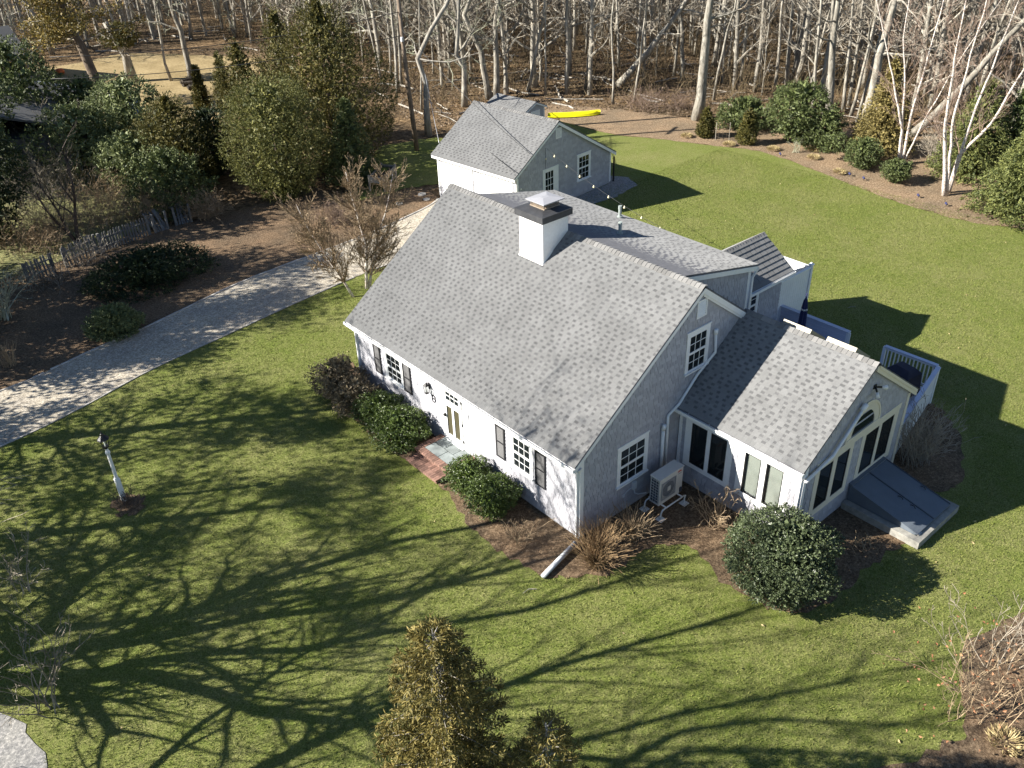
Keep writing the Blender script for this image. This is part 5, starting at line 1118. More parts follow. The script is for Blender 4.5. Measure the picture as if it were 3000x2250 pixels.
# right part of the wood edge
CT = [
 ('broad pale bare trunk at the wood edge behind the left dwarf conifer', [(34.78, 23.91, 0), (34.85, 23.81, 2.78), (34.9, 23.76, 7.49)], .36),
 ('thin leaning bare tree just right of the broad pale trunk', [(39.29, 26.09, 0), (39.4, 25.95, 2), (39.56, 25.73, 4.72), (39.75, 25.48, 6.21)], .10),
 ('straight gray tree above the low rhododendron', [(44.44, 27.52, 0), (44.39, 27.59, 5.88)], .16),
 ('slightly curved gray tree right of the straight one above the rhododendron', [(43.32, 25.44, 0), (43.32, 25.43, 3.68), (43.27, 25.51, 6.24)], .17),
 ('slender gray tree left of the big rhododendron top', [(44.29, 24.37, 0), (44.14, 24.6, 6.22)], .13),
 ('even gray trunk rising from the big rhododendron top', [(44.49, 23.52, 0), (44.34, 23.74, 3.22), (44.29, 23.83, 6.28)], .17),
 ('short thick leaning trunk behind the big rhododendron', [(46.39, 24.02, 0), (46.52, 23.81, 1.78), (46.48, 23.87, 5.99)], .23),
 ('slim upright tree right behind the big rhododendron', [(40.69, 18.91, 0), (40.43, 19.35, 7.23)], .12),
 ('medium gray trunk left of the pale forked one', [(41.98, 19.15, 0), (41.95, 19.21, 4.9), (41.87, 19.34, 7.05)], .2),
 ('pale thick trunk right of the big rhododendron', [(39.3, 16.8, 0), (39.08, 17.19, 4.03), (38.98, 17.37, 7.62)], .26),
 ('thin dark trunk leaning between the pale thick trunks', [(43.02, 18.03, 0), (42.78, 18.46, 7.02)], .12),
 ('slender right leaning tree left of the widest trunk', [(42.4, 17.08, 0), (42.7, 16.54, 7.23)], .11),
 ('thin curving tree crossing in front of the widest trunk', [(41.43, 16.04, 0), (41.66, 15.62, 5.68)], .10),
 ('widest pale trunk left of the golden spruce', [(39.95, 14.66, 0), (40.0, 14.57, 4.72), (40.13, 14.31, 7.79)], .33),
 ('gray trunk behind the far right spruce', [(41.52, 6.41, 0), (41.55, 6.3, 3.14)], .16),
]
for i, (lb, pts, r) in enumerate(CT): custom_tree('bare_tree', lb, pts, r, 14, seed=500+i, nb=8 if r > .15 else 6, first=.38, group='bare trees along the wood edge')
custom_tree('leaning_tree', 'long pale trunk leaning far right across the wood behind the birches', [(41.05, 12.09, 0), (41.4, 11.35, 1.2), (41.75, 10.6, 2.3), (42.97, 7.97, 7.02), (44.4, 5.0, 12.0)], .24, 13, seed=530, nb=7, first=.5)
CU = [
 ('twisted pale dead trunk beside the utility pole', [(19.98, 34.32, 0), (20.0, 34.3, 1.7), (20.04, 34.27, 3.37), (19.71, 34.5, 5.0), (20.6, 33.9, 6.6), (21.4, 33.4, 8.0)], .21, 'bark_snag', 'twig_lichen', 7),
 ('knobby gray trunk left of the shed', [(26.01, 38.08, 0), (26.06, 38.04, 2.8), (25.7, 38.3, 3.6), (25.96, 38.11, 6.18)], .22, 'bark', 'twig_lichen', 8),
 ('left trunk of the large forked pair behind the shed', [(28.57, 38.35, 0), (28.17, 38.68, 3.41), (27.42, 39.29, 5.85), (27.71, 39.05, 6.84)], .26, 'bark', 'twig_lichen', 9),
 ('right trunk of the large pair behind the shed', [(28.92, 37.97, 0), (29.04, 37.88, 5.27), (29.25, 37.7, 6.79)], .26, 'bark', 'twig_lichen', 9),
 ('leaning gray tree behind the shed roof corner', [(31.97, 37.86, 0), (32.8, 37.13, 4.82)], .14, 'bark', 'twig', 6),
 ('thin straight tree left above the canoe', [(31.99, 35.9, 0), (31.98, 35.9, 5.6)], .09, 'bark', 'twig', 5),
 ('straight gray trunk above the middle of the canoe', [(33.37, 35.03, 0), (33.31, 35.08, 6.53)], .18, 'bark', 'twig', 6),
 ('crooked gray tree above the right canoe end', [(34.88, 34.67, 0), (35.09, 34.47, 3.43)], .13, 'bark', 'twig', 6),
 ('young thin tree right of the canoe', [(33.83, 30.81, 0), (33.82, 30.82, 2.36)], .09, 'bark', 'twig', 5),
 ('slender tree on the leaf litter far right of the canoe', [(35.48, 30.23, 0), (35.75, 29.93, 5.26)], .09, 'bark', 'twig', 5),
 ('broken thick trunk leaning right in the wood above the canoe', [(37.5, 33.8, 0), (38.99, 32.19, 2.58), (40.46, 30.6, 5.45)], .27, 'bark', 'twig', 6),
 ('gray tree left of the utility pole top', [(24.93, 44.9, 0), (25.01, 44.85, 6.6)], .15, 'bark', 'twig_lichen', 7),
 ('thin pale tree far left of the utility pole', [(25.68, 48.23, 0), (25.02, 48.65, 6.21)], .10, 'bark', 'twig_lichen', 6),
 ('thin tree just right of the utility pole', [(23.37, 39.75, 0), (23.71, 39.51, 7.31)], .08, 'bark', 'twig_lichen', 5),
 ('tall gray tree above the garage gable', [(42.21, 31.37, 0), (41.86, 31.8, 5.77)], .18, 'bark', 'twig', 6),
 ('thin white leaning tree on the tan neighboring lawn', [(14.11, 62.11, 0), (13.9, 62.2, 1.5), (14.07, 62.13, 3.46)], .11, 'bark_snag', 'twig_lichen', 7),
 ('tall gray trunk beside the log pile', [(15.22, 60.52, 0), (15.19, 60.53, 3.96), (14.91, 60.64, 6.27)], .24, 'bark', 'twig_lichen', 9),
]
for i, (lb, pts, r, mt, tm, nb) in enumerate(CU): custom_tree('bare_tree', lb, pts, r, 13, seed=560+i, nb=nb, mat=mt, tm=tm, first=.33 if r > .2 else .4, blen=4.0 if r > .2 else 2.6, group='bare trees along the wood edge', sub=(7, 5) if tm == 'twig_lichen' else (5, 4))
cut = custom_tree('cut_tree', 'thick cut trunk with one ivy tuft on the tan neighboring lawn', [(11.74, 64.36, 0), (11.64, 64.39, 1.98), (11.3, 64.5, 3.2)], .38, 4.2, seed=590, nb=4, first=.6, blen=2.5, r_top=.2)
mobj('foliage', crown_mesh('foliage', 591, 2, lambda q: PROF['ball'](q)*1.4, 2.6, 260, 8, .3, .16, .08, 'leaf_cedar'), cut, (11.6, 64.4, 0))
# old cedar with the orange green crown, top left
oc = thing('cedar_tree', (6.72, 57.68, 0), 'old leaning cedar with orange green crown in the top left', 'tree')
ringtube([(np.array(p), r) for p, r in (((7.1, 56.9, -.1), .46), ((6.9, 57.4, 2), .36), ((6.67, 57.7, 4.2), .32), ((6.4, 58, 6.5), .28), ((5.9, 58.4, 9), .2), ((5.4, 58.8, 12), .08))], 'trunk', 'bark_brown', oc, (6.72, 57.68, 0))
rng = np.random.default_rng(77); out = {}; cl = []
for k in range(62):
    z = rng.uniform(4.6, 11.5); p = np.array([6.6-.1*(z-4), 57.8+.12*(z-4), z]); a = rng.uniform(0, 6.28); L = rng.uniform(2.5, 5.6)*(1.1-z/22)
    d = np.array([math.cos(a)-.45, math.sin(a)*.9+.15, .06]); pts = grow(rng, p, nv(d), L, .07, 0, [(6, .12, .03, 5, .35, .8, .35), (3, .2, .05, 0, 0, 0, 0)], out)
    for q, _ in pts[2:]: cl.append((q, rng.uniform(.5, .95)))
S = out[0]+out[1]; seg_obj('limbs', S, 'bark', oc, (6.72, 57.68, 0), 4)
PP = []
for c_, rr in cl:
    m_ = 64; C = c_+rng.normal(size=(m_, 3))*np.array([rr*.55, rr*.55, rr*.28]); PP.append(leaf_arrays(C, rng.normal(size=(m_, 3))+np.array([0, 0, .5]), .22, .10, rng))
V, F = joinVF(PP); mobj('crown', arr_mesh('crown', V-np.array([6.72, 57.68, 0]), F, 'leaf_cedar_orange'), oc, (6.72, 57.68, 0))
# ---- the wood: individuals in view, then the rest as one mass
BND = [(-30, 100), (-12, 88), (0, 82), (8, 78), (18, 78.5), (24, 69), (25.5, 58), (24.5, 50), (22.5, 42), (22, 37), (26.5, 36.5), (31, 34.6), (34.5, 30.5), (36.8, 25), (40, 20), (43, 13), (44, 5), (46, -8), (50, -30)]
cx, cy = CAM_POS.x, CAM_POS.y
BA = sorted([(math.atan2(x-cx, y-cy), math.hypot(x-cx, y-cy)) for x, y in BND])
def rb(a): return np.interp(a, [q[0] for q in BA], [q[1] for q in BA])
rng = np.random.default_rng(42); spots = []; used = [(p[0][0], p[0][1]) for _, p, _ in CT]+[(c_[1][0][0], c_[1][0][1]) for c_ in CU]
tries = 0
while len(spots) < 760 and tries < 90000:
    tries += 1
    a = rng.uniform(math.radians(2), math.radians(78)); r = math.sqrt(rng.uniform(50**2, 128**2)); x, y = cx+r*math.sin(a), cy+r*math.cos(a)
    if r < rb(a)+1.2: continue
    md = 1.05
    if any((x-u)**2+(y-v)**2 < md*md for u, v in used): continue
    used.append((x, y)); spots.append((r, x, y, a))
spots.sort()
from bpy_extras.object_utils import world_to_camera_view
near_n = 0; far = []
LB = ['slim gray bare tree inside the wood', 'medium bare tree with pale gray bark inside the wood', 'bare tree with spreading lichen covered limbs inside the wood']
for r, x, y, a in spots:
    if near_n < 250:
        left = a < math.radians(36); q = rng.random()
        if left: v = int(rng.integers(11, 15)) if q < .5 else int(rng.integers(0, 11))
        else: v = int(rng.integers(6, 11)) if q < .55 else int(rng.integers(0, 6))
        s = rng.uniform(.65, 1.25)*(1 if rng.random() < .8 else 1.25); k = 2 if v >= 11 else (0 if v >= 6 else 1)
        tree_from(v, x, y, rng.uniform(0, 6.28), (s, s, rng.uniform(.85, 1.2)), LB[k], ['slim bare trees in the wood', 'medium bare trees in the wood', 'spreading bare trees in the wood'][k]); near_n += 1
    else: far.append((x, y))
for _ in range(230):
    a = rng.uniform(math.radians(-55), math.radians(2)); r = rng.uniform(75, 135); far.append((cx+r*math.sin(a), cy+r*math.cos(a)))
for _ in range(120):
    a = rng.uniform(math.radians(78), math.radians(112)); r = rng.uniform(72, 125); far.append((cx+r*math.sin(a), cy+r*math.cos(a)))
parts_ = []
light = []
for i in range(5):
    rg_ = np.random.default_rng(900+i); out = {}
    grow(rg_, np.array([0, 0, -.1]), np.array([.03*(i-2), .02, 1.]), 14, .18, 0, [(6, .03, .02, 12, .3, .9, .2), (3, .2, .05, 7, .5, .8, .15), (2, .25, 0, 0, 0, 0, 0)], out)
    light.append(joinVF([seg_arrays(out[0], 6), seg_arrays(out[1], 3), seg_arrays(out[2], 3)]))
for j, (x, y) in enumerate(far):
    V, F = light[j % 5]; a = rng.uniform(0, 6.28); s = rng.uniform(.8, 1.2); c_, s_ = math.cos(a)*s, math.sin(a)*s
    parts_.append((np.stack([V[:, 0]*c_-V[:, 1]*s_+x, V[:, 0]*s_+V[:, 1]*c_+y, V[:, 2]*s], 1), F))
if parts_:
    V, F = joinVF(parts_); o = mobj('distant_wood', arr_mesh('distant_wood', V, F, 'bark')); tag(o, 'distant gray mass of bare trees deep in the wood', 'wood', kind='stuff')
# ---- underwood: thin saplings and brush, fallen branches, leaves on the floor
def floor_points(n, rng, a0=2, a1=78, rmax=105, off=-1.0, clump=None):
    P = []
    while len(P) < n:
        a = rng.uniform(math.radians(a0), math.radians(a1)); r = 48+(rmax-48)*rng.random()**1.25
        if r > rb(a)+off: P.append((cx+r*math.sin(a), cy+r*math.cos(a)))
    return np.array(P)
rng = np.random.default_rng(7); S = []
for x, y in floor_points(2300, rng, off=.3):
    for k in range(rng.integers(2, 6)):
        h = rng.uniform(.5, 3.4); d = nv(np.array([rng.normal()*.35, rng.normal()*.35, 1])); p = np.array([x+rng.normal()*.2, y+rng.normal()*.2, 0]); r = .018
        for i in range(3):
            d = nv(d+rng.normal(size=3)*.22); q = p+d*h/3; S.append((*p, *q, r, r*.7)); p = q; r *= .7
            if i: e = nv(d+rng.normal(size=3)*.7); S.append((*p, *(p+e*h*.3), r, r*.4))
o = seg_obj('underwood', S, 'thicket'); tag(o, 'thin brown brush and saplings covering the wood floor', 'brush', kind='stuff')
S = []
for x, y in floor_points(420, rng, off=-.6):
    a = rng.uniform(0, 6.28); L = rng.uniform(.8, 4.5); p = np.array([x, y, .06]); r = rng.uniform(.02, .08)
    for i in range(3): q = p+np.array([math.cos(a), math.sin(a), rng.uniform(-.02, .06)])*L/3; S.append((*p, *q, r, r*.8)); p = q; a += rng.normal()*.25
o = seg_obj('fallen_branches', S, 'bark_snag', n=5); tag(o, 'fallen gray branches scattered on the wood floor', 'branches', kind='stuff')
P = floor_points(34000, rng, off=-2.2, rmax=92); C = np.column_stack([P, rng.uniform(.01, .10, len(P))]); D = rng.normal(size=(len(P), 3))*np.array([1, 1, .3])
V, F = leaf_arrays(C, D, rng.uniform(.10, .22, len(P)), .10, rng, .15); o = mobj('leaf_litter', arr_mesh('leaf_litter', V, F, 'leaf_brown')); tag(o, 'dry brown leaves lying over the wood floor', 'leaves', kind='stuff')
# ---- caster trees just outside the left edge of the picture
def limb_tree(name, label, base, trunk_top, r, limbs, seed, Htop=13, tm='twig', lf=.55):
    rng = np.random.default_rng(seed); t = thing(name, (base[0], base[1], 0), label, 'tree'); loc = (base[0], base[1], 0); tt = np.array(trunk_top, dtype=float)
    ringtube([(np.array([base[0], base[1], -.1]), r*1.4), ((np.array([base[0], base[1], 0])+tt)/2, r), (tt, r*.85)], 'trunk', 'bark', t, loc, 10)
    out = {}
    for L in limbs:
        P = [tt]+[np.array(q, dtype=float) for q in L]; n_ = len(P); rr = r*(lf[len(out.get('k', []))] if isinstance(lf, list) else lf); out.setdefault('k', []).append(0)
        d = nv(P[-1]-P[-2]); cur = P[-1]
        while cur[2] < Htop and len(P) < n_+5 and L[-1][2] > 5: d = nv(d+rng.normal(size=3)*.15+np.array([0, 0, .25])); cur = cur+d*1.3; P.append(cur)
        m_ = len(P)
        for i in range(m_-1):
            a, b = rr*(1-.8*i/m_), rr*(1-.8*(i+1)/m_); out.setdefault(0, []).append((*P[i], *P[i+1], a, b))
            for k in range(3 if i else 0):
                f = rng.random(); c = P[i]*(1-f)+P[i+1]*f; dd = nv(P[i+1]-P[i]); s_ = nv(np.cross(dd, rng.normal(size=3)))
                grow(rng, c, nv(dd*.9+s_*.8), rng.uniform(1.4, 4.2), max(a*.45, .028), 1, [None, (7, .16, .03, 6, .5, .8, .2), (4, .22, .02, 3, .5, .7, .2), (3, .25, 0, 0, 0, 0, 0)], out)
    out.pop('k'); A = [seg_arrays(out[0], 7), seg_arrays(out[1], 4)]+[seg_arrays(out[l], 3) for l in sorted(out) if l > 1]; V, F = joinVF(A); nl = len(A[0][1])+len(A[1][1]); mi = np.ones(len(F), dtype=int); mi[:nl] = 0
    mobj('crown', arr_mesh('crown', V-np.array(loc), F, ['bark', tm], mi=mi), t, loc); return t
limb_tree('bare_tree', 'large bare many limbed tree just outside the left lawn edge', (-17.2, 8.7), (-17.15, 8.7, 1.7), .34, [
 [(-17.09, 8.66, 2.3), (-16.92, 8.84, 2.96), (-16.9, 8.77, 3.9), (-16.77, 8.89, 4.84), (-16.65, 8.99, 5.7), (-16.62, 8.92, 6.83), (-16.49, 9.03, 7.73), (-16.27, 9.26, 8.9)],
 [(-16.99, 8.78, 2.2), (-16.73, 9.18, 2.4), (-16.26, 9.9, 2.67), (-15.6, 10.93, 2.9), (-15.2, 11.53, 3.3), (-14.9, 12.2, 4.0)],
 [(-17.43, 8.1, 2.3), (-17.39, 8.12, 2.79), (-17.38, 8.07, 3.49), (-17.24, 8.2, 4.29), (-17.22, 8.16, 5.12), (-17.32, 7.88, 6.18), (-17.16, 8.0, 7.48), (-17.01, 8.03, 9.47), (-16.69, 8.42, 10.68)],
 [(-16.9, 8.9, 3.2), (-16.76, 9.0, 3.87), (-16.51, 9.34, 4.37), (-16.29, 9.62, 4.99), (-15.99, 10.04, 5.53), (-15.7, 10.4, 6.6)],
 [(-17.7, 7.66, 2.51), (-17.75, 7.47, 3.53), (-18.39, 6.42, 4.03)],
 [(-17.43, 8.04, 2.9), (-17.46, 7.88, 4.12), (-17.91, 7.05, 5.21), (-18.28, 6.42, 5.84)]], 11)
limb_tree('bare_tree', 'tall bare tree beyond the lower left corner beside the road', (-19.0, .6), (-18.5, 1.2, 2.0), .36, [
 [(-17.6, 2.6, 2.6), (-16.6, 4.07, 3.05), (-16.05, 4.88, 3.52), (-15.65, 5.45, 4.06), (-15.16, 6.15, 4.63), (-14.9, 6.5, 5.1)],
 [(-17.6, 2.4, 3.4), (-16.75, 3.69, 4.36), (-16.35, 4.22, 5.3), (-16.11, 4.54, 5.89), (-16.04, 4.52, 7.09), (-15.71, 4.94, 8.17), (-15.55, 5.11, 8.94), (-15.33, 5.34, 10.0), (-15.11, 5.59, 10.96)],
 [(-18.2, 1.6, 4.5), (-17.4, 2.6, 6.5), (-16.9, 3.2, 8.4), (-16.61, 3.38, 9.59), (-16.53, 3.38, 10.83)],
 [(-18.5, 1.2, 5.5), (-17.6, 2.2, 8.0), (-16.87, 2.98, 9.51), (-16.83, 2.91, 10.7), (-17.08, 2.4, 11.97)],
 [(-18.7, .9, 5.0), (-17.8, 1.9, 8.0), (-17.13, 2.57, 9.42), (-17.33, 2.12, 10.88)]], 12, lf=[.20, .42, .30, .30, .28])
def clump_tree(x, y, label, z0, H, Rr, n, seed, cr=1.0, nl=110, mat='leaf_dark'):
    rng = np.random.default_rng(seed); t = thing('pine_tree', (x, y, 0), label, 'tree'); loc = (x, y, 0)
    ringtube([(np.array([x, y, -.1]), .3), (np.array([x+.1, y, H*.5]), .2), (np.array([x, y, H]), .05)], 'trunk', 'bark_brown', t, loc)
    S, PP = [], []
    for k in range(n):
        z = z0+(H-z0)*(k+rng.random())/n; a = rng.uniform(0, 6.28); L = Rr*rng.uniform(.35, 1)*(1-.5*max(0, (z-z0)/(H-z0)-.3)); p = np.array([x, y, z]); q = p+np.array([math.cos(a)*L, math.sin(a)*L, .25*L])
        S.append((*p, *q, .06, .02)); 
        for f in (.6, 1.0):
            c_ = p+(q-p)*f; m_ = nl; C = c_+rng.normal(size=(m_, 3))*np.array([cr*.45, cr*.45, cr*.22]); PP.append(leaf_arrays(C, rng.normal(size=(m_, 3)), .26, .10, rng))
    seg_obj('limbs', S, 'bark_brown', t, loc, 5); V, F = joinVF(PP); mobj('crown', arr_mesh('crown', V-np.array(loc), F, mat), t, loc)
clump_tree(-19.3, 22.0, 'tall dark pine beyond the driveway outside the left edge', 3.6, 14.3, 4.1, 74, 21, .8, 62)
clump_tree(-22.5, 18.0, 'second dark pine outside the left edge nearer the road', 4.5, 13.2, 3.8, 52, 22, .8, 60)
clump_tree(-24.5, 14.5, 'third dark pine outside the left edge beside the road', 6.0, 12.5, 3.2, 20, 25, .8, 60)
clump_tree(-15.5, 26.0, 'middle dark pine beside the driveway outside the picture', 1.0, 8.0, 2.8, 36, 27, 1.3, 150)
clump_tree(-15.0, 29.5, 'broad dark pine behind the left mulch bed outside the picture', 1.5, 11.0, 3.5, 56, 23, 1.4, 130)
clump_tree(-12.0, 32.6, 'slender dark pine at the back of the left mulch bed', 1.0, 10.5, 3.2, 52, 28, 1.3, 130)
clump_tree(-10.8, 27.2, 'short dark pine beside the white bare shrub outside the picture', 1.0, 6.5, 2.2, 22, 24, 1.1, 120)
# ---- evergreens of the left hedge row
EV = [
 # name, x, y, label, H, R, prof, mat, leafL, leafW, ns, nl, sl, kw
 ('cedar_tree', 12.6, 33.6, 'tallest dense dark olive cedar behind the front juniper', 9.8, 3.3, 'flame', 'leaf_cedar', .13, .055, 3900, 9, .50, dict(updir=1.1, lump=.28, trunk=.2)),
 ('cedar_tree', 12.6, 38.9, 'slimmer cedar top rising left behind the tallest cedar', 8.6, 1.5, 'flame', 'leaf_cedar', .13, .055, 1300, 9, .5, dict(updir=1.2, lump=.3, trunk=.12)),
 ('cedar_tree', 10.8, 41.0, 'shorter dark cedar left of the slim cedar top', 6.6, 1.9, 'flame', 'leaf_cedar', .13, .055, 1400, 9, .5, dict(updir=1.1, lump=.3, trunk=.12)),
 ('juniper', 7.7, 31.3, 'wide yellow green juniper with feathery sprays by the driveway bed', 6.4, 2.95, 'loose', 'leaf_juniper', .12, .045, 3600, 9, .6, dict(updir=.7, lump=.22, jit=.5, trunk=.15)),
 ('spruce_tree', 11.6, 30.2, 'green conifer at the right foot of the tallest cedar', 4.9, 1.7, 'spruce', 'leaf_green', .15, .06, 900, 9, .5, dict(updir=.2, trunk=.1)),
 ('arborvitae', 12.0, 51.2, 'narrow dark arborvitae cone left of its twin on the tan lawn', 3.3, .62, 'cone', 'leaf_cedar', .15, .07, 380, 8, .35, dict(updir=1.2, trunk=.06)),
 ('arborvitae', 13.1, 49.4, 'narrow arborvitae cone right of its twin on the tan lawn', 4.3, .78, 'cone', 'leaf_cedar', .15, .07, 460, 8, .35, dict(updir=1.2, trunk=.06)),
 ('holly_tree', 3.9, 42.6, 'gray green glossy holly in front of the tan lawn', 5.4, 2.4, 'ball', 'leaf_gray', .14, .075, 1300, 9, .45, dict(z0=.2, jit=.6, lump=.25, trunk=.12)),
 ('holly_tree', 2.0, 37.8, 'lower gray green shrub below the glossy holly', 3.4, 1.9, 'ball', 'leaf_gray', .14, .075, 700, 9, .4, dict(z0=.1, jit=.6, lump=.3, trunk=.08)),
 ('cedar_shrub', 4.3, 37.0, 'rounded dark cedar shrub with rusty left flank', 5.3, 2.3, 'flame', 'leaf_cedar', .12, .05, 2000, 9, .45, dict(updir=.8, lump=.3, trunk=.12)),
 ('cedar_shrub', 6.4, 37.2, 'dark low conifer between the rusty cedar shrub and juniper', 4.0, 1.6, 'ball', 'leaf_dark', .15, .07, 700, 9, .45, dict(updir=.6, lump=.3, trunk=.12)),
 ('evergreen_shrub', 2.2, 33.6, 'deep green shrub in front below the rusty cedar shrub', 3.4, 2.3, 'dome', 'leaf_green', .13, .07, 1100, 9, .4, dict(jit=.6, lump=.25, trunk=.08)),
 ('holly_tree', -.2, 50.6, 'big light green holly covering the neighboring roof', 7.0, 3.0, 'ball', 'leaf_green', .16, .085, 1500, 9, .5, dict(z0=.3, jit=.6, lump=.3, trunk=.15)),
 ('holly_tree', 3.4, 48.6, 'middle green shrub below the neighboring roof edge', 4.4, 2.2, 'ball', 'leaf_green', .15, .085, 800, 9, .45, dict(z0=.2, jit=.6, lump=.3, trunk=.1)),
 ('holly_tree', .9, 43.2, 'broad green holly in front of the neighboring wall', 4.2, 2.6, 'ball', 'leaf_gray', .15, .085, 1000, 9, .45, dict(z0=.1, jit=.6, lump=.3, trunk=.1)),
 ('holly_tree', -4.6, 44.5, 'large dark green holly on the left picture edge', 8.0, 3.0, 'loose', 'leaf_green', .16, .085, 1500, 9, .5, dict(jit=.6, lump=.25, trunk=.15)),
 ('holly_tree', -6.4, 36.4, 'tall almost black holly filling the left edge', 8.0, 2.7, 'loose', 'leaf_dark', .15, .08, 1700, 9, .45, dict(jit=.6, lump=.2, trunk=.15)),
 ('dark_shrub', 14.9, 35.2, 'brown green shrub right of the tallest cedar near the pole', 3.4, 1.3, 'loose', 'leaf_brown', .13, .05, 320, 7, .5, dict(updir=.8, jit=.6, trunk=.06)),
]
for i, (nm, x, y, lb, H, R_, pf, mt, lL, lW, ns, nl, sl, kw) in enumerate(EV):
    bush(nm, x, y, lb, 'tree' if 'tree' in nm or nm in ('arborvitae', 'juniper') else 'shrub', H, R_, pf, mt, lL, lW, ns, nl, sl, seed=700+i, **kw)
bush('creeping_juniper', -2.2, 25.9, 'wide low dark juniper in deep shade on the driveway bed', 'shrub', 1.35, 2.7, 'dome', 'leaf_dark', .12, .05, 1500, 8, .4, seed=731, jit=.6, updir=.5, lump=.25, ex=(1.15, .8))
bush('round_shrub', -5.2, 22.0, 'round green shrub at the shaded bed edge by the driveway', 'shrub', 1.15, 1.12, 'dome', 'leaf_gray', .09, .05, 900, 8, .25, seed=732, jit=.6, lump=.15)
# ---- back bed
BB = [
 ('dwarf_conifer', 32.1, 21.1, 'left small golden green conifer cone on the back bed', 1.85, .60, 'arb', 'leaf_cedar', .09, .05, 700, 8, .2, dict(updir=1.0)),
 ('dwarf_conifer', 32.7, 18.4, 'right small golden green conifer cone beside the wire cage', 2.2, .68, 'arb', 'leaf_cedar', .09, .05, 600, 8, .2, dict(updir=1.0)),
 ('rhododendron', 35.4, 20.6, 'low broad rhododendron behind the two dwarf conifers', 1.9, 1.9, 'dome', 'leaf_green', .16, .06, 700, 8, .3, dict(jit=.7, lump=.3)),
 ('rhododendron', 35.0, 16.4, 'big glossy rhododendron left of the birches', 3.6, 1.95, 'ball', 'leaf_green', .17, .06, 1100, 8, .35, dict(z0=.3, jit=.7, lump=.35)),
 ('rhododendron', 35.2, 14.6, 'smaller rhododendron mass joined right of the big one', 2.3, 1.3, 'dome', 'leaf_green', .16, .06, 500, 8, .35, dict(jit=.7, lump=.35)),
 ('leafy_shrub', 33.4, 13.0, 'leggy open shrub with green leaf tufts on bare stems', 1.7, .75, 'loose', 'leaf_green', .14, .06, 150, 7, .3, dict(z0=.55, jit=.8, lump=.5, core=False)),
 ('round_shrub', 33.6, 11.1, 'large round dark green shrub left of the first birch', 1.7, 1.0, 'ball', 'leaf_green', .10, .05, 700, 8, .25, dict(z0=.05, jit=.7)),
 ('round_shrub', 32.75, 8.6, 'smaller round green shrub in front of the first birch', 1.25, .78, 'ball', 'leaf_green', .10, .05, 460, 8, .25, dict(z0=.15, jit=.7)),
 ('golden_spruce', 36.9, 11.9, 'golden yellow spruce behind the first birch', 5.4, 1.85, 'spruce', 'leaf_gold', .15, .06, 1400, 9, .5, dict(updir=-.1, trunk=.1)),
 ('spruce_tree', 36.6, 6.3, 'green spruce between the two birch clumps', 5.3, 2.3, 'spruce', 'leaf_spruce', .15, .06, 1500, 9, .55, dict(updir=-.15, trunk=.12)),
 ('spruce_tree', 38.2, 5.0, 'darker spruce behind the second birch clump', 5.0, 2.0, 'spruce', 'leaf_green', .15, .06, 900, 9, .55, dict(updir=-.15, trunk=.12)),
 ('spruce_tree', 32.6, 2.1, 'broad olive spruce cut by the right picture edge', 4.9, 2.15, 'spruce', 'leaf_spruce', .14, .06, 2100, 9, .5, dict(updir=-.15, trunk=.12)),
]
for i, (nm, x, y, lb, H, R_, pf, mt, lL, lW, ns, nl, sl, kw) in enumerate(BB):
    bush(nm, x, y, lb, 'tree' if 'spruce' in nm else 'shrub', H, R_, pf, mt, lL, lW, ns, nl, sl, seed=800+i, **kw)
# ---- bushes round the house
HB = [
 ('bronze_rhododendron', -1.0, 11.3, 'bronze leaved rhododendron at the far front corner of the house', 1.45, .82, 'ball', 'leaf_bronze', .11, .045, 620, 7, .22, dict(z0=.02, jit=.9, lump=.32)),
 ('bronze_rhododendron', -1.1, 10.0, 'second bronze leaved rhododendron between its twin and the boxwood', 1.25, .78, 'ball', 'leaf_bronze', .11, .045, 560, 7, .22, dict(z0=.02, jit=.9, lump=.32)),
 ('boxwood', -.95, 8.65, 'boxwood under the left front window', 1.25, .82, 'ball', 'leaf_box', .055, .03, 1500, 8, .14, dict(z0=.02, jit=.9, lump=.22)),
 ('boxwood', -1.05, 7.35, 'larger boxwood left of the brick steps', 1.3, .92, 'ball', 'leaf_box', .055, .03, 1700, 8, .14, dict(z0=.02, jit=.9, lump=.22)),
 ('boxwood', -.85, 3.95, 'dark boxwood right beside the brick steps', 1.05, .72, 'ball', 'leaf_box', .055, .03, 1200, 8, .14, dict(z0=.02, jit=.9, lump=.22)),
 ('boxwood', -.95, 2.72, 'sunny boxwood under the right front window', 1.1, .78, 'ball', 'leaf_box', .055, .03, 1400, 8, .14, dict(z0=.02, jit=.9, lump=.22)),
 ('holly_bush', 2.62, -4.85, 'large round glossy holly bush by the sunroom corner', 2.2, 1.42, 'ball', 'leaf_holly', .065, .038, 4300, 8, .20, dict(z0=.02, jit=.9, lump=.16)),
]
for i, (nm, x, y, lb, H, R_, pf, mt, lL, lW, ns, nl, sl, kw) in enumerate(HB):
    bush(nm, x, y, lb, 'shrub', H, R_, pf, mt, lL, lW, ns, nl, sl, seed=840+i, **kw)
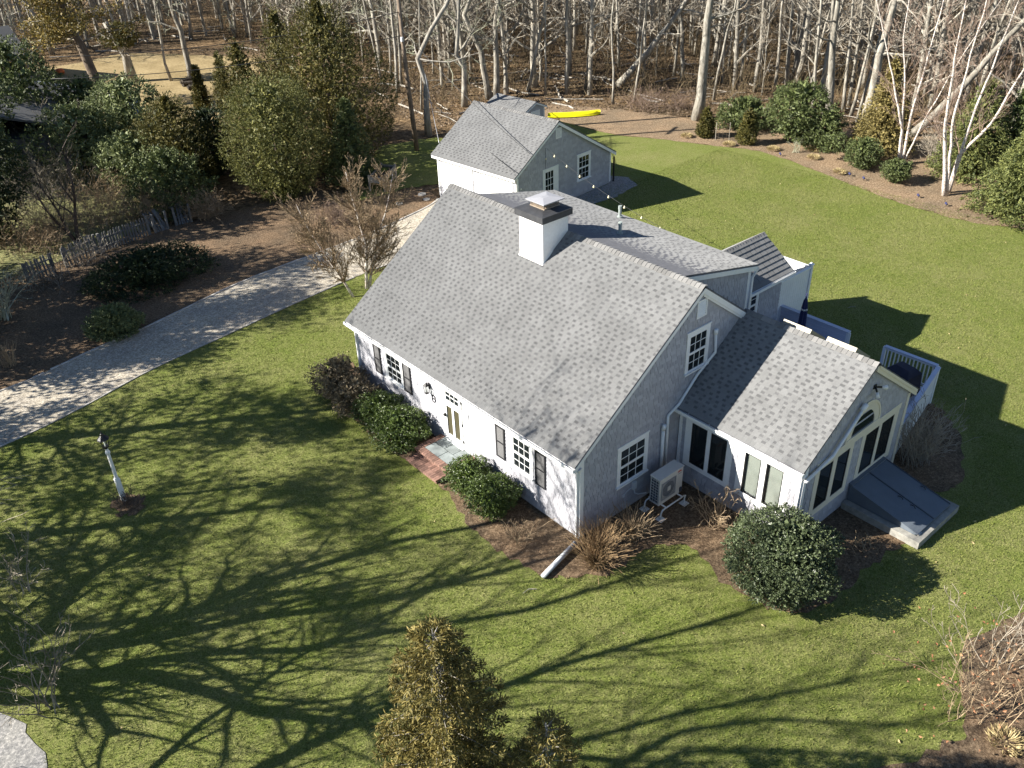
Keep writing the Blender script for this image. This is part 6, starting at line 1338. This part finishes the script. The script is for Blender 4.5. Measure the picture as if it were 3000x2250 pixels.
# ---- foreground conifers
def fir(x, y, H, label, seed, R_, n):
    rng = np.random.default_rng(seed); t = thing('young_cedar', (x, y, 0), label, 'tree', 'golden young cedars in the foreground'); loc = (x, y, 0)
    ringtube([(np.array([x, y, -.05]), .09), (np.array([x+.03, y+.03, H*.5]), .05), (np.array([x-.03, y, H]), .010)], 'trunk', 'bark_snag', t, loc)
    S, C, D = [], [], []
    for k in range(n):
        tz = (k+rng.random())/n; z = H*(.04+.94*tz); a = k*2.4+rng.normal()*.3; L = R_*(1-tz)**.7*rng.uniform(.5, 1.22)+.14; p = np.array([x, y, z]); up = .55
        d = nv(np.array([math.cos(a), math.sin(a), up])); ns = max(4, int(L/.09)); st = L/ns
        for i in range(ns):
            d = nv(d+np.array([0, 0, -.06])+rng.normal(size=3)*.06); q = p+d*st; S.append((*p, *q, .012*(1-i/ns)+.003, .010*(1-i/ns)+.002)); p = q
            if i < ns*.12: continue
            for s_ in range(4):
                sd_ = nv(np.cross(d, rng.normal(size=3))); b = nv(d*.8+sd_*.9); l2 = (.10+.16*(1-i/ns))*rng.uniform(.6, 1.3)
                for j in range(6): c_ = p+b*l2*(j+.3)/6; C.append(c_); D.append(nv(b+nv(np.cross(b, sd_+rng.normal(size=3)*.4))*(.8 if j % 2 else -.8)+rng.normal(size=3)*.2))
    seg_obj('limbs', S, 'bark_snag', t, loc, 4); C, D = np.array(C), np.array(D)
    V, F = leaf_arrays(C, D, .10*rng.uniform(.7, 1.3, len(C)), .030, rng, .1); mobj('foliage', arr_mesh('foliage', V-np.array(loc), F, 'leaf_fir'), t, loc)
fir(-8.32, -5.05, 6.78, 'taller golden brown young cedar at the bottom center', 31, 1.9, 250)
fir(-7.15, -6.4, 4.75, 'smaller sparse golden cedar right of the taller one at the bottom', 32, 1.2, 90)
# ---- birches
def birch(label, stems, seed, r, twl=2.2, nb=16, group=None, first=.22):
    rng = np.random.default_rng(seed); x, y = stems[0][0][:2]; t = thing('birch_tree', (x, y, 0), label, 'tree', group); loc = (x, y, 0); out = {}
    for pts, rr, H in stems:
        pass
    return t
def birch_clump(label, stems, seed, nb=14, blen=2.0, tm='twig_red', first=.2, group=None):
    rng = np.random.default_rng(seed); b0 = stems[0][0][0]; loc = (b0[0], b0[1], 0); t = thing('birch_tree', loc, label, 'tree', group); out = {}
    for pts, r, H in stems:
        P = [np.array(p, dtype=float) for p in pts]; d = nv(P[-1]-P[-2]); cur = P[-1]
        while cur[2] < H: d = nv(d+rng.normal(size=3)*.06+np.array([0, 0, .04])); cur = cur+d*.9; P.append(cur)
        Q = []
        for a, b in zip(P, P[1:]):
            k = max(1, int(np.linalg.norm(b-a)/.6)); Q += [a+(b-a)*i/k+(rng.normal(size=3)*.02 if i else 0) for i in range(k)]
        Q.append(P[-1]); n_ = len(Q); ringtube([(q, r*(1-.85*i/(n_-1))*(1.25 if i == 0 else 1)) for i, q in enumerate(Q)], 'trunk', 'birch', t, loc)
        for k in range(nb):
            tt = first+(1-first)*(k+rng.random())/nb; i = min(int(tt*(n_-1)), n_-2); dd = nv(Q[i+1]-Q[i]); s_ = nv(np.cross(dd, rng.normal(size=3)))
            grow(rng, Q[i], nv(dd*.8+s_*.75), blen*rng.uniform(.6, 1.2)*(1.15-.5*tt), max(r*(1-.85*tt)*.35, .012), 1, [None, (7, .09, .06, 7, .5, .55, .12), (5, .12, .06, 5, .5, .5, .12), (3, .14, .03, 0, 0, 0, 0)], out)
    A = [seg_arrays(out[l], 4 if l == 1 else 3) for l in sorted(out)]; V, F = joinVF(A); mobj('crown', arr_mesh('crown', V-np.array(loc), F, tm), t, loc); return t
MINR[0] = .009
birch_clump('slender birch clump rising from the lawn behind the far roof edge', [([(4.57, 18.06, 0), (4.75, 17.95, 2.0), (4.55, 18.1, 3.6)], .075, 5.2), ([(4.65, 18.0, 0), (5.2, 17.7, 2.4), (5.6, 17.5, 3.4)], .065, 4.8), ([(3.65, 17.75, 0), (3.15, 18.1, 1.4), (2.6, 18.4, 2.8)], .055, 4.0)], 51, nb=64, blen=1.8, tm='twig_tan', first=.16)
MINR[0] = .006
birch_clump('first white birch clump with four slim stems on the back bed', [([(35.62, 9.96, 0), (35.55, 10.1, 2.0), (34.9, 11.46, 6.01)], .085, 10), ([(35.71, 9.86, 0), (35.41, 10.49, 4.84), (35.21, 10.92, 6.83)], .08, 11), ([(35.77, 9.8, 0), (35.74, 9.85, 2.78), (35.9, 9.6, 7.28)], .085, 11), ([(35.8, 9.75, 0), (36.0, 9.2, 2.5), (36.3, 8.3, 5.5)], .06, 9)], 52, nb=10, blen=2.6)
birch_clump('second larger white birch clump with spreading stems near the right edge', [([(32.69, 5.73, 0), (32.45, 6.3, 3.0), (32.31, 6.66, 6.76)], .115, 11), ([(32.78, 5.65, 0), (32.55, 6.15, 4.0), (32.65, 5.96, 9.61)], .09, 12), ([(33.26, 5.8, 0), (33.38, 5.52, 4.5), (33.56, 5.06, 8.21)], .10, 11), ([(33.26, 5.8, 0.3), (33.29, 5.73, 2.02), (33.7, 4.72, 3.82), (34.0, 3.98, 6.51)], .095, 10)], 53, nb=11, blen=3.0)
# ---- bare shrubs
def twig_shrub(name, x, y, label, H, R_, n, mat, seed, sub=3, r=.012, group=None, cat='shrub', arch=.0, up=.05, wob=.14, sub2=2, base=.12):
    rng = np.random.default_rng(seed); t = thing(name, (x, y, 0), label, cat, group); out = {}
    for k in range(n):
        a = rng.uniform(0, 6.28); q = rng.random()**.6; d = nv(np.array([math.cos(a)*R_*q/H, math.sin(a)*R_*q/H, 1])); p = np.array([x+rng.normal()*base, y+rng.normal()*base, 0])
        grow(rng, p, d, H*rng.uniform(.65, 1.1), r*rng.uniform(.7, 1.3), 0, [(6, wob, up-arch, sub, .45, .6, .25), (4, wob*1.3, .02, sub2, .5, .6, .3), (3, wob*1.5, 0, 0, 0, 0, 0)], out)
    A = [seg_arrays(out[l], 3) for l in sorted(out)]; V, F = joinVF(A); mobj('stems', arr_mesh('stems', V-np.array([x, y, 0]), F, mat), t, (x, y, 0)); return t
TS = [
 ('ornamental_grass', -.35, -1.05, 'rusty orange grass clump at the near house corner', 1.25, 1.0, 260, 'twig_orange', dict(sub=0, r=.007, arch=.16, wob=.08)),
 ('ornamental_grass', .15, -.75, 'second rusty grass clump hiding the wall foot', 1.15, .8, 180, 'twig_orange', dict(sub=0, r=.007, arch=.14, wob=.08)),
 ('ornamental_grass', 1.2, -.95, 'tan grass clump left of the heat pump', 1.1, .75, 150, 'twig_tan', dict(sub=0, r=.007, arch=.16, wob=.1)),
 ('bare_shrub', 3.35, -2.25, 'spreading bare twiggy shrub below the sunroom windows', 1.25, 1.2, 14, 'twig_tan', dict(sub=5, r=.016, wob=.2, sub2=3)),
 ('bare_shrub', 3.6, -2.9, 'low tangle of pale twigs left of the holly bush', .6, .9, 16, 'twig_tan', dict(sub=4, r=.01, wob=.2, arch=.05)),
 ('bare_shrub', -1.35, 1.1, 'small tan twig clump in the front bed near the corner', .85, .55, 24, 'twig_tan', dict(sub=2, r=.007)),
 ('bare_shrub', 10.3, -4.6, 'upright fan of dark bare stems beside the deck railing', 1.9, 1.35, 110, 'twig', dict(sub=3, r=.010, wob=.08, sub2=1, base=.2)),
 ('grass_tuft', 5.5, -5.55, 'small tan grass tuft in front of the cellar doors', .5, .35, 22, 'twig_tan', dict(sub=0, r=.009, arch=.1)),
 ('bare_shrub', -9.05, 10.55, 'dark leafless shrub tangled at the lamp post foot', .55, .7, 36, 'twig_dark', dict(sub=3, r=.007, wob=.2)),
 ('bare_shrub', -8.3, 26.6, 'white branched bare shrub at the left edge beside the bed', 2.6, 2.2, 16, 'twig_lichen', dict(sub=6, r=.035, wob=.2, sub2=4)),
 ('bare_tree', -3.3, 32.3, 'small dark bare tree behind the picket fence', 4.6, 2.6, 3, 'twig_dark', dict(sub=9, r=.11, wob=.13, sub2=6, cat='tree')),
 ('bare_shrub', .2, 45.8, 'bushy bare shrub with pale upright branches behind the fence', 3.6, 2.6, 18, 'twig', dict(sub=6, r=.035, wob=.14, sub2=4)),
 ('bare_shrub', 3.0, 31.2, 'dense tan bramble heap right of the last fence', 1.6, 1.8, 140, 'twig_tan', dict(sub=3, r=.010, wob=.25, arch=.06)),
 ('bare_shrub', .9, 33.0, 'tangled tan brambles behind the picket fence', 2.0, 2.0, 170, 'twig_tan', dict(sub=3, r=.010, wob=.25, base=.7)),
 ('bare_shrub', -1.6, 34.4, 'wide tan thicket behind the small dark tree', 2.0, 2.2, 190, 'twig_tan', dict(sub=3, r=.010, wob=.22, base=1.2)),
 ('bare_shrub', -5.0, 33.4, 'tan thicket left of the small dark tree', 2.1, 2.1, 170, 'twig_tan', dict(sub=3, r=.010, wob=.22, base=1.0)),
 ('bare_shrub', -5.9, 29.0, 'gray brambles in front of the shaded fence section', 1.2, 1.4, 70, 'twig', dict(sub=3, r=.009, wob=.22, base=.6)),
 ('bare_shrub', -3.8, 29.9, 'gray brambles overgrowing the broken fence section', 1.2, 1.3, 70, 'twig', dict(sub=3, r=.009, wob=.22, base=.6)),
 ('bare_shrub', -.2, 36.6, 'pale tall thicket below the gray green shrub', 2.0, 2.2, 90, 'twig_tan', dict(sub=4, r=.010, wob=.18, base=1.0)),
 ('bare_shrub', -4.0, 37.5, 'pale tall thicket beside the dark left holly', 2.2, 2.2, 90, 'twig', dict(sub=4, r=.010, wob=.18, base=1.0)),
 ('bare_shrub', -1.5, 41.0, 'gray bushy thicket in front of the bushy bare shrub', 2.6, 2.4, 60, 'twig', dict(sub=5, r=.014, wob=.16, base=.8)),
 ('bare_shrub', 5.4, 24.8, 'low tan twig mound on the bed beside the birch tops', .6, 1.0, 60, 'twig_tan', dict(sub=2, r=.007, wob=.2, base=.4)),
 ('bare_shrub', 7.6, 25.6, 'dense brown twig mound behind the birch clump', 1.2, 1.4, 100, 'twig_red', dict(sub=3, r=.008, wob=.15, base=.4)),
 ('grass_tuft', -9.3, 22.2, 'dry upright grass tuft at the far left bed edge', 1.0, .4, 50, 'twig_tan', dict(sub=0, r=.007)),
 ('bare_shrub', 33.4, 15.3, 'white stemmed leafless shrub below the big rhododendron', .95, .5, 12, 'twig_lichen', dict(sub=3, r=.014)),
 ('bare_shrub', 2.6, -10.2, 'large pale twiggy shrub in the lower right corner', 2.1, 2.2, 18, 'twig_tan', dict(sub=4, r=.011, wob=.12, sub2=2, base=.35)),
 ('bare_shrub', 4.2, -9.9, 'second pale twiggy shrub running off the right edge', 2.0, 1.8, 12, 'twig', dict(sub=4, r=.011, wob=.12, sub2=2, base=.35)),
 ('bare_shrub', -13.3, 4.4, 'tangled pale bare shrub entering from the lower left edge', 2.6, 1.3, 12, 'twig', dict(sub=5, r=.018, wob=.2, sub2=3)),
 ('bare_shrub', -12.6, 8.9, 'pale bare shrub poking in left of the lamp post', 1.9, .9, 8, 'twig', dict(sub=5, r=.014, wob=.2, sub2=3)),
 ('bare_shrub', 34.4, 28.2, 'brown thorny brush on the leaf litter right of the canoe', 1.5, 1.9, 80, 'twig_red', dict(sub=3, r=.012, wob=.2, base=.6)),
 ('bare_shrub', 36.2, 26.4, 'second brown brush heap left of the broad pale trunk', 1.4, 1.6, 70, 'twig_red', dict(sub=3, r=.012, wob=.2, base=.6)),
 ('bare_shrub', 36.4, 8.2, 'fine gray twig shrub behind the first birch', 2.2, 1.6, 50, 'twig', dict(sub=5, r=.012, wob=.14, sub2=3)),
 ('bare_shrub', 17.5, 36.5, 'tan brush beside the foot of the utility pole', 2.4, 1.7, 60, 'twig_tan', dict(sub=4, r=.012, wob=.16, base=.5)),
 ('bare_shrub', 16.0, 39.5, 'taller tan brush between the cedars and the pole', 3.2, 1.8, 50, 'twig_tan', dict(sub=5, r=.014, wob=.14, base=.5)),
]
for i, (nm, x, y, lb, H, R_, n, mt, kw) in enumerate(TS): twig_shrub(nm, x, y, lb, H, R_, n, mt, 600+i, **kw)
# dead leaves still hanging in the lower right shrub
rng = np.random.default_rng(5); P = np.array([2.8, -9.9, .9])+rng.normal(size=(130, 3))*np.array([1.0, .7, .5]); P = P[P[:, 2] > .1]
V, F = leaf_arrays(P, rng.normal(size=P.shape), .09, .06, rng, .2); o = mobj('dead_leaves', arr_mesh('dead_leaves', V, F, 'leaf_dead')); tag(o, 'reddish dead leaves caught in the lower right shrub', 'leaves', kind='stuff')
# tan grass tufts on the back bed
TF = [((32.82, 16.51), 'tan grass tuft below the big rhododendron'), ((33.12, 13.92), 'tan grass tuft left of the leggy shrub'), ((34.37, 14.68), 'tan grass tuft nearest the rhododendron shade'), ((31.73, 18.96), 'tan grass tuft between the wire cage and lawn'), ((31.27, 21.93), 'tan grass tuft left of the left dwarf conifer'), ((31.96, 11.47), 'flat tan grass tuft beside the twin spot lights'), ((2.3, -11.0), 'curled tan grass tuft in the lower right corner')]
for i, ((x, y), lb) in enumerate(TF):
    t = thing('grass_tuft', (x, y, 0), lb, 'grass tuft', 'tan grass tufts on the mulch'); rng = np.random.default_rng(950+i); n_ = 240; a = rng.random(n_)*6.28; rr = .30*rng.random(n_)**.5
    C = np.stack([x+rr*np.cos(a), y+rr*np.sin(a), .02+.12*(1-(rr/.3)**2)], 1); D = np.stack([np.cos(a), np.sin(a), .5+rng.random(n_)], 1)
    V, F = leaf_arrays(C, D, .22, .03, rng, .1); mobj('blades', arr_mesh('blades', V-np.array([x, y, 0]), F, 'straw'), t, (x, y, 0))
wc = thing('wire_cage', (32.25, 19.9, 0), 'wire cage guarding a bare sapling between the two dwarf conifers', 'wire cage'); mb = MB()
for k in range(10):
    a = k*math.pi/5; mb.tube([(32.25+.4*math.cos(a), 19.9+.4*math.sin(a), 0), (32.25+.4*math.cos(a), 19.9+.4*math.sin(a), 1.0)], .006, 3)
for z in (.3, .65, 1.0): mb.tube([(32.25+.4*math.cos(k*math.pi/5), 19.9+.4*math.sin(k*math.pi/5), z) for k in range(11)], .006, 3)
mb.build('mesh', 'pole_wood', wc); MB().tube([(32.55, 19.6, 0), (32.55, 19.6, 1.15)], .018, 6).build('stake', 'old_wood', wc); MB().tube([(31.95, 20.2, 0), (31.95, 20.2, 1.15)], .018, 6).build('stake', 'old_wood', wc)
# herbs in the planter
rng = np.random.default_rng(8); C = np.array([12.7, 28.7, .80])+rng.normal(size=(160, 3))*np.array([.16, .12, .05]); V, F = leaf_arrays(C, rng.normal(size=C.shape)+np.array([0, 0, 1]), .10, .05, rng)
mobj('herbs', arr_mesh('herbs', V, F, 'leaf_lime'), pl, (0, 0, 0)) if False else None
o = mobj('herb_plant', arr_mesh('herb_plant', V, F, 'leaf_lime')); tag(o, 'small bright green herb growing in the raised planter', 'herb')
# sparse fallen leaves and sticks on the lawn
rng = np.random.default_rng(15); P = np.column_stack([rng.uniform(-14, 30, 190), rng.uniform(-12, 18, 190), np.full(190, .03)])
V, F = leaf_arrays(P, rng.normal(size=P.shape)*np.array([1, 1, .3]), rng.uniform(.06, .13, 190), .05, rng, .25); o = mobj('fallen_leaves', arr_mesh('fallen_leaves', V, F, 'straw')); tag(o, 'few pale fallen leaves scattered over the lawn', 'leaves', kind='stuff')
for (x, y, a, L, lb) in ((9.2, -10.2, .3, .5, 'pale forked stick on the lawn near the right edge'), (18.2, 2.2, 2.2, .35, 'short pale stick on the back lawn above the shadow'), (-2.2, -.6, 2.4, .4, 'short pale stick on the bed beside the drain pipe')):
    p = Vector((x, y, .04)); o = MB().tube([p, p+Vector((math.cos(a), math.sin(a), .02))*L*.5, p+Vector((math.cos(a+.4), math.sin(a+.4), .0))*L], [.012, .011, .007], 5).build('stick', 'bark_snag', None, p); tag(o, lb, 'stick')
# ---- grass blades over the lawn near the camera
rng = np.random.default_rng(99); n_ = 400000
X = rng.uniform(-15, 31, n_); Y = rng.uniform(-13, 19, n_)
ok = np.ones(n_, bool)
def cutout(poly):
    global ok
    pv = poly; r = np.zeros(n_, bool); j = len(pv)-1
    for i in range(len(pv)):
        xi, yi = pv[i]; xj, yj = pv[j]; 
        with np.errstate(divide='ignore', invalid='ignore'): r ^= ((yi > Y) != (yj > Y)) & (X < (xj-xi)*(Y-yi)/(yj-yi+1e-12)+xi)
        j = i
    return r
for pl_ in ([(-60, 30)]+[(p_[0], p_[1]) for p_ in DNEAR]+[(60, 19.2), (60, 30)], [(-.62, 13.41), (-1.34, 11.87), (-1.5, 9.89), (-1.83, 8.06), (-1.6, 6.68), (-1.75, 5.39), (-1.9, 3.91), (-2.14, 2.45), (-2.07, 1.08), (-1.75, -.32), (-1.17, -.98), (-.36, -1.6), (.66, -1.69), (1.55, -1.76), (2.0, -2.44), (1.2, -3.8), (1.0, -5.1), (1.7, -6.1), (2.99, -6.4), (4.5, -6.25), (5.85, -6.35), (7.0, -6.4), (9.6, -6.7), (9.6, -4), (13.8, -3.5), (13.8, 3), (8.2, 3), (8.2, 11.3), (0, 11.3), (.6, 13)],
            [(8.4, -4.9), (9.2, -6.0), (10.2, -6.5), (11.43, -6.0), (13.0, -5.1), (14.02, -3.8), (13.99, -2.71), (12.5, -2.6), (9.3, -3.2)], [(-9.7, 11.1), (-9.2, 11.4), (-8.6, 11.1), (-8.4, 10.5), (-8.7, 9.9), (-9.3, 9.7), (-9.7, 10.2)],
            [(-1.5, -9.6), (.9, -10.0), (1.9, -10.3), (2.9, -9.7), (4.9, -9.2), (8, -11), (4, -16), (-2, -16)], [(-14.25, 5.2), (-13.87, 4.4), (-13.8, 3.64), (-13.9, 2.8), (-14.6, 1.9), (-60, 1.4), (-60, 7), (-16, 6)]): ok &= ~cutout(pl_)
X, Y = X[ok], Y[ok]; m_ = len(X); a = rng.random(m_)*6.28; w_ = .007+.009*rng.random(m_); h = .035+.045*rng.random(m_); ln = rng.normal(size=(m_, 2))*.03
V = np.stack([np.stack([X-np.cos(a)*w_, Y-np.sin(a)*w_, np.full(m_, .008)], 1), np.stack([X+np.cos(a)*w_, Y+np.sin(a)*w_, np.full(m_, .008)], 1), np.stack([X+ln[:, 0], Y+ln[:, 1], h], 1)], 1).reshape(-1, 3)
o = mobj('grass', arr_mesh('grass', V, np.arange(m_*3).reshape(-1, 3), 'grass_blade')); tag(o, 'short green and straw colored grass blades over the lawn', 'grass', kind='stuff')
finish_pieces()
